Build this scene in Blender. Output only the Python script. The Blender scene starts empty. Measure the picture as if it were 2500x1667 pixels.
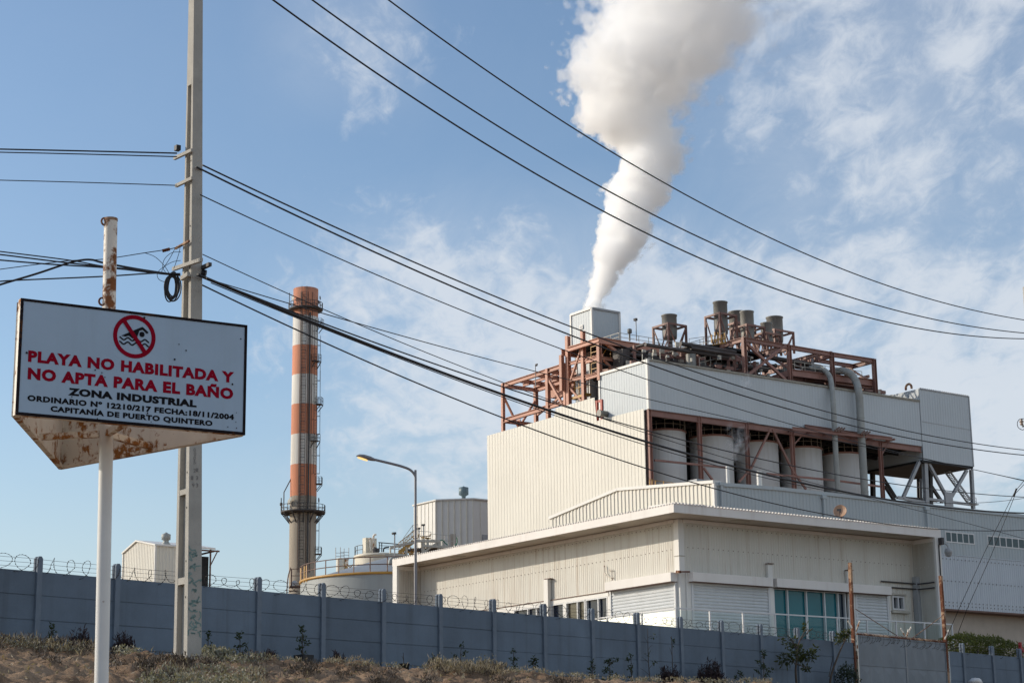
import bpy, math, random
from mathutils import Vector, Matrix, noise

R = math.radians
random.seed(7)
sc = bpy.context.scene
col = sc.collection

# ------------------------------------------------------------------ camera
EYE = Vector((0, 0, 1.6))
FPX, PITCH, ROLL, AZR = 4650.0, R(13.41), R(0.757), R(54.35)
_f = Vector((0, math.cos(PITCH), math.sin(PITCH)))
_u0 = Vector((0, -math.sin(PITCH), math.cos(PITCH)))
_r0 = Vector((1, 0, 0))
_r = math.cos(ROLL) * _r0 - math.sin(ROLL) * _u0
_u = math.cos(ROLL) * _u0 + math.sin(ROLL) * _r0
cam = bpy.data.cameras.new('camera')
cam.sensor_width = 36.0
cam.lens = FPX / 2500 * 36
cam.clip_start = 0.1
cam.clip_end = 20000
camo = bpy.data.objects.new('camera', cam)
M = Matrix((_r, _u, -_f)).transposed().to_4x4()
M.translation = EYE
camo.matrix_world = M
col.objects.link(camo)
sc.camera = camo

# ------------------------------------------------------------------ light
SUN_AZ, SUN_EL = R(-79.5), R(23.3)
S_DIR = Vector((math.sin(SUN_AZ) * math.cos(SUN_EL), math.cos(SUN_AZ) * math.cos(SUN_EL), math.sin(SUN_EL)))
sl = bpy.data.lights.new('sun', 'SUN')
sl.energy = 2.6
sl.angle = R(0.5)
sl.color = (1.0, 0.89, 0.74)
so = bpy.data.objects.new('sun', sl)
so.rotation_euler = S_DIR.to_track_quat('Z', 'Y').to_euler()
so.location = (-60, 10, 60)
col.objects.link(so)

sc.view_settings.view_transform = 'Standard'
sc.view_settings.look = 'None'
sc.view_settings.exposure = 0.32
sc.view_settings.gamma = 1.0
sc.cycles.max_bounces = 90
sc.cycles.diffuse_bounces = 4
sc.cycles.glossy_bounces = 3
sc.cycles.transmission_bounces = 6
sc.cycles.transparent_max_bounces = 12
sc.cycles.volume_bounces = 90
sc.cycles.volume_step_rate = 1.0
sc.cycles.volume_max_steps = 256
sc.cycles.use_denoising = True


class NT:
    """small helper round a node tree"""
    def __init__(s, tree):
        s.t = tree
        s.t.nodes.clear()

    def n(s, typ, **kw):
        nd = s.t.nodes.new(typ)
        for k, v in kw.items():
            setattr(nd, k, v)
        return nd

    def l(s, a, b):
        s.t.links.new(a, b)

    def val(s, sock, v):
        if hasattr(v, 'is_linked') or isinstance(v, bpy.types.NodeSocket):
            s.t.links.new(v, sock)
        else:
            sock.default_value = v

    def math(s, op, a, b=0.0, c=0.0, clamp=False):
        nd = s.n('ShaderNodeMath', operation=op, use_clamp=clamp)
        s.val(nd.inputs[0], a)
        s.val(nd.inputs[1], b)
        s.val(nd.inputs[2], c)
        return nd.outputs[0]

    def rng(s, v, a, b, c=0.0, d=1.0, smooth=False):
        nd = s.n('ShaderNodeMapRange')
        nd.interpolation_type = 'SMOOTHSTEP' if smooth else 'LINEAR'
        nd.clamp = True
        s.val(nd.inputs[0], v)
        for i, x in enumerate((a, b, c, d)):
            s.val(nd.inputs[1 + i], x)
        return nd.outputs[0]

    def noise(s, vec, scale, detail=4, rough=0.55, dist=0.0):
        nd = s.n('ShaderNodeTexNoise')
        if vec is not None:
            s.l(vec, nd.inputs['Vector'])
        s.val(nd.inputs['Scale'], scale)
        nd.inputs['Detail'].default_value = detail
        nd.inputs['Roughness'].default_value = rough
        nd.inputs['Distortion'].default_value = dist
        return nd.outputs[0]

    def mix(s, f, a, b, blend='MIX'):
        nd = s.n('ShaderNodeMix', data_type='RGBA', blend_type=blend)
        s.val(nd.inputs[0], f)
        s.val(nd.inputs[6], a if not isinstance(a, tuple) else (*a[:3], 1))
        s.val(nd.inputs[7], b if not isinstance(b, tuple) else (*b[:3], 1))
        return nd.outputs[2]

    def scalev(s, vec, sx, sy, sz):
        nd = s.n('ShaderNodeMapping')
        s.l(vec, nd.inputs[0])
        nd.inputs['Scale'].default_value = (sx, sy, sz)
        return nd.outputs[0]


# ------------------------------------------------------------------ sky
wd = bpy.data.worlds.new("World")
sc.world = wd
wd.use_nodes = True
W = NT(wd.node_tree)
SKY_STRENGTH = 0.12
sky = W.n('ShaderNodeTexSky', sky_type='NISHITA')
sky.sun_disc = False
sky.sun_elevation = SUN_EL
sky.sun_rotation = SUN_AZ
sky.altitude = 0
sky.air_density = 1.0
sky.dust_density = 1.2
sky.ozone_density = 1.6
tc = W.n('ShaderNodeTexCoord')
sx = W.n('ShaderNodeSeparateXYZ')
W.l(tc.outputs['Generated'], sx.inputs[0])
dx, dy, dz = sx.outputs
azn = W.math('ARCTAN2', dx, dy)                       # azimuth from the north-facing axis, radians
zz = W.math('ADD', W.math('MAXIMUM', dz, 0.0), 0.22)
cu = W.math('DIVIDE', dx, zz)
cv = W.math('DIVIDE', dy, zz)
cx = W.n('ShaderNodeCombineXYZ')
W.l(cu, cx.inputs[0])
W.l(cv, cx.inputs[1])
rot = W.n('ShaderNodeMapping')
W.l(cx.outputs[0], rot.inputs[0])
rot.inputs['Rotation'].default_value = (0, 0, R(35))
rot.inputs['Location'].default_value = (1.35, 0.4, 0.0)
rot.inputs['Scale'].default_value = (1.0, 0.55, 1.0)
n_big = W.noise(rot.outputs[0], 2.6, 3, 0.5, 0.4)
n_mid = W.noise(rot.outputs[0], 9.0, 8, 0.60, 0.5)
n_fine = W.noise(rot.outputs[0], 36.0, 6, 0.62, 0.6)
c_hi = W.math('MULTIPLY', W.rng(azn, R(3), R(10), 0.0, 1.0, True), W.rng(dz, 0.20, 0.30, 0.0, 0.85, True))
c_lo = W.math('MULTIPLY', W.rng(azn, R(-10), R(0), 0.05, 1.0, True), W.math('MULTIPLY', W.rng(dz, 0.08, 0.19, 0.2, 1.0, True), W.rng(dz, 0.26, 0.33, 1.0, 0.0, True)))
c_tl = W.math('MULTIPLY', W.rng(azn, R(-9), R(-6), 0.0, 1.0, True), W.math('MULTIPLY', W.rng(azn, R(-4), R(-2), 1.0, 0.0, True), W.rng(dz, 0.33, 0.38, 0.0, 0.5, True)))
cover = W.math('ADD', W.math('MAXIMUM', c_hi, W.math('MAXIMUM', c_lo, c_tl)), 0.10)
dens = W.math('ADD', W.math('MULTIPLY', W.rng(n_big, .36, .64), 0.26), W.math('MULTIPLY', W.rng(n_mid, .32, .68), 0.46))
dens = W.math('ADD', dens, W.math('MULTIPLY', W.rng(n_fine, .30, .70), 0.28))
lo = W.math('SUBTRACT', 0.82, W.math('MULTIPLY', cover, 0.63))
cl = W.rng(dens, lo, W.math('ADD', lo, 0.50), 0.0, 0.74, True)
veil = W.math('MULTIPLY', cover, W.math('ADD', 0.10, W.math('MULTIPLY', W.rng(W.noise(rot.outputs[0], 5.0, 8, 0.7, 0.9), .3, .7), 0.28)))
cl = W.math('SUBTRACT', 1.0, W.math('MULTIPLY', W.math('SUBTRACT', 1.0, cl), W.math('SUBTRACT', 1.0, veil)))
base = W.mix(1.0, sky.outputs[0], (0.92, 1.0, 1.05), 'MULTIPLY')
hz = W.rng(dz, 0.0, 0.24, 0.62, 0.0, True)
base = W.mix(hz, base, (4.2, 4.65, 4.85))
skyc = W.mix(cl, base, (4.9, 5.2, 5.6))
bg = W.n('ShaderNodeBackground')
W.l(skyc, bg.inputs[0])
bg.inputs[1].default_value = SKY_STRENGTH
wo = W.n('ShaderNodeOutputWorld')
W.l(bg.outputs[0], wo.inputs[0])


# ------------------------------------------------------------------ geometry helpers
def ray(px, py):
    return _f + (px - 1250) / FPX * _r - (py - 833.5) / FPX * _u


def at(px, py, Y):
    """point seen at a pixel of the 2500 wide photograph, Y metres ahead"""
    d = ray(px, py)
    return EYE + d * (Y / d.y)


def atz(px, py, z):
    d = ray(px, py)
    return EYE + d * ((z - EYE.z) / d.z)


def azdir(a):
    return Vector((math.sin(a), math.cos(a), 0))


D_R, D_L = azdir(AZR), azdir(AZR - math.pi / 2)
Z = Vector((0, 0, 1))


class Fr:
    """upright frame: a runs along d, n outward, z up"""
    def __init__(s, o, d, n):
        s.o = Vector((o[0], o[1], 0))
        s.d, s.n = d.copy(), n.copy()

    def p(s, a, n, z):
        return s.o + s.d * a + s.n * n + Z * z

    def h(s, px, py, n=0.0):
        d = ray(px, py)
        q = s.o + s.n * n
        t = (q - EYE).dot(s.n) / d.dot(s.n)
        x = EYE + d * t
        return (x - s.o).dot(s.d), x.z

    def P(s, px, py, n=0.0):
        a, z = s.h(px, py, n)
        return s.p(a, n, z)

    def a(s, px, n=0.0, py=1200):
        return s.h(px, py, n)[0]

    def sh(s, a, n=0.0):
        return Fr(s.p(a, n, 0), s.d, s.n)


def frR(o):
    return Fr(o, D_R, -D_L)


def frL(o):
    return Fr(o, D_L, -D_R)


class MB:
    def __init__(s):
        s.v, s.f, s.sm, s.mi = [], [], [], []
        s.cur = 0
        s.g, s.gc, s.hold = [], 0, False

    def _add(s, vs, fs, smooth=False):
        b = len(s.v)
        if not s.hold:
            s.gc += 1
        s.v += [tuple(x) for x in vs]
        for f in fs:
            s.f.append([b + i for i in f])
            s.sm.append(smooth)
            s.mi.append(s.cur)
            s.g.append(s.gc)

    def poly(s, pts):
        s._add(pts, [list(range(len(pts)))])

    def hexa(s, b, t):
        """bottom quad, top quad (same winding, counter-clockwise seen from above)"""
        s._add(list(b) + list(t), [(3, 2, 1, 0), (4, 5, 6, 7), (0, 1, 5, 4), (1, 2, 6, 5), (2, 3, 7, 6), (3, 0, 4, 7)])

    def box(s, fr, a0, a1, n0, n1, z0, z1):
        c = [(a0, n0), (a1, n0), (a1, n1), (a0, n1)]
        b = [fr.p(a, n, z0) for a, n in c]
        t = [fr.p(a, n, z1) for a, n in c]
        if (b[1] - b[0]).cross(b[2] - b[1]).z < 0:
            b.reverse()
            t.reverse()
        s.hexa(b, t)

    def wbox(s, x0, x1, y0, y1, z0, z1):
        s.hexa([(x0, y0, z0), (x1, y0, z0), (x1, y1, z0), (x0, y1, z0)], [(x0, y0, z1), (x1, y0, z1), (x1, y1, z1), (x0, y1, z1)])

    def bar(s, p, q, w, h=None, up=None):
        p, q = Vector(p), Vector(q)
        h = h or w
        d = (q - p).normalized()
        u = Vector(up) if up is not None else (Z if abs(d.z) < 0.97 else D_R)
        x = d.cross(u).normalized()
        y = x.cross(d).normalized()
        c = [(-w / 2, -h / 2), (w / 2, -h / 2), (w / 2, h / 2), (-w / 2, h / 2)]
        A = [p + x * i + y * j for i, j in c]
        B = [q + x * i + y * j for i, j in c]
        s._add(A + B, [(0, 1, 2, 3), (7, 6, 5, 4), (1, 0, 4, 5), (2, 1, 5, 6), (3, 2, 6, 7), (0, 3, 7, 4)])

    def ibeam(s, p, q, w, h, up=None):
        p, q = Vector(p), Vector(q)
        d = (q - p).normalized()
        u = Vector(up) if up is not None else (Z if abs(d.z) < 0.97 else D_R)
        x = d.cross(u).normalized()
        y = x.cross(d).normalized()
        t = min(0.16 * h, 0.12 * w + 0.02)
        s.gc += 1
        s.hold = True
        s.bar(p + y * (h / 2 - t / 2), q + y * (h / 2 - t / 2), w, t, u)
        s.bar(p - y * (h / 2 - t / 2), q - y * (h / 2 - t / 2), w, t, u)
        s.bar(p, q, w * 0.16, h - 2 * t, u)
        s.hold = False

    def tube(s, pts, r, seg=6, closed=False, caps=True):
        pts = [Vector(p) for p in pts]
        n = len(pts)
        rings = []
        prev = None
        for i, p in enumerate(pts):
            if closed:
                d = pts[(i + 1) % n] - pts[i - 1]
            else:
                d = pts[min(i + 1, n - 1)] - pts[max(i - 1, 0)]
            d = d.normalized() if d.length > 1e-9 else Vector((0, 0, 1))
            if prev is None:
                u = Z if abs(d.z) < 0.9 else Vector((1, 0, 0))
                x = d.cross(u).normalized()
            else:
                x = (prev - d * prev.dot(d))
                x = x.normalized() if x.length > 1e-6 else d.orthogonal().normalized()
            prev = x
            y = d.cross(x)
            rr = r[i] if isinstance(r, (list, tuple)) else r
            rings.append([p + (x * math.cos(k * 2 * math.pi / seg) + y * math.sin(k * 2 * math.pi / seg)) * rr for k in range(seg)])
        fs = []
        m = n if closed else n - 1
        for i in range(m):
            j = (i + 1) % n
            for k in range(seg):
                k2 = (k + 1) % seg
                fs.append((i * seg + k, j * seg + k, j * seg + k2, i * seg + k2))
        vs = [v for rg in rings for v in rg]
        s._add(vs, [f[::-1] for f in fs], True)
        if caps and not closed:
            h_, s.hold = s.hold, True
            s._add(rings[0], [tuple(range(seg))])
            s._add(rings[-1], [tuple(range(seg))[::-1]])
            s.hold = h_

    def cyl(s, p, q, r0, r1=None, seg=16):
        s.tube([p, q], [r0, r1 if r1 is not None else r0], seg)

    def lathe(s, c, prof, seg=32, caps=True):
        c = Vector(c)
        n = len(prof)
        vs, fs = [], []
        for r, z in prof:
            for k in range(seg):
                a = 2 * math.pi * k / seg
                vs.append(c + Vector((r * math.cos(a), r * math.sin(a), z)))
        for i in range(n - 1):
            for k in range(seg):
                k2 = (k + 1) % seg
                fs.append((i * seg + k, i * seg + k2, (i + 1) * seg + k2, (i + 1) * seg + k))
        # sharp rings: keep flat joins by splitting where the profile turns hard
        s._add(vs, fs, True)
        if caps:
            h_, s.hold = s.hold, True
            s._add(vs[:seg], [tuple(range(seg))[::-1]])
            s._add(vs[-seg:], [tuple(range(seg))])
            s.hold = h_

    def cylz(s, c, r, z0, z1, seg=32):
        c = Vector(c)
        s.lathe(Vector((c.x, c.y, 0)), [(r, z0), (r, z1)], seg)

    def prism(s, fr, poly, n0, n1):
        """polygon in (a,z) of a frame, thick from n0 to n1"""
        A = [fr.p(a, n0, z) for a, z in poly]
        B = [fr.p(a, n1, z) for a, z in poly]
        m = len(poly)
        s._add(A + B, [tuple(range(m)), tuple(range(2 * m - 1, m - 1, -1))] + [((i + 1) % m, i, m + i, m + (i + 1) % m) for i in range(m)])

    def rib(s, fr, a0, a1, zb, zt, n=0.0, pitch=0.2, depth=0.03, duty=0.5):
        """corrugated sheet standing on the frame's plane"""
        zb_ = zb if callable(zb) else (lambda a: zb)
        zt_ = zt if callable(zt) else (lambda a: zt)
        m = max(1, int(round(abs(a1 - a0) / pitch)))
        st = (a1 - a0) / m
        pts = []
        for i in range(m):
            b = a0 + i * st
            e = st * 0.14
            w = st * duty
            pts += [(b, 0), (b + e, depth), (b + w, depth), (b + w + e, 0)]
        pts.append((a1, 0))
        vs = []
        for a, dd in pts:
            vs += [fr.p(a, n + dd, zb_(a)), fr.p(a, n + dd, zt_(a))]
        s._add(vs, [(2 * i, 2 * i + 2, 2 * i + 3, 2 * i + 1) for i in range(len(pts) - 1)])

    def mesh(s, name, base, mats):
        me = bpy.data.meshes.new(name)
        me.from_pydata([(x - base[0], y - base[1], z - base[2]) for x, y, z in s.v], [], s.f)
        for m in (mats if isinstance(mats, (list, tuple)) else [mats]):
            me.materials.append(m)
        me.polygons.foreach_set('use_smooth', s.sm)
        me.polygons.foreach_set('material_index', s.mi)
        me.update()
        return me


BASE = {}


def tag(o, label=None, cat=None, group=None, kind=None):
    for k, v in (('label', label), ('category', cat), ('group', group), ('kind', kind)):
        if v:
            o[k] = v
    return o


def thing(name, label, cat, loc, group=None):
    o = bpy.data.objects.new(name, None)
    o.empty_display_size = 0.3
    o.location = loc
    col.objects.link(o)
    BASE[o.name] = Vector(loc)
    return tag(o, label, cat, group)


def part(mb, name, mat, parent, label=None):
    b = BASE[parent.name]
    o = bpy.data.objects.new(name, mb.mesh(name, b, mat))
    col.objects.link(o)
    o.parent = parent
    BASE[o.name] = b
    if label:
        o['label'] = label
    return o


def part_each(mb, name, mat, parent):
    """every bar, beam, pipe or box of the builder as a part of its own"""
    for gid in sorted(set(mb.g)):
        m = MB()
        mp = {}
        for f, g, sm in zip(mb.f, mb.g, mb.sm):
            if g != gid:
                continue
            nf = []
            for i in f:
                if i not in mp:
                    mp[i] = len(m.v)
                    m.v.append(mb.v[i])
                nf.append(mp[i])
            m.f.append(nf)
            m.sm.append(sm)
            m.mi.append(0)
        o = part(m, name, mat, parent)
    return o


def solo(mb, name, mat, label=None, cat=None, group=None, kind=None, loc=None):
    if loc is None:
        xs = [v[0] for v in mb.v]
        ys = [v[1] for v in mb.v]
        zs = [v[2] for v in mb.v]
        loc = ((min(xs) + max(xs)) / 2, (min(ys) + max(ys)) / 2, min(zs))
    o = bpy.data.objects.new(name, mb.mesh(name, loc, mat))
    o.location = loc
    col.objects.link(o)
    BASE[o.name] = Vector(loc)
    return tag(o, label, cat, group, kind)


def copy_tree(o, loc, label=None, rz=None, scale=None):
    r = o.copy()
    col.objects.link(r)
    r.location = loc
    if rz is not None:
        r.rotation_euler = (0, 0, rz)
    if scale is not None:
        r.scale = scale if isinstance(scale, tuple) else (scale,) * 3
    if label:
        r['label'] = label
    BASE[r.name] = Vector(loc)

    def rec(src, dst):
        for ch in list(src.children):
            c = ch.copy()
            col.objects.link(c)
            c.parent = dst
            rec(ch, c)
    rec(o, r)
    return r


# ------------------------------------------------------------------ materials
def principled(nt, colr, rough, metal=0.0, spec=None):
    b = nt.n('ShaderNodeBsdfPrincipled')
    nt.val(b.inputs['Base Color'], colr if not isinstance(colr, tuple) else (*colr[:3], 1))
    nt.val(b.inputs['Roughness'], rough)
    b.inputs['Metallic'].default_value = metal
    if spec is not None:
        b.inputs['Specular IOR Level'].default_value = spec
    o = nt.n('ShaderNodeOutputMaterial')
    nt.l(b.outputs[0], o.inputs[0])
    return b


def mat(name, c, rough=0.6, metal=0.0, var=0.12, vscale=1.5, streak=0.0, sscale=1.2, scol=None, rust=0.0, rscale=6.0,
        rcol=(0.16, 0.055, 0.018), bump=0.0, bscale=30.0, fleck=0.0, fscale=60.0, spec=None, rough_z=None):
    """paint or stone: tone varies in patches, with optional runs down the face, rust patches, specks and roughness"""
    m = bpy.data.materials.new(name)
    m.use_nodes = True
    N = NT(m.node_tree)
    g = N.n('ShaderNodeNewGeometry').outputs['Position']
    n1 = N.noise(g, vscale, 5, 0.6)
    colr = N.mix(N.rng(n1, 0.3, 0.7, 0, 1), tuple(x * (1 - var) for x in c), tuple(min(1, x * (1 + var * 0.7)) for x in c))
    if streak:
        sv = N.scalev(g, sscale * 2.4, sscale * 2.4, sscale * 0.12)
        n2 = N.noise(sv, 1.0, 6, 0.65)
        n3 = N.noise(g, 0.25, 3, 0.5)
        f = N.math('MULTIPLY', N.rng(n2, 0.48, 0.75, 0, 1, True), N.rng(n3, 0.35, 0.65, 0.25, 1.0))
        colr = N.mix(N.math('MULTIPLY', f, streak), colr, scol or tuple(x * 0.55 for x in c))
    if fleck:
        n4 = N.noise(g, fscale, 3, 0.7)
        colr = N.mix(N.math('MULTIPLY', N.rng(n4, 0.58, 0.72, 0, 1), fleck), colr, tuple(x * 0.4 for x in c))
    rr = rough
    if rust:
        n5 = N.noise(g, rscale, 8, 0.68, 0.3)
        n6 = N.noise(g, rscale * 0.22, 3, 0.5)
        s = N.math('ADD', N.math('MULTIPLY', n5, 0.6), N.math('MULTIPLY', n6, 0.55))
        f = N.rng(s, 0.80 - 0.30 * rust, 0.86 - 0.28 * rust, 0, 1, True)
        n7 = N.noise(g, rscale * 5, 4, 0.6)
        rc = N.mix(n7, tuple(x * 0.5 for x in rcol), tuple(x * 1.7 for x in rcol))
        colr = N.mix(f, colr, rc)
        rr = N.mix(f, (rough,) * 3, (0.9,) * 3)
    b = principled(N, colr, rr, metal, spec)
    if bump:
        n8 = N.noise(g, bscale, 6, 0.65)
        bp = N.n('ShaderNodeBump')
        bp.inputs['Strength'].default_value = bump
        bp.inputs['Distance'].default_value = 0.02
        N.l(n8, bp.inputs['Height'])
        N.l(bp.outputs[0], b.inputs['Normal'])
    return m


def object_tone(m, amount):
    """each object that wears the material gets its own slight tone"""
    t = m.node_tree
    b = next(n for n in t.nodes if n.type == 'BSDF_PRINCIPLED')
    src = b.inputs['Base Color'].links[0].from_socket
    oi = t.nodes.new('ShaderNodeObjectInfo')
    mr = t.nodes.new('ShaderNodeMapRange')
    t.links.new(oi.outputs['Random'], mr.inputs[0])
    mr.inputs[3].default_value = 1 - amount
    mr.inputs[4].default_value = 1 + amount
    mx = t.nodes.new('ShaderNodeVectorMath')
    mx.operation = 'SCALE'
    t.links.new(src, mx.inputs[0])
    t.links.new(mr.outputs[0], mx.inputs['Scale'])
    t.links.new(mx.outputs[0], b.inputs['Base Color'])
    return m


def leafmat(name, c, c2, trans=0.25):
    m = bpy.data.materials.new(name)
    m.use_nodes = True
    N = NT(m.node_tree)
    g = N.n('ShaderNodeNewGeometry')
    n1 = N.noise(g.outputs['Position'], 9.0, 3, 0.6)
    cc = N.mix(N.math('MULTIPLY', N.math('ADD', n1, g.outputs['Random Per Island']), 0.5), c, c2)
    d = N.n('ShaderNodeBsdfPrincipled')
    N.l(cc, d.inputs['Base Color'])
    d.inputs['Roughness'].default_value = 0.6
    t = N.n('ShaderNodeBsdfTranslucent')
    N.l(N.mix(1.0, cc, (1.3, 1.25, 0.6), 'MULTIPLY'), t.inputs[0])
    mx = N.n('ShaderNodeMixShader')
    mx.inputs[0].default_value = trans
    N.l(d.outputs[0], mx.inputs[1])
    N.l(t.outputs[0], mx.inputs[2])
    o = N.n('ShaderNodeOutputMaterial')
    N.l(mx.outputs[0], o.inputs[0])
    return m


MT = dict(
    cream=mat('cream_cladding', (0.68, 0.65, 0.57), 0.5, streak=0.35, scol=(0.54, 0.49, 0.40), var=0.05, vscale=0.15),
    greywhite=mat('pale_grey_cladding', (0.50, 0.545, 0.57), 0.5, streak=0.4, scol=(0.41, 0.43, 0.42), var=0.05, vscale=0.2),
    white=mat('white_paint', (0.72, 0.70, 0.66), 0.45, streak=0.22, scol=(0.5, 0.44, 0.36), var=0.05, vscale=0.5),
    officewall=mat('office_cladding', (0.615, 0.59, 0.525), 0.5, streak=0.95, sscale=1.6, scol=(0.33, 0.23, 0.15), var=0.07, vscale=0.5),
    fascia=mat('fascia_paint', (0.74, 0.70, 0.66), 0.45, streak=0.35, scol=(0.42, 0.33, 0.26), var=0.06, vscale=0.8),
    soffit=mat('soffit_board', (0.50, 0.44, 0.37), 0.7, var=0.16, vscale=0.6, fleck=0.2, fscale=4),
    shutter=mat('shutter_slats', (0.60, 0.62, 0.63), 0.4, var=0.05, streak=0.25),
    hallwall=mat('hall_cladding', (0.42, 0.47, 0.49), 0.5, streak=0.45, scol=(0.33, 0.31, 0.27), var=0.06, vscale=0.25),
    halllow=mat('hall_low_cladding', (0.50, 0.545, 0.59), 0.5, streak=0.35, var=0.05, vscale=0.3),
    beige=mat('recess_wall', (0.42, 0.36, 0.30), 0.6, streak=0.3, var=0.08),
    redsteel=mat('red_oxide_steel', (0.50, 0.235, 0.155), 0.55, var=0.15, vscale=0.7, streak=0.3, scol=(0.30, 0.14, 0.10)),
    dullred=mat('shaded_grimy_red_steel', (0.27, 0.135, 0.105), 0.55, var=0.18, vscale=0.7, streak=0.4, scol=(0.14, 0.06, 0.045), fleck=0.2, fscale=3),  # darker copy of the red steel: shade painted in along with grime
    greysteel=mat('grey_steel', (0.36, 0.37, 0.38), 0.5, var=0.1, streak=0.3),
    darksteel=mat('dark_steel', (0.055, 0.05, 0.05), 0.6, var=0.3),
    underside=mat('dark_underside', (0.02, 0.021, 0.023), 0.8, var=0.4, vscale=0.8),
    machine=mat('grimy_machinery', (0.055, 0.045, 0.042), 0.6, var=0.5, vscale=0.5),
    drum=mat('vent_drum_grey', (0.20, 0.195, 0.18), 0.5, metal=0.2, var=0.22, vscale=0.5, streak=0.7, scol=(0.09, 0.085, 0.08)),
    galv=mat('galvanised_duct', (0.34, 0.35, 0.33), 0.6, metal=0.1, var=0.14, vscale=0.9, streak=0.3),
    silo=mat('silo_paint', (0.62, 0.63, 0.63), 0.5, streak=0.45, scol=(0.36, 0.33, 0.28), var=0.05, vscale=0.3),
    tankwhite=mat('tank_paint', (0.33, 0.35, 0.345), 0.5, streak=0.5, sscale=0.8, scol=(0.22, 0.20, 0.18), var=0.06, vscale=0.3),
    tankcream=mat('tank_cream', (0.66, 0.61, 0.50), 0.5, streak=0.3, scol=(0.45, 0.36, 0.25), var=0.05),
    yellow=mat('yellow_paint', (0.45, 0.245, 0.05), 0.5, var=0.2, rust=0.25, rscale=2.0),
    brownrail=mat('brown_rail', (0.14, 0.075, 0.055), 0.6, var=0.2),
    palerail=mat('pale_rail', (0.45, 0.42, 0.36), 0.5, var=0.15),
    concrete=mat('pole_concrete', (0.40, 0.38, 0.34), 0.85, var=0.12, vscale=3, streak=0.25, bump=0.25, bscale=40, fleck=0.25, fscale=25),
    fence=mat('fence_concrete', (0.132, 0.172, 0.222), 0.85, var=0.16, vscale=0.9, streak=0.6, sscale=1.1, scol=(0.075, 0.088, 0.105), bump=0.15, bscale=60, fleck=0.2, fscale=30, rust=0.10, rscale=2.5, rcol=(0.13, 0.13, 0.13)),
    postend=mat('fence_post_concrete', (0.27, 0.27, 0.27), 0.9, var=0.2, vscale=8, bump=0.3, bscale=50, rust=0.15, rscale=9),
    gate=mat('gate_sheet', (0.20, 0.225, 0.25), 0.7, var=0.12, vscale=1.3, streak=0.4, scol=(0.16, 0.14, 0.13)),
    rust=mat('rusty_iron', (0.42, 0.27, 0.17), 0.9, var=0.4, vscale=9, rust=1.0, rscale=6, rcol=(0.12, 0.038, 0.016), bump=0.7, bscale=25),
    rustwhite=mat('rusting_white_paint', (0.66, 0.60, 0.52), 0.5, var=0.08, vscale=4, rust=0.72, rscale=9, rcol=(0.17, 0.06, 0.018)),
    rustwhite2=mat('flaking_white_paint', (0.82, 0.76, 0.66), 0.5, var=0.08, vscale=3, rust=0.72, rscale=11, rcol=(0.30, 0.12, 0.028), streak=0.4, scol=(0.42, 0.25, 0.12)),
    polewhite=mat('white_pole_paint', (0.70, 0.69, 0.66), 0.4, var=0.05, vscale=5, rust=0.20, rscale=12),
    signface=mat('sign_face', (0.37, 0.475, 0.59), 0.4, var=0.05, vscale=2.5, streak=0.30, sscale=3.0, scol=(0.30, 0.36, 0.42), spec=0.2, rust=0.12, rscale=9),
    signborder=mat('sign_border', (0.016, 0.012, 0.014), 0.8, var=0.4, vscale=9, rust=0.45, rscale=12, rcol=(0.07, 0.03, 0.015), spec=0.1),
    crimson=mat('crimson_letters', (0.27, 0.003, 0.018), 0.7, var=0.10, vscale=3, spec=0.05),
    blackpaint=mat('black_letters', (0.012, 0.012, 0.015), 0.7, var=0.05, spec=0.05),
    cable=mat('black_cable', (0.010, 0.010, 0.014), 0.6, var=0.1),
    razor=mat('razor_wire_steel', (0.05, 0.043, 0.04), 0.5, metal=0.5, var=0.4, vscale=6),
    lampgrey=mat('lamp_grey', (0.22, 0.21, 0.22), 0.45, metal=0.3, var=0.1),
    frame=mat('window_frame', (0.62, 0.62, 0.62), 0.4, var=0.04),
    chimconc=mat('chimney_concrete', (0.36, 0.31, 0.245), 0.85, var=0.12, vscale=0.4, streak=0.5, sscale=0.5, scol=(0.20, 0.17, 0.14)),
    soil=mat('plant_pot', (0.02, 0.02, 0.022), 0.7, var=0.2),
    bark=mat('bark', (0.075, 0.055, 0.04), 0.9, var=0.3, vscale=14),
    bluegrey=mat('blue_grey_vent', (0.13, 0.19, 0.21), 0.45, var=0.1),
    roofgrey=mat('roof_grey', (0.24, 0.26, 0.28), 0.6, var=0.1),
    dish=mat('dish_rust', (0.42, 0.26, 0.17), 0.6, var=0.2, vscale=4, rust=0.35, rscale=3),
)


def glass(name, c, rough=0.06):
    m = bpy.data.materials.new(name)
    m.use_nodes = True
    N = NT(m.node_tree)
    g = N.n('ShaderNodeNewGeometry').outputs['Position']
    n1 = N.noise(g, 0.7, 3, 0.5)
    b = principled(N, N.mix(n1, tuple(x * 0.75 for x in c), tuple(x * 1.2 for x in c)), rough, 0.0, 0.35)
    return m


MT['tealglass'] = glass('teal_glass', (0.006, 0.125, 0.155), 0.08)
MT['darkglass'] = glass('dark_glass', (0.008, 0.016, 0.035), 0.06)
MT['brownglass'] = glass('curtained_glass', (0.10, 0.085, 0.055), 0.15)
MT['clerestory'] = glass('clerestory_glass', (0.06, 0.095, 0.105), 0.35)

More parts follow.
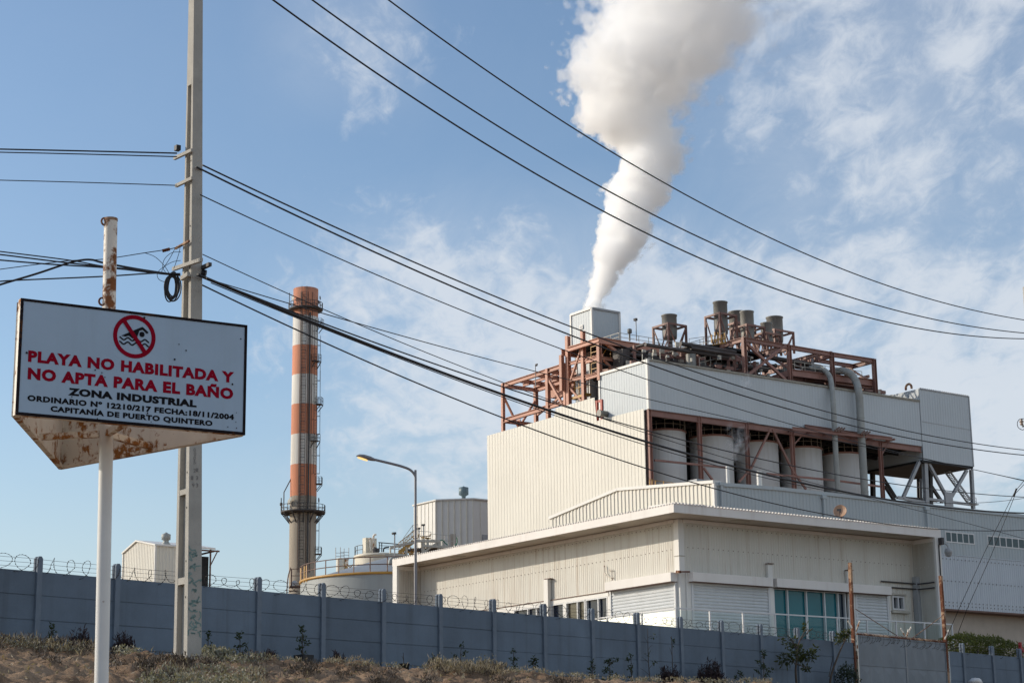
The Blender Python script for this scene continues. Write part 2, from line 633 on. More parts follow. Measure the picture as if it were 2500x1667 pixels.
_m = bpy.data.materials.new('balustrade_glass')
_m.use_nodes = True
_N = NT(_m.node_tree)
_g = _N.n('ShaderNodeBsdfGlossy')
_g.inputs[1].default_value = 0.05
_t = _N.n('ShaderNodeBsdfTransparent')
_t.inputs[0].default_value = (0.84, 0.90, 0.89, 1)
_fr = _N.n('ShaderNodeFresnel')
_fr.inputs[0].default_value = 1.3
_x = _N.n('ShaderNodeMixShader')
_N.l(_fr.outputs[0], _x.inputs[0])
_N.l(_t.outputs[0], _x.inputs[1])
_N.l(_g.outputs[0], _x.inputs[2])
_o = _N.n('ShaderNodeOutputMaterial')
_N.l(_x.outputs[0], _o.inputs[0])
MT['clearglass'] = _m

_m = bpy.data.materials.new('lamp_glow')
_m.use_nodes = True
_N = NT(_m.node_tree)
_e = _N.n('ShaderNodeEmission')
_e.inputs[0].default_value = (1.0, 0.62, 0.24, 1)
_e.inputs[1].default_value = 1.1
_o = _N.n('ShaderNodeOutputMaterial')
_N.l(_e.outputs[0], _o.inputs[0])
MT['glow'] = _m

object_tone(MT['fence'], 0.12)
object_tone(MT['drum'], 0.22)
object_tone(MT['redsteel'], 0.12)
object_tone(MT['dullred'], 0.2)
object_tone(MT['machine'], 0.5)
GZ = 4.21   # level ground behind the concrete fence
# ================================================================== GROUND
import numpy as np


def interp(x, pts):
    if x <= pts[0][0]:
        return pts[0][1]
    for (x0, y0), (x1, y1) in zip(pts, pts[1:]):
        if x <= x1:
            return y0 + (y1 - y0) * (x - x0) / (x1 - x0)
    return pts[-1][1]


def catmull(pts, k=8):
    out = []
    n = len(pts)
    for i in range(n - 1):
        p0, p1, p2, p3 = pts[max(i - 1, 0)], pts[i], pts[i + 1], pts[min(i + 2, n - 1)]
        for j in range(k):
            t = j / k
            out.append(0.5 * ((2 * p1) + (p2 - p0) * t + (2 * p0 - 5 * p1 + 4 * p2 - p3) * t * t + (3 * p1 - p0 - 3 * p2 + p3) * t ** 3))
    out.append(pts[-1])
    return out


# fence line: level concrete panels, 1.98 m bays
FAZ = R(42.843)
FD = azdir(FAZ)
FN = Vector((math.cos(FAZ), -math.sin(FAZ), 0))          # towards the beach
FF = Fr((-9.780, 39.050), FD, FN)
BAY = 1.9313
FTOP, FBASE = 6.206, 4.206

# brow of the sand bank as seen from the beach: bearing -> elevation and distance
BROW = [(-600, 1585), (0, 1569), (110, 1579), (250, 1590), (450, 1594), (640, 1606), (850, 1619), (1030, 1628), (1235, 1636), (1320, 1641),
        (1450, 1653), (1600, 1660), (1900, 1668), (2100, 1690), (2600, 1740)]
BTAB = []
for px_, py_ in BROW:
    d_ = ray(px_, py_)
    BTAB.append((math.atan2(d_.x, d_.y), d_.z / math.hypot(d_.x, d_.y)))


def fence_dist(a):
    d = azdir(a)
    den = d.dot(FN)
    if abs(den) < 1e-4:
        return 400.0
    t = FF.o.dot(FN) / den
    return t if 0 < t < 400 else 400.0


def ground_z(x, y, rough=True):
    r = math.hypot(x, y)
    a = math.atan2(x, y)
    ac = max(-0.42, min(0.42, a))
    e = interp(ac, BTAB)
    rf = min(fence_dist(ac), 90.0)
    rc = max(22.0, min(0.72 * rf, 52.0))
    zc = 1.6 + rc * e
    if r < rc:
        t = r / rc
        z = zc * (0.25 * t + 0.75 * t * t) if False else zc * t ** 1.12
    else:
        t = min(1.0, (r - rc) / max(rf - 0.4 - rc, 1.0))
        z = zc + (GZ - zc) * t
    if rough and 9 < r < 80 and abs(a) < 0.5:
        w = min(1.0, (r - 9) / 8.0) * (1.0 if r < rc else max(0.25, 1 - (r - rc) / 6.0))
        p = Vector((x, y, 0))
        z += w * (0.09 * noise.noise(p * 0.45) + 0.075 * noise.noise(p * 1.3 + Vector((9, 3, 1))) + 0.13 * abs(noise.noise(p * 2.4 + Vector((2, 7, 5)))) + 0.085 * noise.noise(p * 5.0) + 0.05 * noise.noise(p * 11.0) - 0.065)
    if r > rc:
        z = min(z, GZ + 0.05)
    return z


def sand_material():
    m = bpy.data.materials.new('dry_sand')
    m.use_nodes = True
    N = NT(m.node_tree)
    g = N.n('ShaderNodeNewGeometry').outputs['Position']
    n1 = N.noise(g, 0.9, 6, 0.62)
    n2 = N.noise(g, 14, 5, 0.7)
    c = N.mix(N.rng(n1, 0.35, 0.65), (0.20, 0.130, 0.083), (0.37, 0.26, 0.175))
    c = N.mix(N.math('MULTIPLY', N.rng(n2, 0.55, 0.72), 0.6), c, (0.10, 0.062, 0.042))
    b = principled(N, c, 0.95, 0.0, 0.1)
    n3 = N.noise(g, 9.0, 8, 0.7)
    bp = N.n('ShaderNodeBump')
    bp.inputs['Strength'].default_value = 0.9
    bp.inputs['Distance'].default_value = 0.09
    N.l(n3, bp.inputs['Height'])
    N.l(bp.outputs[0], b.inputs['Normal'])
    return m


MT['sand'] = sand_material()
mb = MB()
azs = [-math.pi + i * math.pi / 12 for i in range(12)]
azs = [a for a in azs if a < -0.42] + [-0.42 + 0.78 * i / 520 for i in range(521)] + [0.36 + (math.pi - 0.36) * i / 12 for i in range(1, 12)]
rs = [0.0, 3, 6, 9, 12, 15, 17, 19] + [20 + 16 * (i / 230) for i in range(231)] + [36.4 + 0.5 * i for i in range(40)] + [58, 62, 68, 76, 90, 120, 200, 400, 900, 2500, 6000]
vs = []
for r_ in rs:
    for a_ in azs:
        x_, y_ = r_ * math.sin(a_), r_ * math.cos(a_)
        vs.append((x_, y_, ground_z(x_, y_)))
na = len(azs)
fs = []
for i in range(len(rs) - 1):
    for j in range(na):
        k = (j + 1) % na
        if i == 0:
            fs.append((0, (i + 1) * na + k, (i + 1) * na + j)[::-1] if False else (i * na + j, (i + 1) * na + j, (i + 1) * na + k))
        else:
            fs.append((i * na + j, (i + 1) * na + j, (i + 1) * na + k, i * na + k))
mb._add(vs, [f[::-1] for f in fs], True)
solo(mb, 'sand_ground', MT['sand'], 'bare brown sand bank rising from the beach to the concrete fence', 'ground', kind='structure', loc=(0, 0, 0))

# ================================================================== CONCRETE FENCE


def fence_post(parent, a, w=0.125):
    m = MB()
    top = FTOP + 0.30
    for n0, n1 in ((-0.075, -0.022), (0.022, 0.075)):          # the two flanges that hold the planks
        m.hexa([FF.p(a - w / 2, n1, FBASE - 0.4), FF.p(a + w / 2, n1, FBASE - 0.4), FF.p(a + w / 2, n0, FBASE - 0.4), FF.p(a - w / 2, n0, FBASE - 0.4)],
               [FF.p(a - w / 2, n1, top - 0.05), FF.p(a + w / 2, n1, top - 0.05), FF.p(a + w / 2, n0, top - 0.05), FF.p(a - w / 2, n0, top - 0.05)])
        m.hexa([FF.p(a - w / 2, n1, top - 0.05), FF.p(a + w / 2, n1, top - 0.05), FF.p(a + w / 2, n0, top - 0.05), FF.p(a - w / 2, n0, top - 0.05)],
               [FF.p(a - w / 2 + 0.035, n1, top), FF.p(a + w / 2 - 0.035, n1, top), FF.p(a + w / 2 - 0.035, n0, top), FF.p(a - w / 2 + 0.035, n0, top)])
    m.box(FF, a - w / 2 + 0.035, a + w / 2 - 0.035, -0.021, 0.021, FBASE - 0.4, top - 0.03)
    return part(m, 'fence_post', MT['postpaint'], parent)


MT['postpaint'] = mat('fence_post_paint', (0.160, 0.195, 0.240), 0.85, var=0.12, vscale=4, streak=0.2, bump=0.2, bscale=60, rust=0.08, rscale=8)


def fence_bay(parent, a0, a1):
    m = MB()
    z = FBASE - 0.42
    zs = [FBASE - 0.42, FBASE, FBASE + 0.5, FBASE + 1.0, FBASE + 1.5, FBASE + 2.0]
    for z0, z1 in zip(zs, zs[1:]):
        j = random.uniform(-0.004, 0.004)
        m.box(FF, a0, a1, -0.019 + j, 0.019 + j, z0 + 0.012, z1 - 0.012)
        m.box(FF, a0, a1, -0.008, 0.004, z0 - 0.012, z0 + 0.012)
    return part(m, 'fence_panel', MT['fence'], parent)


def razor_strand(name_label, a0, a1, loops, zc, rad, label, group):
    random.seed(int(a0 * 10) + 3)
    t = thing('razor_wire', label, 'razor wire', FF.p((a0 + a1) / 2, 0, FTOP), group)
    m = MB()
    n = loops * 18
    pts = []
    rr, zz_, ph = rad, zc, 0.0
    for i in range(n + 1):
        f = i / n
        lp = int(f * loops)
        rg = random.Random(lp * 7 + int(a0))
        nx = random.Random((lp + 1) * 7 + int(a0))
        u = f * loops - lp
        rr = rad * ((1 - u) * rg.uniform(0.45, 1.25) + u * nx.uniform(0.45, 1.25))
        sk = 0.34 * ((1 - u) * rg.uniform(-0.6, 1.9) + u * nx.uniform(-0.6, 1.9))
        ang = 2 * math.pi * f * loops
        a = a0 + (a1 - a0) * f + rr * sk * 2.6 * math.cos(ang)
        z = FTOP + zc + rr * math.sin(ang) + (0.05 * (rg.random() - 0.5))
        pts.append(FF.p(a, rr * 0.8 * math.cos(ang), z))
    m.tube(pts, 0.0045, 4, caps=False)
    for i in range(0, n, 1):                                   # blades clipped along the coil
        p = pts[i]
        d = (pts[i + 1] - p).normalized()
        s_ = d.orthogonal().normalized() * random.uniform(0.010, 0.017)
        m.poly([p - d * 0.012 - s_, p + d * 0.012 - s_ * 0.6, p + d * 0.012 + s_, p - d * 0.012 + s_ * 0.6])
    part(m, 'coil', MT['razor'], t)
    for h in (0.07, 0.16, 0.25):
        m = MB()
        seg = []
        k = max(1, int(round((a1 - a0) / BAY)))
        for i in range(k * 4 + 1):
            f = i / (k * 4)
            seg.append(FF.p(a0 + (a1 - a0) * f, 0.0, FTOP + h - 0.012 * math.sin(math.pi * (i % 4) / 4)))
        m.tube(seg, 0.0035, 4, caps=False)
        part(m, 'strand', MT['razor'], t)
    return t


fence1 = thing('concrete_fence', 'long blue-grey concrete plank fence running from the far left to the metal gate', 'fence', FF.p(7 * BAY, 0, FBASE), None)
for i in range(-8, 16):
    fence_post(fence1, i * BAY)
for i in range(-8, 15):
    fence_bay(fence1, i * BAY + 0.03, (i + 1) * BAY - 0.03)
GA0, GA1 = 15.68 * BAY, 18.57 * BAY
fence_bay(fence1, 15 * BAY + 0.03, GA0 - 0.06)
fence2 = thing('concrete_fence', 'short grey concrete plank fence right of the metal gate, hedge behind it', 'fence', FF.p(20.5 * BAY, 0, FBASE))
rp = [19.1, 20.15, 21.17, 22.2, 23.2, 24.2, 25.2, 26.2, 27.2]
for i in rp:
    fence_post(fence2, i * BAY)
for i, j in zip([18.63] + rp, rp):
    fence_bay(fence2, i * BAY + 0.03, j * BAY - 0.03)
razor_strand('a', -8 * BAY, 15.6 * BAY, 113, 0.115, 0.165, 'long loose coil of razor wire along the top of the left fence', 'coils of razor wire on the fence tops')
razor_strand('b', GA0 + 0.1, GA1 - 0.1, 30, 0.16, 0.17, 'dense tangled coil of razor wire over the metal gate', 'coils of razor wire on the fence tops')
razor_strand('c', 18.7 * BAY, 23.2 * BAY, 15, 0.06, 0.15, 'short coil of razor wire in front of the clipped hedge', 'coils of razor wire on the fence tops')

# ------------------------------------------------------------------ gate
gt = thing('metal_gate', 'grey sheet metal double gate with rusty posts and white V brackets on top', 'gate', FF.p((GA0 + GA1) / 2, 0, FBASE))
gz1 = FF.h(2095, 1549, 0.03)[1]
gmid = FF.a(2211, 0.03, 1560)
for a0, a1 in ((GA0 + 0.10, gmid - 0.012), (gmid + 0.012, GA1 - 0.10)):
    m = MB()
    m.box(FF, a0, a1, -0.012, 0.012, FBASE - 0.3, gz1)
    lf = part(m, 'gate_leaf', MT['gate'], gt)
    m = MB()
    for b0, b1 in ((a0, a0 + 0.05), (a1 - 0.05, a1)):
        m.box(FF, b0, b1, 0.012, 0.032, FBASE - 0.3, gz1)
    for zz0 in (gz1 - 0.05, gz1 - 0.95, gz1 - 1.7):
        m.box(FF, a0 + 0.05, a1 - 0.05, 0.012, 0.03, zz0, zz0 + 0.045)
    part(m, 'leaf_frame', MT['gate'], lf)
    m = MB()                                                   # pressed diamond folds
    for zz0, zz1 in ((gz1 - 0.90, gz1 - 0.05), (gz1 - 1.65, gz1 - 0.95)):
        k = 4
        w = (a1 - a0 - 0.1) / k
        for i in range(k):
            b0 = a0 + 0.05 + i * w
            c = FF.p(b0 + w / 2, 0.042, (zz0 * 0.35 + zz1 * 0.65))
            q = [FF.p(b0, 0.0125, zz0), FF.p(b0 + w, 0.0125, zz0), FF.p(b0 + w, 0.0125, zz1), FF.p(b0, 0.0125, zz1)]
            for u_, v_ in zip(q, q[1:] + q[:1]):
                m.poly([u_, v_, c])
    part(m, 'pressed_fold', MT['gate'], lf)
m = MB()
m.bar(FF.p(GA0 + 0.1, 0.0, gz1 + 0.025), FF.p(GA1 - 0.1, 0.0, gz1 + 0.025), 0.05, 0.04)
for i in range(90):                                            # row of spikes
    a = GA0 + 0.15 + (GA1 - GA0 - 0.3) * i / 89
    m.bar(FF.p(a, 0, gz1 + 0.04), FF.p(a, 0, gz1 + 0.085), 0.012)
part(m, 'spiked_rail', MT['rust'], gt)
for pxb, pyb, pxt, pyt in ((2085, 1600, 2075, 1373), (2310, 1600, 2296, 1405)):
    m = MB()
    b_, t_ = FF.P(pxb, pyb), FF.P(pxt, pyt)
    k = 16
    pts = [b_.lerp(t_, i / k) for i in range(k + 1)]
    for i in range(k):
        w0 = 0.10 + 0.018 * (noise.noise(Vector((i * 1.7, pxb, 0))))
        off = FD * 0.012 * noise.noise(Vector((i * 2.3, pxb, 4)))
        m.bar(pts[i] + off, pts[i + 1] + off, w0, 0.10, FN)
    m.bar(b_ - Z * 1.2, b_, 0.10, 0.10, FN)
    part(m, 'gate_post', MT['rust'], gt)
m = MB()
for p0, p1 in (((2210, 1552), (2199, 1533)), ((2214, 1552), (2224.5, 1530)), ((2214, 1553), (2218, 1536))):
    m.bar(FF.P(*p0, 0.05), FF.P(*p1, 0.05), 0.055, 0.02, FN)
part_each(m, 'bracket', MT['rustwhite2'], gt)
m = MB()
for p0, p1 in (((2080, 1532), (2070, 1515)), ((2088, 1545), (2099, 1515)), ((2306, 1560), (2316, 1537))):
    m.bar(FF.P(*p0, 0.05), FF.P(*p1, 0.05), 0.05, 0.02, FN)
part_each(m, 'bracket', MT['rustwhite2'], gt)
for p0, p1 in (((2089, 1486), (2190, 1551)), ((2299, 1504), (2229, 1556))):
    m = MB()
    m.tube([FF.P(*p0, 0.02), FF.P(*p1, 0.02)], 0.012, 6)
    part(m, 'tie_rod', MT['rust'], gt)
m = MB()
for y_ in (1574, 1600):
    m.cyl(FF.P(2093, y_, 0.05), FF.P(2093, y_ + 8, 0.05), 0.02)
part_each(m, 'hinge', MT['rust'], gt)

# ================================================================== WARNING SIGN
ZB = 4.45
SL, SR, SA = atz(37, 1012, ZB), atz(598, 1062, ZB), atz(147, 1146, ZB)
sd = (SR - SL)
sd.z = 0
SW = sd.length
sd.normalize()
sn = Vector((sd.y, -sd.x, 0))
SF = Fr(SL, sd, sn)
ZT = SF.h(44, 727)[1]
pole_c = (SL + SR + SA) / 3
Ypole = pole_c.y
pb, pt = at(247, 1690, Ypole), at(270.5, 537, Ypole)
pdir = (pt - pb).normalized()
pb = pb - pdir * ((pb.z - ground_z(pb.x, pb.y, False)) / pdir.z + 0.3)
sign = thing('warning_sign', 'rusty white three-sided beach warning sign on a white pole, lettering in red and black', 'sign', (pb.x, pb.y, pb.z))
PR = 0.056
m = MB()
m.tube([pb, pb.lerp(pt, (ZB + 0.35 - pb.z) / (pt.z - pb.z))], PR, 24)
part(m, 'pole', MT['polewhite'], sign)
m = MB()
zq = (ZB + 0.35 - pb.z) / (pt.z - pb.z)
m.tube([pb.lerp(pt, zq), pt], PR * 0.985, 24)
up = part(m, 'upper_pole', MT['rustwhite'], sign)
m = MB()
m.tube([pt - pdir * 0.012, pt + pdir * 0.012], PR * 1.03, 24)
part(m, 'pole_cap', MT['rust'], up)
for y_ in (541, 736):
    m = MB()
    c = at(256 if y_ < 600 else 250, y_, Ypole - 0.02)
    ax = Vector((0.75, 0.0, 0.0))
    m.tube([c + Vector((math.cos(k * math.pi / 6) * 0.026, 0.012 * math.cos(k * math.pi / 6), math.sin(k * math.pi / 6) * 0.032)) for k in range(12)], 0.0085, 6, True)
    part(m, 'lifting_eye', MT['rust'], up)

TH = 0.06


def sign_panel(P, Q, name, mface, front=False):
    d = (Q - P)
    d.z = 0
    L_ = d.length
    d.normalize()
    n = Vector((d.y, -d.x, 0))
    fr = Fr(P, d, n)
    return fr, L_


m = MB()
m.box(SF, 0, SW, -TH, -0.004, ZB, ZT)
fp = part(m, 'front_panel', MT['rustwhite2'], sign)
m = MB()
bw = 0.022
m.box(SF, 0.0, bw, -0.004, 0.008, ZB, ZT)
m.box(SF, SW - bw, SW, -0.004, 0.008, ZB, ZT)
m.box(SF, bw, SW - bw, -0.004, 0.008, ZB, ZB + bw)
m.box(SF, bw, SW - bw, -0.004, 0.008, ZT - 0.02, ZT)
part(m, 'border', MT['signborder'], fp)
m = MB()
m.box(SF, bw, SW - bw, -0.003, 0.003, ZB + bw, ZT - 0.02)
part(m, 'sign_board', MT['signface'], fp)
for P, Q in ((SR - sn * TH, SA), (SA, SL - sn * TH)):
    fr, L_ = sign_panel(P, Q, 'p', None)
    m = MB()
    m.box(fr, 0.004, L_ - 0.004, -0.012, 0.012, ZB, ZT - 0.02)
    bp_ = part(m, 'rear_panel', MT['rustwhite2'], sign)
    m = MB()
    for zz0 in (ZB + 0.0,):
        m.box(fr, 0.03, L_ - 0.03, -0.035, -0.013, zz0 + 0.002, zz0 + 0.03)
    part(m, 'angle_iron', MT['rustwhite2'], bp_)
pc = pb + pdir * ((ZB + 0.06 - pb.z) / pdir.z)
for tgt in ((SL + SA) / 2, (SR + SA) / 2, SL.lerp(SR, 0.5) - sn * TH):
    m = MB()
    tg = Vector((tgt.x, tgt.y, pc.z))
    dd = (tg - pc).normalized()
    m.bar(pc + dd * PR, tg, 0.05, 0.05)
    part(m, 'brace', MT['rustwhite2'], sign)


def text_mesh(s, weight=0.0, spacing=1.0):
    cu = bpy.data.curves.new('lettering', 'FONT')
    cu.body = s
    cu.size = 1.0
    cu.offset = weight
    cu.space_character = spacing
    cu.resolution_u = 3
    o = bpy.data.objects.new('lettering', cu)
    col.objects.link(o)
    dg = bpy.context.evaluated_depsgraph_get()
    me = o.evaluated_get(dg).to_mesh()
    vs = [v.co.copy() for v in me.vertices]
    fs = [list(p.vertices) for p in me.polygons]
    o.evaluated_get(dg).to_mesh_clear()
    bpy.data.objects.remove(o)
    bpy.data.curves.remove(cu)
    return vs, fs


def put_text(mb, s, fr, a0, a1, zb, zt, n, weight, zbase=None, spacing=1.05):
    """fit a line of text into a rectangle of a frame; the rectangle bounds the capitals"""
    vs, fs = text_mesh(s, weight, spacing)
    x0, x1 = min(v.x for v in vs), max(v.x for v in vs)
    hv, _ = text_mesh('HEN', weight)
    y0, y1 = min(v.y for v in hv), max(v.y for v in hv)
    P = [fr.p(a0 + (a1 - a0) * (v.x - x0) / (x1 - x0), n, zb + (zt - zb) * (v.y - y0) / (y1 - y0)) for v in vs]
    mb._add(P, fs)


def sgn(x, y):          # a place in the enlarged view of the sign -> photograph pixels
    return x / 2.306, 500 + y / 2.306


def srect(l, rgt):
    """left (x, ytop, ybottom) and right (x, ytop, ybottom) -> a0, a1, z bottom, z top"""
    aL, zLt = SF.h(*sgn(l[0], l[1]), 0.005)
    _, zLb = SF.h(*sgn(l[0], l[2]), 0.005)
    aR, zRt = SF.h(*sgn(rgt[0], rgt[1]), 0.005)
    _, zRb = SF.h(*sgn(rgt[0], rgt[2]), 0.005)
    return aL, aR, (zLb + zRb) / 2, (zLt + zRt) / 2


m = MB()
put_text(m, 'PLAYA NO HABILITADA Y', SF, *srect((160, 822, 886), (1319, 938, 1000)), 0.005, 0.056, spacing=1.13)
part(m, 'red_lettering', MT['crimson'], fp)
m = MB()
put_text(m, 'NO APTA PARA EL BA\u00d1O', SF, *srect((158, 920, 987), (1314, 1028, 1090)), 0.005, 0.056, spacing=1.13)
part(m, 'red_lettering', MT['crimson'], fp)
m = MB()
put_text(m, 'ZONA INDUSTRIAL', SF, *srect((385, 1032, 1074), (1108, 1096, 1137)), 0.005, 0.06, spacing=1.1)
part(m, 'black_lettering', MT['blackpaint'], fp)
m = MB()
put_text(m, 'ORDINARIO N\u00ba 12210/217 FECHA:18/11/2004', SF, *srect((155, 1075, 1106), (1318, 1174, 1206)), 0.005, 0.054, spacing=1.12)
part(m, 'black_lettering', MT['blackpaint'], fp)
m = MB()
put_text(m, 'CAPITAN\u00cdA DE PUERTO QUINTERO', SF, *srect((285, 1136, 1166), (1197, 1210, 1241)), 0.005, 0.055, spacing=1.12)
part(m, 'black_lettering', MT['blackpaint'], fp)
# no-swimming roundel
ac, zc_ = SF.h(*sgn(757, 742), 0.005)
ar, _ = SF.h(*sgn(876, 742 + 10), 0.005)
RR = ar - ac
m = MB()
k = 48
for i in range(k):
    t0, t1 = 2 * math.pi * i / k, 2 * math.pi * (i + 1) / k
    m.poly([SF.p(ac + RR * 0.81 * math.cos(t0), 0.0055, zc_ + RR * 0.81 * math.sin(t0)), SF.p(ac + RR * math.cos(t0), 0.0055, zc_ + RR * math.sin(t0)),
            SF.p(ac + RR * math.cos(t1), 0.0055, zc_ + RR * math.sin(t1)), SF.p(ac + RR * 0.81 * math.cos(t1), 0.0055, zc_ + RR * 0.81 * math.sin(t1))])
dx_, dz_ = math.cos(R(-53)), math.sin(R(-53))
ex, ez = -dz_, dx_
h = RR * 0.095
m.poly([SF.p(ac + dx_ * s_ * RR * 0.88 + ex * t_ * h, 0.0085, zc_ + dz_ * s_ * RR * 0.88 + ez * t_ * h) for s_, t_ in ((-1, -1), (1, -1), (1, 1), (-1, 1))])
part(m, 'roundel', MT['crimson'], fp)
m = MB()


def sw(x, y):
    return ac + x * RR, zc_ + y * RR


def ribbon(mb, pts, w, n, fr):
    for (x0, y0), (x1, y1) in zip(pts, pts[1:]):
        l_ = math.hypot(x1 - x0, y1 - y0)
        ex_, ey_ = -(y1 - y0) / l_ * w / 2, (x1 - x0) / l_ * w / 2
        mb.poly([fr.p(x0 + ex_, n, y0 + ey_), fr.p(x0 - ex_, n, y0 - ey_), fr.p(x1 - ex_, n, y1 - ey_), fr.p(x1 + ex_, n, y1 + ey_)])


head = [SF.p(*sw(0.35 + 0.125 * math.cos(2 * math.pi * i / 20), 0.145 + 0.125 * math.sin(2 * math.pi * i / 20))[:1], 0.0065, sw(0, 0.145 + 0.125 * math.sin(2 * math.pi * i / 20))[1]) for i in range(20)]
m.poly(head)
body = [(-0.62, -0.02), (0.36, 0.50), (0.66, 0.27), (0.58, 0.19), (0.38, 0.36), (0.22, 0.30), (0.12, -0.03), (-0.10, -0.09), (-0.26, 0.02), (-0.42, -0.04)]
bpts = [SF.p(sw(x, y)[0], 0.0065, sw(x, y)[1]) for x, y in body]
for q in ((0, 1, 5), (1, 2, 3, 4), (1, 4, 5), (0, 5, 6, 8), (6, 7, 8), (0, 8, 9)):
    m.poly([bpts[i] for i in q])
for y0 in (-0.12, -0.32):
    pts = [sw(-0.70 + 1.4 * i / 40, y0 - 0.02 + 0.06 * math.cos(2 * math.pi * 3.5 * i / 40)) for i in range(41)]
    ribbon(m, pts, RR * 0.065, 0.006, SF)
part(m, 'swimmer_symbol', MT['blackpaint'], fp)
m = MB()
for x, y, r_ in ((150, 833, 9), (812, 636, 9), (1355, 755, 6), (1007, 785, 5), (1047, 820, 6), (983, 870, 8), (1308, 1010, 8), (830, 1173, 7), (1330, 1170, 4), (1327, 1222, 4), (1282, 1250, 5), (1331, 1256, 5),
                 (535, 930, 6), (573, 945, 5), (590, 970, 5), (548, 1203, 5), (404, 1080, 5), (850, 1222, 4)):
    a_, z_ = SF.h(*sgn(x, y), 0.006)
    rr = 0.72 * r_ / 2.306 * Ypole / FPX
    m.poly([SF.p(a_ + rr * math.cos(i * math.pi / 4), 0.0095, z_ + rr * math.sin(i * math.pi / 4)) for i in range(8)])
part(m, 'bolt_head', MT['signborder'], fp)

# ================================================================== CONCRETE UTILITY POLE
PY = 30.0
E0, E1 = at(457, 1592, PY), at(473.5, 0, PY + 0.1)
E1 = E1 + (E1 - E0) * 0.11
E0 = Vector((E0.x, E0.y, ground_z(E0.x, E0.y, False) - 0.5)) if False else E0 + (E0 - E1).normalized() * 0.35


def pz(py):
    t = (1592 - py) / 1592 / 1.11
    return t


def pole_sec(t):
    """near edge point, depth along D_L (a) and along D_R (b) at height fraction t"""
    e = E0.lerp(E1, t)
    return e, 0.50 + (0.165 - 0.50) * min(t, 1.0), 0.250 + (0.155 - 0.250) * min(t, 1.0)


def pole_block(mb, t0, t1, u0, u1, v0, v1):
    """u across D_L as fractions, v inwards along D_R as fractions"""
    b, tp = [], []
    for t, dst in ((t0, b), (t1, tp)):
        e, a, w = pole_sec(t)
        for u, v in ((u0, v0), (u0, v1), (u1, v1), (u1, v0)):
            dst.append(e + D_L * a * u + D_R * w * v)
    mb.hexa(b, tp)


upole = thing('utility_pole', 'tall tapering concrete utility pole with recessed sides standing behind the sign', 'utility pole', (E0.x, E0.y, E0.z))
m = MB()
t_top = pz(207)
pole_block(m, 0, t_top, 0.0, 0.26, 0, 1)
pole_block(m, 0, t_top, 0.80, 1.0, 0, 1)
pole_block(m, 0, t_top, 0.26, 0.80, 0.36, 0.64)
pole_block(m, t_top, 1.06, 0, 1, 0, 1)
for y0, y1 in ((1605, 1577), (1390, 1375), (1188, 1176), (985, 975)):
    for v0, v1 in ((0.015, 0.36), (0.64, 0.985)):
        pole_block(m, pz(y0), pz(y1), 0.26, 0.80, v0, v1)
part(m, 'shaft', MT['concrete'], upole)
m = MB()
for y_ in (1140, 1220, 1340, 1420, 1545, 400, 560, 660):
    e, a, w = pole_sec(pz(y_))
    c = e + D_L * a * 0.16 - D_R * 0.003
    m.poly([c + D_L * 0.014 * math.cos(k * math.pi / 4) + Z * 0.018 * math.sin(k * math.pi / 4) for k in range(8)])
part(m, 'bolt_hole', MT['blackpaint'], upole)
# mounting arms on the sunny side
PL = frL(at(465, 800, PY))
arms = []
for p0, p1, w_, rs_ in (((426, 387), (469, 367), 0.045, 'concrete'), ((430, 454), (470, 435), 0.045, 'concrete'), ((428, 607), (462, 588), 0.03, 'rust'), ((423, 657), (492, 634), 0.05, 'concrete'), ((444, 680), (461, 669), 0.06, 'concrete')):
    m = MB()
    m.bar(PL.P(*p0, 0.045), PL.P(*p1, 0.045), w_, w_ * 1.2)
    arms.append(part(m, 'mounting_arm', MT[rs_], upole))
m = MB()
m.bar(PL.P(492, 655, -0.22), PL.P(513, 645, -0.22), 0.06, 0.06)
part(m, 'mounting_arm', MT['darksteel'], upole)
m = MB()
m.cyl(at(493, 666, PY + 0.2), at(503, 668, PY + 0.2), 0.06, seg=12)
part(m, 'cable_clamp', MT['cable'], upole)
m = MB()
m.box(PL, PL.a(436, 0.1, 372), PL.a(430, 0.1, 372), 0.06, 0.14, PL.h(430, 381)[1], PL.h(430, 369)[1])
part(m, 'insulator', MT['cable'], upole)
# graffiti and stamped figures on the shaded side
teal = mat('faded_teal_spray', (0.19, 0.28, 0.265), 0.85, var=0.15, vscale=9)
PRF = frR(at(457, 1450, PY))
m = MB()
rg = random.Random(12)
for yc in (1318, 1345, 1372, 1398, 1430, 1452, 1474, 1497):
    e, a, w = pole_sec(pz(yc))
    fr = frR(e)
    for _ in range(4 if yc != 1345 else 2):
        x0, y0 = rg.uniform(0.15, 0.85) * w, e.z + rg.uniform(-0.07, 0.07)
        pts = [(x0, y0)]
        for _k in range(4):
            pts.append((min(0.93 * w, max(0.06 * w, pts[-1][0] + rg.uniform(-0.09, 0.09))), pts[-1][1] + rg.uniform(-0.07, 0.05)))
        ribbon(m, pts, 0.020, 0.0045, fr)
part(m, 'graffiti', teal, upole)
m = MB()
for s_, px_, py_ in (('0', 475, 1098), ('0', 476, 1108), ('0', 475, 1118), ('5', 475, 1128), ('2', 475, 1148), ('1', 481, 1147), ('1', 469, 1166), ('3', 481, 1166), ('9', 472, 1184), ('3', 481, 1184)):
    e, a, w = pole_sec(pz(py_))
    fr = frR(e)
    a_, z_ = fr.h(px_, py_)
    put_text(m, s_, fr, a_ - 0.02, a_ + 0.02, z_ - 0.03, z_ + 0.03, 0.004, 0.0)
part(m, 'stamped_figures', mat('stamped_shadow', (0.20, 0.19, 0.18), 0.9), upole)
m = MB()
e, a, w = pole_sec(pz(1372))
fr = frL(e + D_R * w * 0.355)
c_ = a * 0.36
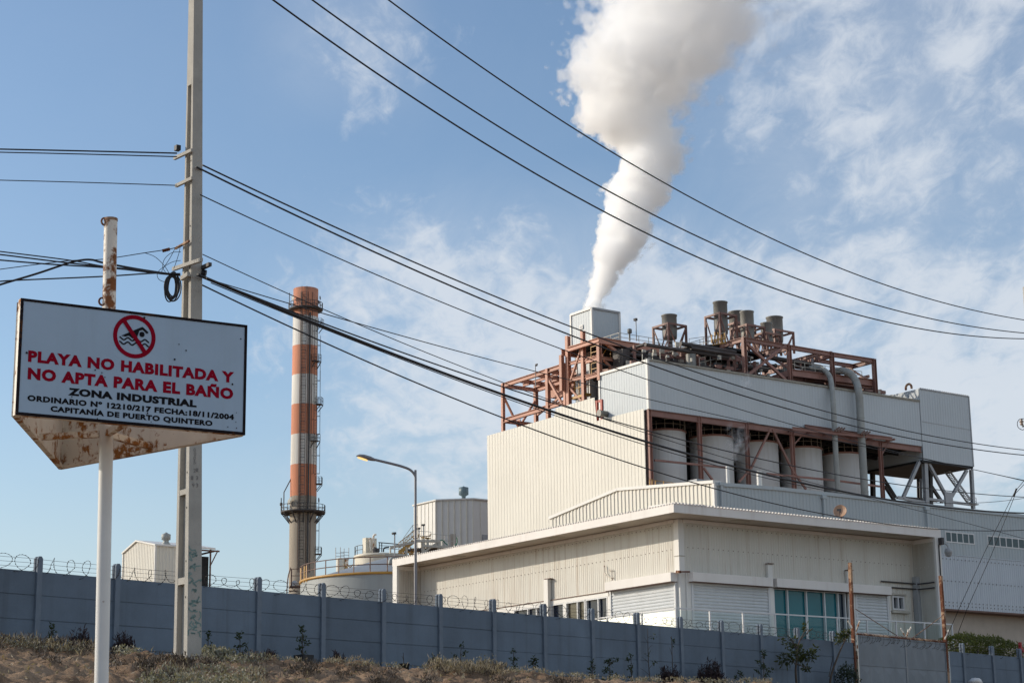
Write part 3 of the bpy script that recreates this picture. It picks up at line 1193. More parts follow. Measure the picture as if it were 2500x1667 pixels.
m.poly([fr.p(c_ + 0.13 * math.cos(k * math.pi / 10), 0.004, e.z + 0.135 * math.sin(k * math.pi / 10)) for k in range(20)])
pd = part(m, 'painted_disc', mat('dark_blue_paint', (0.01, 0.035, 0.10), 0.6), upole)
m = MB()
m.poly([fr.p(c_ + 0.105 * math.cos(k * math.pi / 10), 0.007, e.z + 0.11 * math.sin(k * math.pi / 10)) for k in range(20)])
part(m, 'disc_centre', mat('sky_blue_paint', (0.06, 0.25, 0.50), 0.6), pd)
# crossarm at the top, above the picture, that carries the three line wires

# ------------------------------------------------------------------ second pole just outside the picture and the wires between
P2 = at(2552, 1300, 64)
cdir = Vector((P2.x - E0.x, P2.y - E0.y, 0))
CL = cdir.length
cdir.normalize()
cn = Vector((cdir.y, -cdir.x, 0))
FC = Fr((E0.x, E0.y), cdir, cn)
p2 = thing('utility_pole', 'concrete utility pole at the right edge holding the stay wires and far cable ends', 'utility pole', (P2.x, P2.y, 4.4))
m = MB()
zt2 = at(2552, 700, 64).z
m.hexa([(P2.x - .2, P2.y - .15, 4.4), (P2.x + .2, P2.y - .15, 4.4), (P2.x + .2, P2.y + .15, 4.4), (P2.x - .2, P2.y + .15, 4.4)],
       [(P2.x - .1, P2.y - .09, zt2), (P2.x + .1, P2.y - .09, zt2), (P2.x + .1, P2.y + .09, zt2), (P2.x - .1, P2.y + .09, zt2)])
part(m, 'shaft', MT['concrete'], p2)
m = MB()
iz = at(2495, 1040, 64)
m.bar(iz, Vector((P2.x, P2.y, iz.z)), 0.06, 0.06)
part(m, 'mounting_arm', MT['galv'], p2)
m = MB()
c = at(2494, 1031, 64)
m.lathe(c - Z * 0.10, [(0.02, 0), (0.06, 0.02), (0.06, 0.07), (0.03, 0.09), (0.075, 0.11), (0.075, 0.15), (0.03, 0.17), (0.05, 0.2), (0.0, 0.24)], 12)
ins = part(m, 'insulator', mat('porcelain', (0.35, 0.26, 0.2), 0.2), p2)
m = MB()
m.tube(catmull([at(2500, 1022, 63.9), at(2490, 1023, 63.9), at(2484, 1031, 63.9), at(2486, 1043, 63.9), at(2496, 1049, 63.9), at(2502, 1046, 63.9)], 6), 0.012, 5)
part(m, 'jumper_wire', MT['cable'], ins)


def wire(name, pts, n, rad, label, cat='cable', group='overhead cables between the utility poles', deg=2, ext=None, fr=None, through=False):
    fr = fr or FC
    hs = [fr.h(px, py, n) for px, py in pts]
    if through:
        P = catmull([fr.p(a, n, z) for a, z in hs], 8)
    else:
        A = np.array([h_[0] for h_ in hs])
        B = np.array([h_[1] for h_ in hs])
        c = np.polyfit(A, B, deg)
        a0, a1 = A.min(), A.max()
        if ext:
            a0, a1 = (ext[0] if ext[0] is not None else a0), (ext[1] if ext[1] is not None else a1)
        P = [fr.p(a0 + (a1 - a0) * i / 60, n, float(np.polyval(c, a0 + (a1 - a0) * i / 60))) for i in range(61)]
        if name == 'power_line':
            P.append(P[-1] + (P[-1] - P[-2]).normalized() * 30)
            P.insert(0, P[0] + (P[0] - P[1]).normalized() * 25)
    if fr is not FC:
        k_ = max((0, -1), key=lambda j: (P[j] - E0).length)
        if k_ == 0:
            P.insert(0, P[0] + (P[0] - P[3]).normalized() * 25)
        else:
            P.append(P[-1] + (P[-1] - P[-4]).normalized() * 25)
    m = MB()
    m.tube(P, rad, 6)
    return solo(m, name, MT['cable'], label, cat, group, loc=P[0])


GC = 'overhead cables between the utility poles'
wire('power_line', [(946, 0), (1300, 245), (1625, 452), (1950, 611), (2174, 700), (2500, 781)], -1.0, 0.0165, 'highest line wire crossing the top of the steam plume', deg=3, ext=(2.0, CL + 2))
wire('power_line', [(760, 0), (1300, 355.6), (1625, 545), (1950, 679.6), (2180, 756), (2500, 813)], 0.0, 0.0165, 'middle line wire of the upper three, crossing the steam plume', deg=3, ext=(1.0, CL + 1))
wire('power_line', [(664.5, 0), (1300, 415.8), (1600, 585), (1883, 700), (2180, 789), (2500, 827)], 1.0, 0.0165, 'lowest line wire of the upper three, meeting the plume just above its base', deg=3, ext=(0.6, CL))
wire('cable', [(492, 402), (1054, 660), (1200, 719), (1780, 933.6), (1826, 950), (2500, 1098)], 0.05, 0.014, 'upper cable of the pair from the topmost bracket, passing over the exhaust tower', deg=3, ext=(0, CL))
wire('cable', [(492, 414), (1012, 660), (1200, 739.5), (1764, 950), (2500, 1110.7)], -0.1, 0.016, 'lower thicker cable of the pair from the topmost bracket, passing over the exhaust tower', deg=3, ext=(0, CL))
wire('cable', [(493, 477.4), (891.6, 660), (1200, 785.8), (1780, 991), (2500, 1172)], 0.0, 0.010, 'thin single cable from the second bracket, running to the upper grey cladding', deg=3, ext=(0, CL))
wire('cable', [(493, 620.7), (640, 688.5), (876.8, 791), (1200, 924.5), (1467, 1019.6), (1780, 1120), (2095, 1208)], 0.1, 0.008, 'thinnest cable, leaving the pole above the clamp and passing across the chimney top', deg=3, ext=(0, CL * 0.99))
wire('cable', [(493, 672), (640, 727), (865.7, 789.5), (1200, 875), (1780, 1018), (2031.6, 1078), (2255, 1117), (2500, 1174)], -0.25, 0.009, 'slack thin cable that rises away from the thick bundle after the chimney', deg=3, ext=(0, CL))
wire('cable', [(493, 674), (788, 790), (1010, 869), (1180, 929.5), (1377.6, 991), (1780, 1102.5), (2250, 1190), (2500, 1213)], 0.2, 0.013, 'cable just above the thick bundle in front of the cream wall', deg=3, ext=(0, CL))
wire('cable_bundle', [(493, 678), (580, 708), (788, 797), (1010, 882), (1180, 946), (1355, 1007), (1560, 1074), (1780, 1134.4), (2011, 1190), (2200, 1224), (2500, 1252)], 0.0, 0.026, 'thick black cable bundle sagging across the cream wall and hall roof', 'cable bundle', deg=3, ext=(0, CL))
wire('cable', [(493, 682), (788, 801), (1010, 887), (1180, 953), (1560, 1082), (1780, 1143), (2011, 1196)], 0.3, 0.009, 'thin cable hanging just under the thick black bundle', deg=3, ext=(0, CL * 0.97))
wire('cable', [(493, 693), (580, 739.5), (640, 766.6), (1200, 1009.6), (1560, 1137.8), (1780, 1201), (2031, 1255.8), (2167, 1281), (2500, 1293)], 0.1, 0.013, 'lowest cable from the pole, dropping past the rusty satellite dish', deg=3, ext=(0, CL))
# wires arriving from the left
FLW = Fr((E0.x, E0.y), azdir(R(-82)), azdir(R(188)))
GL = 'cables reaching the pole from the left edge'
wire('cable', [(-60, 363), (0, 365), (215, 369), (432, 374.5)], 0.1, 0.013, 'upper of two cables reaching the topmost bracket from the left', group=GL, fr=FLW, deg=2)
wire('cable', [(-60, 371), (0, 372), (215, 377), (432, 383)], 0.15, 0.010, 'lower of two cables reaching the topmost bracket from the left', group=GL, fr=FLW, deg=2)
wire('cable', [(-60, 439), (0, 440), (215, 446), (432, 453)], 0.1, 0.008, 'thin cable reaching the second bracket from the left', group=GL, fr=FLW, deg=2)
wire('cable', [(-60, 606), (0, 614), (167, 635), (252, 650), (330, 658), (400, 667), (440, 668)], 0.1, 0.011, 'uppermost of the low cables from the left edge, descending to the clamp', group=GL, fr=FLW, through=True)
wire('cable', [(-60, 615), (0, 621.5), (150, 640), (250, 651), (400, 669), (440, 670)], 0.16, 0.013, 'second of the low cables from the left edge, descending to the clamp', group=GL, fr=FLW, through=True)
wire('cable', [(-60, 630), (0, 635), (120, 645), (250, 653), (380, 665), (440, 671)], 0.22, 0.013, 'third, flattest of the low descending cables behind the sign pole', group=GL, fr=FLW, through=True)
wire('cable', [(-60, 716), (0, 695), (90, 668), (165, 643), (200, 635), (225, 634.5), (250, 641), (330, 656), (400, 667), (440, 672)], 0.05, 0.018, 'thick cable rising from the left edge and bending over behind the sign pole', group=GL, fr=FLW, through=True)
wire('cable', [(-60, 692), (0, 687), (45, 684), (250, 675), (380, 667), (440, 670)], 0.28, 0.012, 'low cable rising gently from the left edge just above the sign', group=GL, fr=FLW, through=True)
wire('cable', [(-60, 665), (0, 657.5), (95, 645), (175, 636), (250, 633), (350, 618), (420, 607), (446, 598)], 0.34, 0.007, 'thin wire with a strain insulator climbing to the rusty bracket', group=GL, fr=FLW, through=True)
m = MB()
for i in range(4):
    p0, p1 = FLW.P(397 + i * 4.6, 612.6 - i * 1.2, 0.34), FLW.P(400.4 + i * 4.6, 611.8 - i * 1.2, 0.34)
    m.cyl(p0, p1, 0.028, seg=8)
solo(m, 'strain_insulator', MT['rust'], 'small ribbed insulator on the thin wire left of the pole', 'insulator')
for lab, pts in (('thin drop wire looping widest from the left cable to the clamp', [(355, 618), (378, 627), (398, 645), (410, 662), (412, 668)]),
                 ('thin drop wire hanging from the rusty bracket straight to the coil', [(440, 602), (437, 618), (428, 646), (424, 656)]),
                 ('thin curled drop wire bulging left of the coil and pole', [(442, 615), (420, 617), (402, 632), (397, 652), (404, 664)]),
                 ('thin drop wire curling low beside the cable coil', [(441, 636), (420, 640), (395, 655), (384, 668), (388, 682), (404, 688), (414, 680)]),
                 ('thin drop wire crossing behind the other loops at the pole', [(428, 605), (415, 630), (402, 650), (395, 662), (400, 668)])):
    m = MB()
    m.tube(catmull([FLW.P(px, py, 0.2) for px, py in pts], 8), 0.005, 5)
    solo(m, 'drop_wire', MT['cable'], lab, 'wire', 'loose drop wires beside the pole')
cc = FLW.P(420, 698, 0.18)
m = MB()
rg = random.Random(4)
ux = Vector((0.50, 0.82, 0.0)).normalized()
for i in range(11):
    ru, rv = 0.155 + rg.uniform(-0.06, 0.04), 0.215 + rg.uniform(-0.05, 0.03)
    off = Vector((rg.uniform(-0.025, 0.025), rg.uniform(-0.04, 0.04), rg.uniform(-0.03, 0.02) - (0.05 if i > 8 else 0)))
    m.tube([cc + off + ux * ru * math.cos(k * math.pi / 14) + (Z + ux * 0.12) * rv * math.sin(k * math.pi / 14) for k in range(28)], 0.011, 6, True)
solo(m, 'cable_coil', MT['cable'], 'coil of spare black cable hanging on the utility pole', 'cable coil')
for lab, pts in (('upper stay wire with a turnbuckle running down to the gate', [(2545, 1120), (2478, 1199), (2405, 1345), (2341, 1486), (2322, 1530)]), ('lower stay wire running down beside the hedge', [(2545, 1135), (2480, 1203), (2420, 1355), (2361, 1486), (2337, 1550)])):
    A_ = Vector((P2.x, P2.y, at(*pts[0], 64).z))
    B_ = at(*pts[-1], 70.5)
    frs = Fr((A_.x, A_.y), Vector((B_.x - A_.x, B_.y - A_.y, 0)).normalized(), Vector((B_.y - A_.y, A_.x - B_.x, 0)).normalized())
    m = MB()
    m.tube([frs.P(px, py, 0) for px, py in pts] + [frs.P(pts[-1][0] - 30, pts[-1][1] + 68, 0)], 0.011, 5)
    solo(m, 'stay_wire', MT['cable'], lab, 'stay wire', 'stay wires of the right pole')
m = MB()
m.cyl(at(2482, 1192, 64.6), at(2474, 1212, 64.7), 0.035, 0.02, 8)
solo(m, 'turnbuckle', MT['cable'], 'small dark turnbuckle on the upper stay wire', 'turnbuckle')
# ================================================================== OFFICE BUILDING
OC = at(1656, 1300, 70)
OR_, OL = frR(OC), frL(OC)
OH = 1.25                                              # eave overhang
z_wt = OR_.h(1657, 1266)[1]                            # wall top / soffit
z_fl = OR_.h(1725, 1492, 1.2)[1] - 1.0                 # balcony floor
z_ft = OR_.h(1646, 1230, 0)[1]
WL = OL.a(1027, 0, 1440)                               # left face, up to its end wall
WR = OR_.a(2231, 0, 1400)                              # right face, up to its end wall
ft = 0.31
office = thing('office_building', 'low white corrugated office with a wide flat roof, roller shutters and teal glazing', 'building', OR_.p(6, -6, GZ))
pit = 0.125
zb0 = GZ
# walls as corrugated sheets, cut round the glazed bands
zl_lint = OL.h(1260, 1462)[1]                          # underside of the left cladding
zl_lint2 = OL.h(1211, 1483.5)[1]
zs_top = OR_.h(1690, 1396)[1]
zs_bot = OR_.h(1690, 1419)[1]
m = MB()
a_s0, a_s1 = OL.a(1651, 0, 1400), OL.a(1479, 0, 1430)
m.rib(OL, 0.22, a_s1, zs_top - 0.05, z_wt, 0.0, pit, 0.009)
m.rib(OL, a_s1, WL, zl_lint2, z_wt, 0.0, pit, 0.009)
m.rib(OR_, 0.22, OR_.a(2174, 0, 1440), zs_top - 0.05, z_wt, 0.0, pit, 0.009)
aw0, aw1, zw0, zw1 = OR_.a(2176, 0, 1450), OR_.a(2205, 0, 1455), OR_.h(2176, 1488)[1], OR_.h(2176, 1453)[1]
m.rib(OR_, OR_.a(2174, 0, 1440), WR, zw1, z_wt, 0.0, pit, 0.009)
m.rib(OR_, aw1, WR, zb0, zw1, 0.0, pit, 0.02)
m.rib(OR_, aw0, aw1, zb0, zw0, 0.0, pit, 0.02)
m.rib(OR_, OR_.a(2163, 0, 1440), aw0, zb0, zs_bot, 0.0, pit, 0.02)
m.rib(OL, 0.3, WL, zb0, z_fl - 0.2, 0.0, pit, 0.02)
m.rib(OR_, 0.3, WR, zb0, z_fl - 0.2, 0.0, pit, 0.02)
part(m, 'corrugated_wall', MT['officewall'], office)
m = MB()                                               # solid core behind the sheets
m.hexa([OR_.p(0.45, -0.45, zb0), OR_.p(WR, -0.45, zb0), OR_.p(WR, -WL, zb0), OR_.p(0.45, -WL, zb0)][::1],
       [OR_.p(0.45, -0.45, z_wt), OR_.p(WR, -0.45, z_wt), OR_.p(WR, -WL, z_wt), OR_.p(0.45, -WL, z_wt)])
part(m, 'inner_wall', MT['beige'], office)
m = MB()                                               # rivet lines
for fr, a0, a1, zz in ((OL, 0.3, WL, OL.h(1654, 1339)[1]), (OR_, 0.3, WR, OR_.h(1669, 1335)[1]), (OL, 0.3, WL, z_wt - 0.22), (OR_, 0.3, WR, z_wt - 0.22), (OR_, OR_.a(2206), WR, OR_.h(2215, 1490)[1])):
    k = int((a1 - a0) / 0.25)
    for i in range(k):
        a = a0 + 0.125 + i * 0.25
        m.box(fr, a - 0.015, a + 0.015, 0.012, 0.022, zz - 0.015, zz + 0.015)
part(m, 'rivet_row', mat('rivet_brown', (0.16, 0.10, 0.07), 0.7), office)
# end walls that carry the roof edge
zc0 = GZ
for fr, a, nm, sgn_ in ((OL, WL, 'end_wall', 1), (OR_, WR, 'end_wall', 1)):
    m = MB()
    wx = 0.30 if fr is OL else 0.28
    m.box(fr, a + 0.02, a + wx, -0.4, OH - 0.11, zc0, z_wt)
    ew = part(m, nm, MT['officewall'], office)
    m = MB()
    f2 = Fr(fr.p(a, 0, 0), fr.n, -fr.d)                # its inner face, looking along the wall
    m.rib(f2, 0.03, OH - 0.11, zc0, z_wt - 0.18, -0.02, pit, 0.003)
    for zz in (z_wt - 0.32, OR_.h(1669, 1335)[1] - 0.1, zl_lint + 0.0):
        for i in range(5):
            b = 0.15 + i * 0.22
            m.box(f2, b - 0.018, b + 0.018, -0.004, 0.014, zz - 0.018, zz + 0.018)
    part(m, 'ribbed_lining', MT['officewall'], ew)
    m = MB()
    m.box(fr, a - 0.015, a + wx + 0.03, OH - 0.11, OH, zc0, z_wt - 0.004)
    part(m, 'edge_trim', MT['white'], ew)
    m = MB()
    m.box(f2, 0.02, OH - 0.12, -0.018, 0.03, z_wt - 0.17, z_wt - 0.003)
    part(m, 'top_trim', MT['fascia'], ew)
# roof: fascia, soffit, corrugated top
RO = Fr(OC, D_R, -D_L)
aR1, aL1 = WR + 0.36, WL + 0.36
tipc = OR_.p(0, 0, 0)


def rp_(a, b, z):       # a along D_R, b along D_L from the wall corner
    return OC.xy.to_3d() + D_R * a + D_L * b + Z * z


roof = None
m = MB()
fz0, fz1 = z_wt - 0.005, z_wt + ft
th = 0.06
m.hexa([rp_(-OH, -OH, fz0), rp_(aR1, -OH, fz0), rp_(aR1, -OH + th, fz0), rp_(-OH + th, -OH + th, fz0)], [rp_(-OH, -OH, fz1), rp_(aR1, -OH, fz1), rp_(aR1, -OH + th, fz1), rp_(-OH + th, -OH + th, fz1)])
m.hexa([rp_(-OH, -OH, fz0), rp_(-OH + th, -OH + th, fz0), rp_(-OH + th, aL1, fz0), rp_(-OH, aL1, fz0)], [rp_(-OH, -OH, fz1), rp_(-OH + th, -OH + th, fz1), rp_(-OH + th, aL1, fz1), rp_(-OH, aL1, fz1)])
m.hexa([rp_(-OH + th, aL1 - th, fz0), rp_(8, aL1 - th, fz0), rp_(8, aL1, fz0), rp_(-OH + th, aL1, fz0)], [rp_(-OH + th, aL1 - th, fz1), rp_(8, aL1 - th, fz1), rp_(8, aL1, fz1), rp_(-OH + th, aL1, fz1)])
m.hexa([rp_(aR1 - th, -OH + th, fz0), rp_(aR1, -OH + th, fz0), rp_(aR1, 8, fz0), rp_(aR1 - th, 8, fz0)], [rp_(aR1 - th, -OH + th, fz1), rp_(aR1, -OH + th, fz1), rp_(aR1, 8, fz1), rp_(aR1 - th, 8, fz1)])
roof = part(m, 'roof_fascia', MT['fascia'], office)
m = MB()
zs = z_wt + 0.02
m.hexa([rp_(-OH + th, -OH + th, zs), rp_(aR1 - th, -OH + th, zs), rp_(aR1 - th, WL, zs), rp_(-OH + th, WL + 0.3, zs)], [rp_(-OH + th, -OH + th, zs + .05), rp_(aR1 - th, -OH + th, zs + .05), rp_(aR1 - th, WL, zs + .05), rp_(-OH + th, WL + 0.3, zs + .05)])
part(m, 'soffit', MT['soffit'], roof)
m = MB()
fRo = Fr(rp_(0, -OH, 0), D_R, -D_L)
fLo = Fr(rp_(-OH, 0, 0), D_L, -D_R)
k = int((aR1 + OH) / 0.16)
for i in range(k):                                     # corrugated sheet edge along the fascia
    a = -OH + 0.08 + i * 0.16
    m.bar(fRo.p(a, 0.05, fz1 + 0.025), fRo.p(a, -1.5, fz1 + 0.07), 0.08, 0.05)
k = int((aL1 + OH) / 0.16)
for i in range(k):
    a = -OH + 0.08 + i * 0.16
    m.bar(fLo.p(a, 0.03, fz1 + 0.012), fLo.p(a, -1.5, fz1 + 0.06), 0.08, 0.03)
m.hexa([rp_(-OH, -OH, fz1), rp_(aR1, -OH, fz1), rp_(aR1, WL, fz1 + .5), rp_(-OH, aL1, fz1 + .02)], [rp_(-OH, -OH, fz1 + .012), rp_(aR1, -OH, fz1 + .012), rp_(aR1, WL, fz1 + .55), rp_(-OH, aL1, fz1 + .03)])
part(m, 'roof_sheet', MT['fascia'], roof)
m = MB()                                               # trim where the wall meets the soffit
m.box(OL, 0.2, WL, 0.022, 0.07, z_wt - 0.13, z_wt - 0.003)
m.box(OR_, 0.2, WR, 0.022, 0.07, z_wt - 0.13, z_wt - 0.003)
part(m, 'cornice_trim', MT['fascia'], office)
m = MB()
for a in (3.2, 6.6, 10.0, 13.6, 16.8):                 # soffit hatches on the left eave
    c = rp_(-OH * 0.52, a, zs - 0.012)
    m.bar(c - D_L * 0.35, c + D_L * 0.35, 0.32, 0.012)
for a in (2.5, 6.5, 10.5):
    c = rp_(a, -OH * 0.52, zs - 0.012)
    m.bar(c - D_R * 0.35, c + D_R * 0.35, 0.32, 0.012)
part_each(m, 'soffit_hatch', mat('hatch_board', (0.42, 0.38, 0.30), 0.7), roof)
# corner column / downpipe
m = MB()
m.hexa([rp_(-0.02, -0.02, zb0), rp_(0.24, -0.02, zb0), rp_(0.24, 0.24, zb0), rp_(-0.02, 0.24, zb0)], [rp_(-0.02, -0.02, z_wt - .004), rp_(0.24, -0.02, z_wt - .004), rp_(0.24, 0.24, z_wt - .004), rp_(-0.02, 0.24, z_wt - .004)])
cp = part(m, 'corner_post', MT['white'], office)
m = MB()
zz = OR_.h(1660, 1357)[1]
m.hexa([rp_(-0.04, -0.04, zz), rp_(0.26, -0.04, zz), rp_(0.26, 0.26, zz), rp_(-0.04, 0.26, zz)], [rp_(-0.04, -0.04, zz + .03), rp_(0.26, -0.04, zz + .03), rp_(0.26, 0.26, zz + .03), rp_(-0.04, 0.26, zz + .03)])
part(m, 'joint_band', MT['palerail'], cp)


def shutter(fr, p0, p1, box0, box1, zt0, zt1, cap0=True):
    """roller shutter between two picture columns; box on top"""
    a0, a1 = sorted((fr.a(p0, 0.05, 1430), fr.a(p1, 0.05, 1430)))
    m = MB()
    n = 0.06
    z = zt0 + 0.03
    vs_ = []
    k = 0
    while z > z_fl - 0.05:
        m._add([fr.p(a0, n, z), fr.p(a1, n, z), fr.p(a1, n + 0.03, z - 0.045), fr.p(a0, n + 0.03, z - 0.045), fr.p(a1, n + 0.026, z - 0.085), fr.p(a0, n + 0.026, z - 0.085), fr.p(a1, n, z - 0.12), fr.p(a0, n, z - 0.12)],
               [(0, 3, 2, 1), (3, 5, 4, 2), (5, 7, 6, 4)])
        z -= 0.12
    sh = part(m, 'roller_shutter', MT['shutter'], office)
    b0, b1 = sorted((fr.a(box0, 0.3, 1420), fr.a(box1, 0.3, 1420)))
    m = MB()
    m.box(fr, b0, b1, 0.022, 0.36, zt0, zt1)
    part(m, 'shutter_box', MT['fascia'], sh)
    m = MB()
    for e in (a0 - 0.09, a1):
        m.box(fr, e, e + 0.09, 0.022, 0.12, z_fl, zt0 - 0.004)
    part_each(m, 'guide_rail', MT['frame'], sh)
    m = MB()
    m.box(fr, b0 + 0.02, b1 - 0.02, 0.05, 0.34, zt0 - 0.02, zt0 - 0.001)
    part(m, 'box_underside', MT['brownrail'], sh)
    return sh


shutter(OL, 1648, 1494, 1641, 1479, OL.h(1641, 1418, 0.3)[1], OL.h(1641, 1396, 0.3)[1])
zt0, zt1 = OR_.h(1690, 1418, 0.3)[1], OR_.h(1690, 1396, 0.3)[1]
shutter(OR_, 1690, 1872, 1690, 1885, zt0, zt1)
shutter(OR_, 2088, 2161, 1895, 2173, zt0, zt1)


def window(fr, a0, a1, z0, z1, nm, muls, matg, n=-0.06, fw=0.05, parent=None):
    m = MB()
    m.box(fr, a0, a0 + fw, n - 0.05, 0.05, z0, z1)
    m.box(fr, a1 - fw, a1, n - 0.05, 0.05, z0, z1)
    m.box(fr, a0 + fw, a1 - fw, n - 0.05, 0.05, z1 - fw, z1)
    m.box(fr, a0 + fw, a1 - fw, n - 0.05, 0.05, z0, z0 + fw)
    for a in muls:
        m.box(fr, a - fw * 0.55, a + fw * 0.55, n + 0.005, 0.045, z0 + fw, z1 - fw)
    w = part(m, nm, MT['frame'], parent or office)
    m = MB()
    ed = [a0 + fw] + list(muls) + [a1 - fw]
    mats = matg if isinstance(matg, list) else [matg]
    for i, (b0, b1) in enumerate(zip(ed, ed[1:])):
        m.cur = min(i, len(mats) - 1)
        m.poly([fr.p(b0, n, z0), fr.p(b1, n, z0), fr.p(b1, n, z1), fr.p(b0, n, z1)])
    m.cur = 0
    part(m, 'pane', mats, w)
    return w


A = lambda px: OR_.a(px, 0.0, 1470)
window(OR_, A(1887), A(2063), z_fl, zt0 - 0.0, 'glazed_screen', [A(1922), A(1968), A(2012), A(2045)], [MT['tealglass']] * 4 + [MT['darkglass']])
window(OR_, aw0, aw1, zw0, zw1, 'window', [(aw0 + aw1) / 2], MT['darkglass'], n=-0.10, fw=0.07)
m = MB()
m.box(OR_, aw0 - 0.12, aw1 + 0.2, 0.02, 0.16, zw0 - 0.12, zw0 - 0.03)
m.box(OR_, aw0 - 0.05, aw1 + 0.1, 0.02, 0.10, zw1 + 0.02, zw1 + 0.08)
part(m, 'window_sill', MT['palerail'], office)
m = MB()                                               # posts between the bays
for p0, p1 in ((1872, 1887), (2063, 2086), (2162, 2170)):
    m.box(OR_, A(p0) + 0.1, A(p1) - 0.02, 0.0, 0.10, z_fl, zt0 - 0.004)
m.box(OR_, 0.245, A(1690) - 0.10, -0.05, 0.08, z_fl, zs_top - .06)
m.box(OL, 0.245, OL.a(1648, 0, 1430) - 0.10, -0.05, 0.08, z_fl, zs_top - .06)
part_each(m, 'bay_post', MT['white'], office)
# left face strip: lintel band and windows
B = lambda px: OL.a(px, 0.0, 1470)
m = MB()
zw_t = OL.h(1464, 1458)[1]
m.box(OL, B(1488), WL, -0.05, 0.045, zw_t, zl_lint2 - 0.004)
part(m, 'lintel_band', MT['white'], office)
m = MB()
m.box(OL, B(1488), WL, 0.046, 0.08, zl_lint2 - 0.035, zl_lint2 - 0.006)
part(m, 'drip_edge', MT['brownrail'], office)
window(OL, B(1485), B(1432), z_fl, zw_t - 0.004, 'window', [B(1462)], MT['darkglass'])
window(OL, B(1430), B(1383), z_fl, zw_t - 0.004, 'window', [B(1411)], MT['brownglass'])
window(OL, B(1378), B(1347), z_fl, zw_t - 0.004, 'window', [], MT['darkglass'])
window(OL, B(1325), B(1256), z_fl, zw_t - 0.004, 'window', [B(1311), B(1290)], MT['darkglass'])
window(OL, B(1230), B(1150), z_fl, zw_t - 0.004, 'window', [B(1205), B(1180)], MT['darkglass'])
m = MB()
for p0, p1 in ((1493, 1486), (1383, 1378), (1347, 1325), (1256, 1230), (1150, 1070)):
    m.box(OL, B(p0), B(p1), -0.05, 0.05, z_fl, zw_t - 0.004)
part_each(m, 'bay_post', MT['white'], office)
# small white ducts, pipes
m = MB()
m.box(OL, OL.a(1342, .1, 1430), OL.a(1332, .1, 1430), 0.022, 0.20, z_fl, OL.h(1337, 1414, .1)[1])
part(m, 'white_duct', MT['white'], office)
m = MB()
m.box(OR_, OR_.a(1865, .1), OR_.a(1876, .1), 0.022, 0.14, zt1 + 0.003, OR_.h(1865, 1376, .1)[1])
part(m, 'white_duct', MT['white'], office)
m = MB()
m.box(OR_, OR_.a(2056, .1), OR_.a(2067, .1), 0.022, 0.14, zt1 + 0.003, OR_.h(2056, 1392, .1)[1])
part(m, 'white_duct', MT['white'], office)
for fr, p0, p1, yy in ((OL, 1343, 1331, 1413), (OR_, 1864, 1877, 1375.5), (OR_, 2055, 2068, 1391.5)):
    m = MB()
    a0, a1 = sorted((fr.a(p0, .1), fr.a(p1, .1)))
    zz = fr.h(p0, yy, .1)[1]
    m.box(fr, a0, a1, 0.02, 0.22, zz + 0.002, zz + 0.03)
    part(m, 'duct_cap', MT['brownrail'], office)
m = MB()
m.box(OR_, OR_.a(2228, .0, 1450), WR + 0.02, 0.022, 0.26, zb0, OR_.h(2235, 1408, .1)[1])
part(m, 'downpipe', MT['greysteel'], office)
for y0, y1, p0 in ((1418, 1424, 2151), (1433, 1437, 2174)):
    m = MB()
    ed = [OR_.P(p0, y0, 0.06), OR_.P(2228, y1, 0.06), OR_.p(WR - 0.1, 0.30, OR_.h(2240, y1 + 1, .3)[1])]
    e2 = OR_.p(WR - 0.06, OH - 0.15, OR_.h(2240, y1 + 1, .3)[1])
    m.tube(ed + [e2], 0.03, 6)
    part(m, 'conduit', MT['darksteel'], office)
m = MB()
m.tube([OL.P(1475.5, 1380, .08), OL.P(1476, 1397, .10), OL.P(1482, 1406, .12), OL.P(1494, 1409, .08)], 0.022, 6)
m.tube([OL.P(1484, 1392, .08), OL.P(1494, 1390, .08), OL.P(1495, 1416, .08)], 0.02, 6)
part_each(m, 'cable_hook', MT['rustwhite'], office)
m = MB()
m.tube([OR_.p(WR + 0.16, OH + 0.03, OR_.h(2298, 1330, OH)[1]), OR_.p(WR + 0.16, OH + 0.03, OR_.h(2304, 1412, OH)[1]), OR_.p(WR + 0.2, OH + 0.03, zb0)], 0.025, 6)
part(m, 'conduit', MT['darksteel'], office)
m = MB()                                               # red bits at the shutter box ends
m.bar(OR_.P(1664, 1395, .2), OR_.P(1684, 1395, .2), 0.05)
m.bar(OL.P(1652, 1395, .1), OL.P(1661, 1395, .1), 0.09)
part_each(m, 'bracket', MT['rust'], office)
# balcony slab and glass balustrade
BN = 1.75
m = MB()
m.hexa([rp_(-BN, -BN, z_fl - .22), rp_(WR + .3, -BN, z_fl - .22), rp_(WR + .3, -0.02, z_fl - .22), rp_(-0.02, -0.02, z_fl - .22)], [rp_(-BN, -BN, z_fl), rp_(WR + .3, -BN, z_fl), rp_(WR + .3, -0.02, z_fl), rp_(-0.02, -0.02, z_fl)])
m.hexa([rp_(-BN, -BN, z_fl - .22), rp_(-0.02, -0.02, z_fl - .22), rp_(-0.02, 8.5, z_fl - .22), rp_(-BN, 8.5, z_fl - .22)], [rp_(-BN, -BN, z_fl), rp_(-0.02, -0.02, z_fl), rp_(-0.02, 8.5, z_fl), rp_(-BN, 8.5, z_fl)])
part(m, 'balcony_slab', MT['palerail'], office)
bal = thing('glass_balustrade', 'clear glass balustrade with white posts along the office balcony', 'balustrade', rp_(-BN, -BN, z_fl))
m = MB()
m.bar(rp_(-BN + .1, -BN + .1, z_fl + 1.0), rp_(WR + .25, -BN + .1, z_fl + 1.0), 0.05, 0.05)
m.bar(rp_(-BN + .1, -BN + .125, z_fl + 1.0), rp_(-BN + .1, 8.4, z_fl + 1.0), 0.05, 0.05)
part(m, 'handrail', MT['frame'], bal)
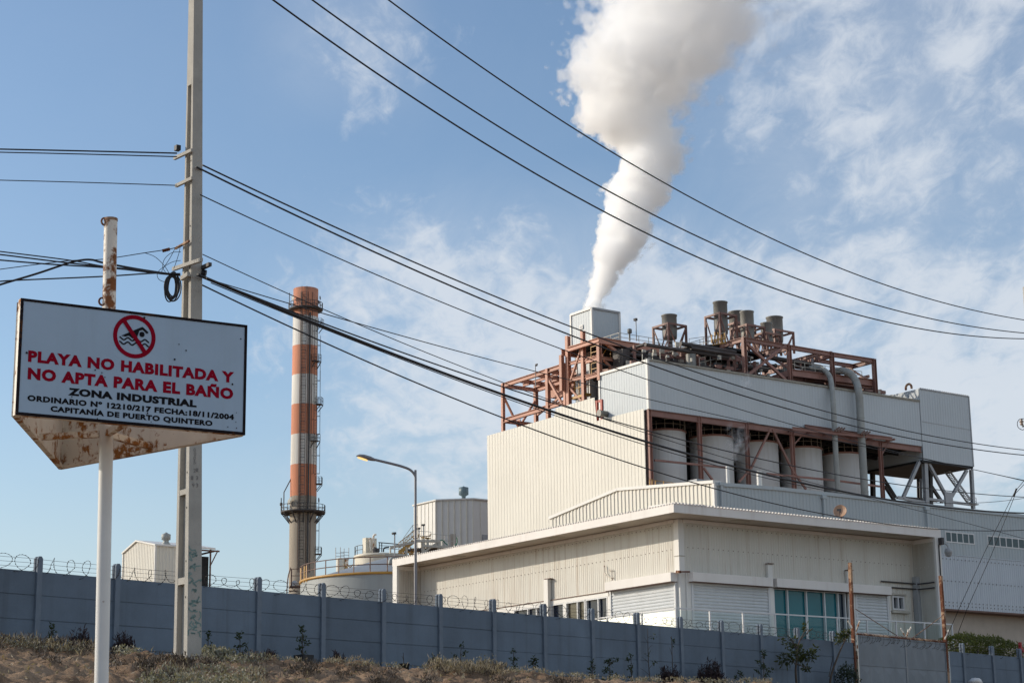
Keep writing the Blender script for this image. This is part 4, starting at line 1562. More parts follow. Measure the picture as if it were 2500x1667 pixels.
aa = [-BN + .1 + i * (WR + BN + .1) / 9 for i in range(10)]
for a in aa:
    m = MB()
    c = rp_(a, -BN + .1, 0)
    m.bar(c + Z * z_fl, c + Z * (z_fl + 0.975), 0.05)
    part(m, 'baluster_post', MT['frame'], bal)
for i in range(1, 6):
    m = MB()
    c = rp_(-BN + .1, -BN + i * 2.0, 0)
    m.bar(c + Z * z_fl, c + Z * (z_fl + 0.975), 0.05)
    part(m, 'baluster_post', MT['frame'], bal)
m = MB()
fb = Fr(rp_(0, -BN + .1, 0), D_R, -D_L)
for a0, a1 in zip(aa, aa[1:]):
    m.poly([fb.p(a0 + .07, 0, z_fl + .08), fb.p(a1 - .07, 0, z_fl + .08), fb.p(a1 - .07, 0, z_fl + .93), fb.p(a0 + .07, 0, z_fl + .93)])
fb2 = Fr(rp_(-BN + .1, 0, 0), D_L, -D_R)
for i in range(5):
    a0 = -BN + 2.0 * i + .07
    m.poly([fb2.p(a0, 0, z_fl + .08), fb2.p(a0 + 1.86, 0, z_fl + .08), fb2.p(a0 + 1.86, 0, z_fl + .93), fb2.p(a0, 0, z_fl + .93)])
part(m, 'glass_pane', MT['clearglass'], bal)
# satellite dish on the roof
dc = OR_.P(2052, 1249, OH - 0.2)
fd = Fr(dc, D_R, -D_L)
dish = thing('satellite_dish', 'rusty round satellite dish standing on the office roof edge', 'satellite dish', dc - Z * 0.35)
m = MB()
ax = (azdir(R(200)) + Z * 0.28).normalized()
ux, uy = ax.cross(Z).normalized(), None
uy = ux.cross(ax).normalized()
rad = 0.255
rings = [(rad * i / 6, 0.09 * (i / 6) ** 2) for i in range(7)]
vs_, fs_ = [], []
for r_, h_ in rings:
    for k in range(24):
        t = 2 * math.pi * k / 24
        vs_.append(dc + ux * r_ * math.cos(t) + uy * r_ * math.sin(t) + ax * h_)
for i in range(6):
    for k in range(24):
        fs_.append((i * 24 + k, i * 24 + (k + 1) % 24, (i + 1) * 24 + (k + 1) % 24, (i + 1) * 24 + k))
m._add(vs_, fs_, True)
m.tube([vs_[-24 + k] for k in range(24)], 0.008, 5, True)
part(m, 'reflector', MT['dish'], dish)
m = MB()
m.tube([dc - uy * rad * 0.95 + ax * 0.08, dc - uy * 0.06 + ax * 0.26], 0.012, 5)
m.bar(dc - uy * 0.02 + ax * 0.24 - ux * 0.07, dc - uy * 0.02 + ax * 0.24 + ux * 0.09, 0.07, 0.08)
m.cyl(dc - uy * 0.08 - ux * 0.03 + ax * 0.2, dc - uy * 0.08 - ux * 0.03 + ax * 0.27, 0.035)
part(m, 'receiver', MT['darksteel'], dish)
m = MB()
m.tube([dc - ax * 0.02, dc - ax * 0.1 - Z * 0.1, dc - ax * 0.1 - Z * 0.35], 0.02, 6)
part(m, 'mast', MT['rust'], dish)
# security camera at the far end of the right face
kc = OR_.p(WR + 0.34, OH + 0.04, 0)
kz = OR_.h(2301, 1322, OH)[1]
scam = thing('security_camera', 'grey dome security camera on a bracket at the office end wall', 'security camera', (kc.x, kc.y, kz - 0.5))
m = MB()
b = Vector((kc.x, kc.y, kz))
m.bar(b - Z * .14 - D_R * 0.1, b + Z * .14 - D_R * 0.1, 0.3, 0.14)
part(m, 'junction_box', MT['darksteel'], scam)
m = MB()
m.tube(catmull([b - Z * .1, b + D_R * .18 - Z * .06, b + D_R * .32 - Z * .16, b + D_R * .34 - Z * .26], 5), 0.025, 6)
part(m, 'arm', MT['greysteel'], scam)
m = MB()
m.lathe(b + D_R * .34 - Z * .60, [(0.0, 0), (0.09, 0.02), (0.13, 0.09), (0.14, 0.14), (0.155, 0.15), (0.155, 0.27), (0.11, 0.34), (0.03, 0.36), (0.0, 0.36)], 16)
part(m, 'dome', MT['greysteel'], scam)

# ================================================================== LONG HALL BEHIND THE OFFICE
HC = at(1744, 1200, 130)
HR, HL = frR(HC), frL(HC)
hall = thing('industrial_hall', 'long pale corrugated hall with clerestory windows behind the office', 'building', HR.p(20, -10, GZ))
zh = HR.h(1744, 1177)[1]
tops = [HR.h(px, py) for px, py in ((1744, 1177), (1790, 1180), (1900, 1188.6), (2095, 1209.8), (2383, 1243.8), (2500, 1256))]
tops.append((tops[-1][0] + 25, tops[-1][1]))
HE = tops[-1][0]
htop = lambda a: interp(a, tops)
seam = HR.h(2319, 1353)[1]
zrec = HR.h(2325, 1486)[1]
m = MB()
m.rib(HR, 0.1, HE, seam, lambda a: htop(a) - 0.25, 0.0, 0.33, 0.035)
part(m, 'upper_wall', MT['hallwall'], hall)
m = MB()
m.rib(HR, 0.1, HE, zrec, seam - 0.06, 0.0, 0.24, 0.03)
m.box(HR, 0.1, HE, -0.1, 0.05, seam - 0.05, seam + 0.0)
part(m, 'lower_wall', MT['halllow'], hall)
m = MB()
m.rib(HR, 0.1, HE, GZ, zrec, -1.5, 0.3, 0.03)
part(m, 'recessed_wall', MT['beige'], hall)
m = MB()
m.box(HR, 0.1, HE, -1.5, 0.06, zrec - 0.12, zrec)
part(m, 'overhang_edge', MT['brownrail'], hall)
m = MB()
for (a0, z0), (a1, z1) in zip(tops, tops[1:]):
    m.hexa([HR.p(a0, 0.12, z0 - 0.25), HR.p(a1, 0.12, z1 - 0.25), HR.p(a1, -0.3, z1 - 0.25), HR.p(a0, -0.3, z0 - 0.25)], [HR.p(a0, 0.12, z0), HR.p(a1, 0.12, z1), HR.p(a1, -0.3, z1), HR.p(a0, -0.3, z0)])
part(m, 'parapet_trim', MT['hallwall'], hall)
m = MB()
m.hexa([HR.p(0.3, -0.3, GZ), HR.p(HE, -1.9, GZ), HR.p(HE, -22, GZ), HR.p(0.3, -22, GZ)], [HR.p(0.3, -0.3, zh - 1.6), HR.p(HE, -1.9, tops[-1][1] - 1.0), HR.p(HE, -22, tops[-1][1] - 1.0), HR.p(0.3, -22, zh - 1.6)])
part(m, 'core', MT['beige'], hall)
gp = [HL.h(1744, 1172), HL.h(1509, 1190.5), HL.h(1343, 1260.6)]
gtop = lambda a: interp(a, sorted(gp))
GE = gp[2][0]
m = MB()
m.rib(HL, 0.0, GE, GZ + 2, lambda a: gtop(a) - 0.22, 0.0, 0.42, 0.06)
part(m, 'gable_wall', MT['cream'], hall)
m = MB()
gg = sorted(gp)
for (a0, z0), (a1, z1) in zip(gg, gg[1:]):
    m.hexa([HL.p(a0 - 0.02, 0.15, z0 - 0.22), HL.p(a1, 0.15, z1 - 0.22), HL.p(a1, -0.6, z1 - 0.22), HL.p(a0 - 0.02, -0.6, z0 - 0.22)][::-1], [HL.p(a0 - 0.02, 0.15, z0), HL.p(a1, 0.15, z1), HL.p(a1, -0.6, z1), HL.p(a0 - 0.02, -0.6, z0)][::-1])
part(m, 'gable_trim', MT['white'], hall)
m = MB()
m.bar(HC.xy.to_3d() + Z * GZ, HC.xy.to_3d() + Z * (zh + 0.1), 0.22, 0.22)
part(m, 'corner_trim', MT['white'], hall)
zw0, zw1 = HR.h(2310, 1323)[1], HR.h(2310, 1296)[1]
for p0, p1, k in ((2307, 2379, 5), (2409, 2530, 8), (2560, 2640, 5)):
    a0, a1 = HR.a(p0, 0, 1310), HR.a(p1, 0, 1330)
    window(HR, a0, a1, zw0, zw1, 'clerestory_window', [a0 + (a1 - a0) * i / k for i in range(1, k)], MT['clerestory'], n=0.045, fw=0.09, parent=hall)
for px_, y0, y1 in ((2010, 1214, 1275), (2262, 1242, 1300), (1760, 1182, 1245)):
    m = MB()
    a = HR.a(px_, 0.1, y0)
    m.box(HR, a - 0.09, a + 0.09, 0.04, 0.22, seam, HR.h(px_, y0 + 3, .1)[1])
    m.box(HR, a - 0.22, a + 0.22, 0.04, 0.26, HR.h(px_, y0 + 3, .1)[1] + 0.005, HR.h(px_, y0 - 1, .1)[1] + 0.1)
    part(m, 'downpipe', MT['hallwall'], hall)
m = MB()
for zz in (seam - 0.35, HR.h(2324, 1418)[1], zrec + 0.25, zrec + 0.5):
    k = int(HE / 0.42)
    for i in range(k):
        a = 0.3 + i * 0.42
        if HR.p(a, 0, 0).x / HR.p(a, 0, 0).y > 0.21:
            m.box(HR, a - 0.04, a + 0.04, 0.028, 0.05, zz - 0.04, zz + 0.04)
part(m, 'rivet_row', mat('rivet_grey', (0.2, 0.2, 0.2), 0.7), hall)
for px_, y0, y1, w in ((1776, 1138, 1182, 0.26), (1853, 1150, 1190, 0.38)):
    fr = HR
    a, z1 = fr.h(px_, y0, -3)
    m = MB()
    c = fr.p(a, -3, 0)
    m.cylz(c, w / 2 + 0.0, zh - 2.2, z1, 12)
    part(m, 'vent_pipe', MT['white'], hall)
a, z1 = HL.h(1700, 1171, -1.5)
m = MB()
m.box(HL, HL.a(1710, -1.5), HL.a(1688, -1.5), -2.6, -1.2, z1 - 0.9, z1)
part(m, 'roof_vent', MT['greysteel'], hall)

# ================================================================== STREET LAMP
lb = at(1014.5, 1300, 66)
lamp = thing('street_lamp', 'grey street lamp with a curved arm, its orange light still on', 'street lamp', (lb.x, lb.y, GZ))
LFr = Fr((lb.x, lb.y), azdir(R(-88)), azdir(R(-178)))
zt_ = LFr.h(1015, 1147)[1]
zm_ = LFr.h(1014, 1378)[1]
m = MB()
m.tube([LFr.p(0, 0, GZ - .2), LFr.p(0, 0, zm_)], [0.062, 0.058], 12)
m.tube([LFr.p(0, 0, zm_), LFr.p(0, 0, zt_)], [0.048, 0.042], 12)
pl = part(m, 'pole', MT['lampgrey'], lamp)
m = MB()
m.tube(catmull([LFr.P(1014.5, 1172), LFr.P(1013, 1160), LFr.P(1002, 1147), LFr.P(985, 1139.5), LFr.P(960, 1132.5), LFr.P(912, 1121)], 6), 0.045, 10)
part(m, 'arm', MT['lampgrey'], lamp)
m = MB()
hp = [LFr.P(px, py) for px, py in ((915, 1122), (905, 1119), (890, 1115), (878, 1112.5), (870, 1112.5))]
wd_ = [0.05, 0.105, 0.14, 0.12, 0.03]
ht_ = [0.05, 0.08, 0.085, 0.06, 0.02]
vs_, fs_ = [], []
for p, w_, h_ in zip(hp, wd_, ht_):
    for k in range(12):
        t = 2 * math.pi * k / 12
        vs_.append(p + LFr.n * w_ * math.cos(t) + Z * h_ * math.sin(t))
for i in range(4):
    for k in range(12):
        fs_.append((i * 12 + k, i * 12 + (k + 1) % 12, (i + 1) * 12 + (k + 1) % 12, (i + 1) * 12 + k))
m._add(vs_, fs_, True)
m._add(vs_[-12:], [tuple(range(12))])
hd = part(m, 'lamp_head', MT['lampgrey'], lamp)
m = MB()
lp = [LFr.P(px, py) for px, py in ((897, 1121.5), (889, 1119.5), (880, 1116.5), (873, 1114))]
wd_ = [0.03, 0.105, 0.10, 0.02]
vs_, fs_ = [], []
for p, w_ in zip(lp, wd_):
    for k in range(9):
        t = math.pi * k / 8
        vs_.append(p + LFr.n * w_ * math.cos(t) - Z * 0.055 * math.sin(t) - Z * 0.005)
for i in range(3):
    for k in range(8):
        fs_.append((i * 9 + k, i * 9 + k + 1, (i + 1) * 9 + k + 1, (i + 1) * 9 + k))
m._add(vs_, fs_, True)
part(m, 'lamp_lens', MT['glow'], hd)
# ================================================================== POWER PLANT
PC = at(1584, 1000, 230)
PR_, PLf = frR(PC), frL(PC)
WXY = PC.xy.to_3d()


def pp(a, b, z):                                       # a along D_R, b along D_L from the plant corner
    return WXY + D_R * a + D_L * b + Z * z


plant = thing('plant_building', 'tall plant block with cream and grey corrugated cladding carried on red steel', 'building', pp(15, 12, GZ))
# --- cream end wall
prof = [PLf.h(1572, 997.3, .3), PLf.h(1467, 1024, .3), PLf.h(1466.5, 966, .3), PLf.h(1355, 997, .3), PLf.h(1354.5, 1016.7, .3), PLf.h(1189, 1063.6, .3)]
pa0, pa1 = prof[0][0], prof[-1][0]
asl0, asl1 = PLf.a(1467, .3, 1000), PLf.a(1453, .3, 1000)


def ptop(a):
    if a <= asl0:
        return interp(a, [prof[0], (asl0, PLf.h(1467, 1024, .3)[1])])
    if a <= asl1:
        return PLf.h(1460, 1027, .3)[1]
    a2 = prof[3][0]
    z2, z3 = PLf.h(1451, 970, .3)[1], prof[3][1]
    if a <= a2:
        return z2 + (z3 - z2) * (a - asl1) / (a2 - asl1)
    return interp(a, [prof[4], prof[5]])


m = MB()
m.rib(PLf, pa0, pa1, GZ, ptop, 0.3, 0.66, 0.032, 0.72)
part(m, 'end_wall', MT['cream'], plant)
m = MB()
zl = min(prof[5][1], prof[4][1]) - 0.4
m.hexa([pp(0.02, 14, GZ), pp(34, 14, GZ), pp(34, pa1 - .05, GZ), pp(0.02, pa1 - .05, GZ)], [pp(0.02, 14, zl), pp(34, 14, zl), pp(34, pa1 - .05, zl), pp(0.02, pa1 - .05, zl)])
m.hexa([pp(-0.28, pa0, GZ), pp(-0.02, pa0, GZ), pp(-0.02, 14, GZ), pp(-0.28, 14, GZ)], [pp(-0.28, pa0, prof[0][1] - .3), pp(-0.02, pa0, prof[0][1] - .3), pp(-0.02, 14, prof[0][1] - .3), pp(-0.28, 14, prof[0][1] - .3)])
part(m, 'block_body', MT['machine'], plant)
# opening with red frame and vent stub
m = MB()
z0o, z1o = PLf.h(1460, 1026, .3)[1], PLf.h(1460, 976, .3)[1]
m.box(PLf, asl0 - 0.1, asl0 + 0.25, -0.5, 0.2, z0o, z1o)
m.box(PLf, asl1 - 0.35, asl1 - 0.02, -0.5, 0.28, z0o, z1o)
m.box(PLf, asl0 + 0.25, asl1 - 0.35, -0.5, 0.2, z1o - 0.3, z1o)
part_each(m, 'red_frame', mat('bright_red_frame', (0.40, 0.06, 0.035), 0.5), plant)
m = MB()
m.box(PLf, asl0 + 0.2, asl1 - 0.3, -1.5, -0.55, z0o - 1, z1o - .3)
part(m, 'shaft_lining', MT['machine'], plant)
m = MB()
vc = PLf.P(1482, 1011, 0)
m.tube([vc - PLf.n * 0.3, vc + PLf.n * 1.2], 0.40, 20)
m.tube([vc + PLf.n * 1.2, vc + PLf.n * 1.32], 0.47, 20)
part(m, 'vent_stub', MT['drum'], plant)
# --- upper clad box
zb_u = PR_.h(1590, 999)[1]
zt_u = PR_.h(1583, 878.8)[1]
UL = PLf.a(1465, 0, 950)
UE = PR_.a(2250, 0, 1080)
ztop_e = PR_.h(2243, 979)[1]
zbot_e = PR_.h(2251, 1089)[1]
utop = lambda a: zt_u + (ztop_e - zt_u) * a / UE
ubot = lambda a: zb_u + (zbot_e - zb_u) * a / UE
m = MB()
m.rib(PR_, 0.1, UE, ubot, utop, 0.02, 0.5, 0.02)
m.rib(PLf, 0.1, UL, lambda a: zb_u, lambda a: zt_u + (PLf.h(1465, 910)[1] - zt_u) * a / UL, 0.02, 0.5, 0.02)
part(m, 'upper_cladding', MT['greywhite'], plant)
m = MB()
m.bar(pp(0, 0, zb_u), pp(0, 0, zt_u + .08), 0.34, 0.34)
m.bar(pp(0, UL, zb_u), pp(0, UL, zt_u), 0.30, 0.30)
m.bar(pp(-.06, .17, zt_u - .1), pp(-.06, UL - .15, zt_u - .1), 0.28, 0.32)
part_each(m, 'corner_trim', MT['white'], plant)
m = MB()
m.bar(pp(.17, -.08, utop(0) + .02), pp(UE, -.08, utop(UE) + .02), 0.30, 0.22)
part(m, 'parapet_trim', mat('weathered_trim', (0.33, 0.31, 0.26), 0.7, var=0.2, vscale=2), plant)
UD = 15.0
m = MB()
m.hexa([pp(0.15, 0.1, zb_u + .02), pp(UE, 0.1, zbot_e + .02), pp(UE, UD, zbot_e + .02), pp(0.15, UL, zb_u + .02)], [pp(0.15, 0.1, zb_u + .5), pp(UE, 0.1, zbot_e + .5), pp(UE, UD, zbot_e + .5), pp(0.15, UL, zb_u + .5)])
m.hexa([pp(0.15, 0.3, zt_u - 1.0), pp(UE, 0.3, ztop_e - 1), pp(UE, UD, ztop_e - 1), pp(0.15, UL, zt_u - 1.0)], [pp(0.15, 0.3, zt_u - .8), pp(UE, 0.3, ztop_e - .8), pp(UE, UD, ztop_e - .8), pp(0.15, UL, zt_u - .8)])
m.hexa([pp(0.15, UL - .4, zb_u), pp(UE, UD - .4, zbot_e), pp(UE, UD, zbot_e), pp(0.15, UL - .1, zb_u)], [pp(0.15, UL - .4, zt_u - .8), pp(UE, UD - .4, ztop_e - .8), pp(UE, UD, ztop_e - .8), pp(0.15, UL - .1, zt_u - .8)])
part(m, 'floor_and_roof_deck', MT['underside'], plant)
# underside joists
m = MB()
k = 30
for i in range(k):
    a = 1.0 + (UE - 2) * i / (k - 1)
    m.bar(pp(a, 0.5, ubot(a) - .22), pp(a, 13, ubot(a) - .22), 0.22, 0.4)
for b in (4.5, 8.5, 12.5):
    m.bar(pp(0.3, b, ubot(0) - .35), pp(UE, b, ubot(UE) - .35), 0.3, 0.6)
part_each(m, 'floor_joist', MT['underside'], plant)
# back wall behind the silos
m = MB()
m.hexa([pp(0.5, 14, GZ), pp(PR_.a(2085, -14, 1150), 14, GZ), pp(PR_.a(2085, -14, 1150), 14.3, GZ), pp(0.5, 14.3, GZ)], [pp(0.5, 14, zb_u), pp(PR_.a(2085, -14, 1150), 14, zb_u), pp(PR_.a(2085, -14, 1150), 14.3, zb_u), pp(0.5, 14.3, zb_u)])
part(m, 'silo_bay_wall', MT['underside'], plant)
# --- red columns and girders of the silo bay
colpx = [1589, 1710.7, 1825.8, 1935.7, 2149.5]
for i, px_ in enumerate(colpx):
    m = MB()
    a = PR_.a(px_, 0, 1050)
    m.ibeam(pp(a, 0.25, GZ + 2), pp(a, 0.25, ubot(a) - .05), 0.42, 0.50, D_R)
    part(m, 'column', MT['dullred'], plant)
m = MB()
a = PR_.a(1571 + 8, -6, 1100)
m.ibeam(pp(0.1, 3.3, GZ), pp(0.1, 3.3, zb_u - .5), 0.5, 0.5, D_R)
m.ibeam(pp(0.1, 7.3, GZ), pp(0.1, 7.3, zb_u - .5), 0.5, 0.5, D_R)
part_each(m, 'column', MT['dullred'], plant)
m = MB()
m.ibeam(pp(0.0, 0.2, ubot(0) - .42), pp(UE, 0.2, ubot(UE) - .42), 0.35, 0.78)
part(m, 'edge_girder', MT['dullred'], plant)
m = MB()


def rl(p0, p1, w=0.24, n=-0.2, h=None):
    m.bar(PR_.P(*p0, n), PR_.P(*p1, n), w, h or w)


rl((1598, 1123), (1772, 1141))
rl((1872, 1156), (2036, 1172))
rl((2036, 1172), (2148, 1187))
rl((1880, 1048), (1834, 1142))
rl((1834, 1142), (1804, 1176))
rl((1886, 1048), (1936, 1150))
rl((1936, 1150), (1968, 1194))
rl((1718, 1142), (1740, 1172))
rl((1960, 1060), (1940, 1083), 0.15)
rl((2176, 1070), (2152, 1110), 0.15)
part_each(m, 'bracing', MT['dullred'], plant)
m = MB()                                               # bracket walkway that guides the two ducts
m.ibeam(PR_.P(1935, 1046, 1.6), PR_.P(2178, 1071, 1.6), 0.3, 0.42)
m.ibeam(PR_.P(1965, 1040, .3), PR_.P(2178, 1071, .3), 0.3, 0.42)
for px_ in (1940, 1985, 2025, 2090, 2130, 2176):
    a = PR_.a(px_, 1.0, 1060)
    zz = PR_.h(px_, interp(px_, [(1935, 1046), (2178, 1071)]), 1.6)[1]
    m.bar(pp(a, -1.6, zz), pp(a, 0.1, zz), 0.18, 0.25)
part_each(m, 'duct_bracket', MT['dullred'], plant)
m = MB()
for px_, py_ in ((2050, 1049), (2112, 1058)):
    for d_ in (-0.5, 0.0, 0.5):
        a, z_ = PR_.h(px_, py_, 1.9)
        m.bar(PR_.p(a + d_ - .4, 1.9, z_ - .2), PR_.p(a + d_ + .5, 1.9, z_ + .35), 0.12, 0.2)
part_each(m, 'duct_clamp', MT['brownrail'], plant)
m = MB()
pts = [(1592, 1170), (1592, 1180)]
for p0 in ((1586, 1171), (1592, 1170), (1600, 1172), (1620, 1174), (1640, 1177)):
    q = PR_.P(*p0, 2.0)
    m.bar(q, q - Z * 1.2, 0.10)
m.bar(PR_.P(1586, 1171, 2), PR_.P(1592, 1170, 2), 0.12)
m.bar(PR_.P(1592, 1172, 2), PR_.P(1650, 1179, 2), 0.06)
part(m, 'yellow_rail', MT['yellow'], plant)
# --- right tower block
TA0, TA1 = PR_.a(2243.5, 0, 965), PR_.a(2366, 0, 1000)
tz0, tz1 = PR_.h(2253, 1122.7)[1], PR_.h(2243, 949)[1]
TD = 11.0
tower = thing('tower_block', 'pale grey clad block raised on trussed legs at the right end of the plant', 'building', pp((TA0 + TA1) / 2, TD / 2, GZ))
m = MB()
m.rib(PR_, TA0, TA1, tz0, tz1, 0.06, 0.5, 0.02)
f_l = Fr(pp(TA0, 0, 0), D_L, -D_R)
f_r = Fr(pp(TA1, 0, 0), D_L, D_R)
m.rib(f_l, 0, TD, zbot_e + .3, tz1, 0.0, 0.5, 0.02)
m.rib(f_r, 0, TD, tz0, tz1, 0.0, 0.5, 0.02)
m.hexa([pp(TA0, 0.1, tz0 + .02), pp(TA1, 0.1, tz0 + .02), pp(TA1, TD, tz0 + .02), pp(TA0, TD, tz0 + .02)], [pp(TA0 + .02, 0.1, tz1 - .1), pp(TA1 - .02, 0.1, tz1 - .1), pp(TA1 - .02, TD, tz1 - .1), pp(TA0 + .02, TD, tz1 - .1)])
part(m, 'cladding', MT['greywhite'], tower)
m = MB()
m.bar(pp(TA1, -.03, tz0 - .05), pp(TA1, -.03, tz1 + .05), 0.2, 0.2)
m.bar(pp(TA0, -.06, tz1), pp(TA1, -.06, tz1), 0.2, 0.14)
m.bar(pp(TA0 + .1, -.06, (tz0 + tz1) / 2 + .4), pp(TA1 - .1, -.06, (tz0 + tz1) / 2 + .2), 0.06, 0.1)
for i in range(46):
    a = TA0 + .2 + (TA1 - TA0 - .4) * i / 45
    m.bar(pp(a, -.05, tz1 + .07), pp(a, -.05, tz1 + .14 + .05 * (i % 2)), 0.10)
part_each(m, 'edge_trim', MT['greysteel'], tower)
m = MB()
m.hexa([pp(TA0 - .2, 0.0, tz0 - .3), pp(TA1, 0, tz0 - .3), pp(TA1, TD, tz0 - .3), pp(TA0 - .2, TD, tz0 - .3)], [pp(TA0 - .2, 0, tz0), pp(TA1, 0, tz0), pp(TA1, TD, tz0), pp(TA0 - .2, TD, tz0)])
m.box(f_l, .02, TD, -.08, -.02, tz0 - .2, zbot_e + .3)  # lower left wall as a near-black panel, its shade put into the colour
part(m, 'underside', MT['underside'], tower)
m = MB()
m.bar(pp(TA1 + .03, 0.5, tz1 - .8), pp(TA1 + .03, 0.5, tz1 - .2), 0.3, 0.5)
part(m, 'floodlight', MT['darksteel'], tower)


def tw(mb, p0, p1, w=0.36, n=-0.5, h=None):
    mb.ibeam(PR_.P(*p0, n), PR_.P(*p1, n), w, h or w, PR_.n)


for p0, p1, w_ in (((2257, 1124), (2262, 1240), 0.62), ((2371, 1146), (2376, 1242), 0.45)):
    m = MB()
    tw(m, p0, p1, w_)
    part(m, 'leg', MT['greysteel'], tower)
m = MB()
tw(m, (2244, 1126), (2204, 1216), .42)
tw(m, (2266, 1130), (2316, 1222), .40)
tw(m, (2360, 1148), (2323, 1212), .40)
tw(m, (2262, 1217), (2376, 1232), .34)
tw(m, (2190, 1214), (2258, 1226), .34)
part_each(m, 'truss_bracing', MT['greysteel'], tower)
m = MB()
a, z_ = PR_.h(2319, 1216, -.1)
m.box(PR_, a - .75, a + .75, -.5, -.2, z_ - 1.1, z_ + .9)
part(m, 'gusset_plate', MT['greysteel'], tower)
m = MB()
nb = -TD + .5
for p0, p1 in (((2130, 1150), (2132, 1230)), ((2244, 1160), (2246, 1235)), ((2270, 1130), (2272, 1240))):
    m.ibeam(PR_.P(*p0, nb if p0[0] != 2270 else -4), PR_.P(*p1, nb if p0[0] != 2270 else -4), .55, .55, PR_.n)
part_each(m, 'rear_leg', MT['darksteel'], tower)
m = MB()
for p0, p1 in (((2152, 1160), (2186, 1214)), ((2160, 1185), (2184, 1222)), ((2274, 1187), (2300, 1226)), ((2190, 1214), (2290, 1222))):
    m.ibeam(PR_.P(*p0, nb), PR_.P(*p1, nb), .40, .40, PR_.n)
part_each(m, 'rear_bracing', MT['darksteel'], tower)
# stair under the block
m = MB()
s0, s1 = PR_.P(2297, 1138, -4), PR_.P(2364, 1230, -4)
for dn in (0.0, 0.9):
    m.bar(s0 + PR_.n * dn, s1 + PR_.n * dn, 0.08, 0.30)
for i in range(26):
    c = s0.lerp(s1, i / 25)
    m.bar(c, c + PR_.n * 0.9, 0.28, 0.05)
for dz in (0.5, 1.0):
    m.bar(s0 + Z * dz, s1 + Z * dz, 0.05)
for i in range(7):
    c = s0.lerp(s1, i / 6)
    m.bar(c, c + Z * 1.0, 0.05)
part(m, 'stair', MT['greysteel'], tower)
m = MB()
for dn in (0.0,):
    q0, q1 = PR_.P(2364, 1228, -.5), PR_.P(2384, 1232, -.5)
    m.bar(q0, q1, 0.9, 0.12)
    for dz in (.5, 1.0):
        m.bar(q0 + Z * dz, q1 + Z * dz, .05)
    m.bar(q1, q1 + Z, .06)
part(m, 'landing', MT['greysteel'], tower)
m = MB()
hk = f_l.P(2219, 957, -2)
m.tube([hk + D_L * 0.55 * math.cos(k * math.pi / 8) + Z * (0.55 * math.sin(k * math.pi / 8) + .6) for k in range(-1, 10)], 0.17, 8)
part(m, 'vent_hoop', MT['rust'], tower)

# --- silos
sn_c = -5.2
SPX = [(1619, 1046), (1735, 1060), (1846.5, 1074), (1954, 1088), (2053, 1102)]
proto = None
SR_ = 0.5 * (1902 - 1794.5) / FPX * 243
for i, (px_, py_) in enumerate(SPX):
    a, z_ = PR_.h(px_, py_, sn_c + SR_)
    a = PR_.a(px_, sn_c, py_)
    c = PR_.p(a, sn_c, 0)
    labs = ['white silo nearest the cream end wall, first of the row under the cladding', 'white silo second from the cream end wall, its top just left of the steam',
            'middle white silo of the row, partly veiled by drifting steam', 'white silo next to the pair of grey ducts, on their left', 'white silo half hidden behind the two grey ducts']
    if proto is None:
        base = Vector((c.x, c.y, GZ))
        zt_s = z_
        proto = thing('silo', labs[0], 'silo', base, 'white silos under the upper cladding')
        m = MB()
        m.lathe((c.x, c.y, 0), [(SR_, GZ), (SR_, z_)], 48)
        sh = part(m, 'shell', MT['silo'], proto)
        m = MB()
        m.lathe((c.x, c.y, 0), [(SR_ + .05, z_ - .02), (SR_ + .12, z_ + .02), (SR_ + .12, z_ + .22), (SR_, z_ + .24)], 48)
        part(m, 'rim', MT['dullred'], proto)
        m = MB()
        for dz in (.65, 1.2):
            m.tube([Vector((c.x + SR_ * math.cos(t * math.pi / 24), c.y + SR_ * math.sin(t * math.pi / 24), z_ + .2 + dz)) for t in range(48)], 0.028, 5, True)
        for t in range(16):
            q = Vector((c.x + SR_ * math.cos(t * math.pi / 8), c.y + SR_ * math.sin(t * math.pi / 8), z_ + .2))
            m.bar(q, q + Z * 1.2, 0.05)
        part(m, 'railing', MT['palerail'], proto)
    else:
        dz = z_ - zt_s
        copy_tree(proto, (c.x, c.y, GZ + dz if abs(dz) < 2 else GZ), labs[i])
# --- the two ducts that come down the face
DN = 1.15
for lab, r_, path in (('narrower grey duct bending over the roof and down the plant face', 0.36, [(1975, 899), (1998, 899), (2014, 905), (2025, 919), (2030, 940), (2034, 985), (2037, 1040), (2041, 1120), (2046, 1200), (2050, 1250)]),
                      ('wider grey duct bending over the roof beside the narrower one', 0.50, [(2030, 912), (2046, 906), (2062, 906), (2078, 914), (2090, 932), (2096, 955), (2099, 985), (2103, 1060), (2107, 1130), (2111, 1200), (2114, 1250)])):
    P = []
    n0 = [-3.0, -2.0, -.9, -.1, .5, DN] + [DN] * 10
    for (px_, py_), n_ in zip(path, n0):
        P.append(PR_.P(px_, py_, n_))
    m = MB()
    P = catmull(P, 6)
    m.tube(P, r_, 18)
    dct = thing('exhaust_duct', lab, 'duct', P[-1], 'grey ducts on the plant face')
    part(m, 'pipe', MT['galv'], dct)
    m = MB()
    for i in range(14, len(P) - 2, 5):
        d = (P[i + 1] - P[i]).normalized()
        m.tube([P[i] - d * .06, P[i] + d * .06], r_ * 1.07, 18)
    part(m, 'flange', MT['galv'], dct)

# ================================================================== ROOF STEEL
roofz = zt_u - .8
GS = 'red steel frames on the plant roof'
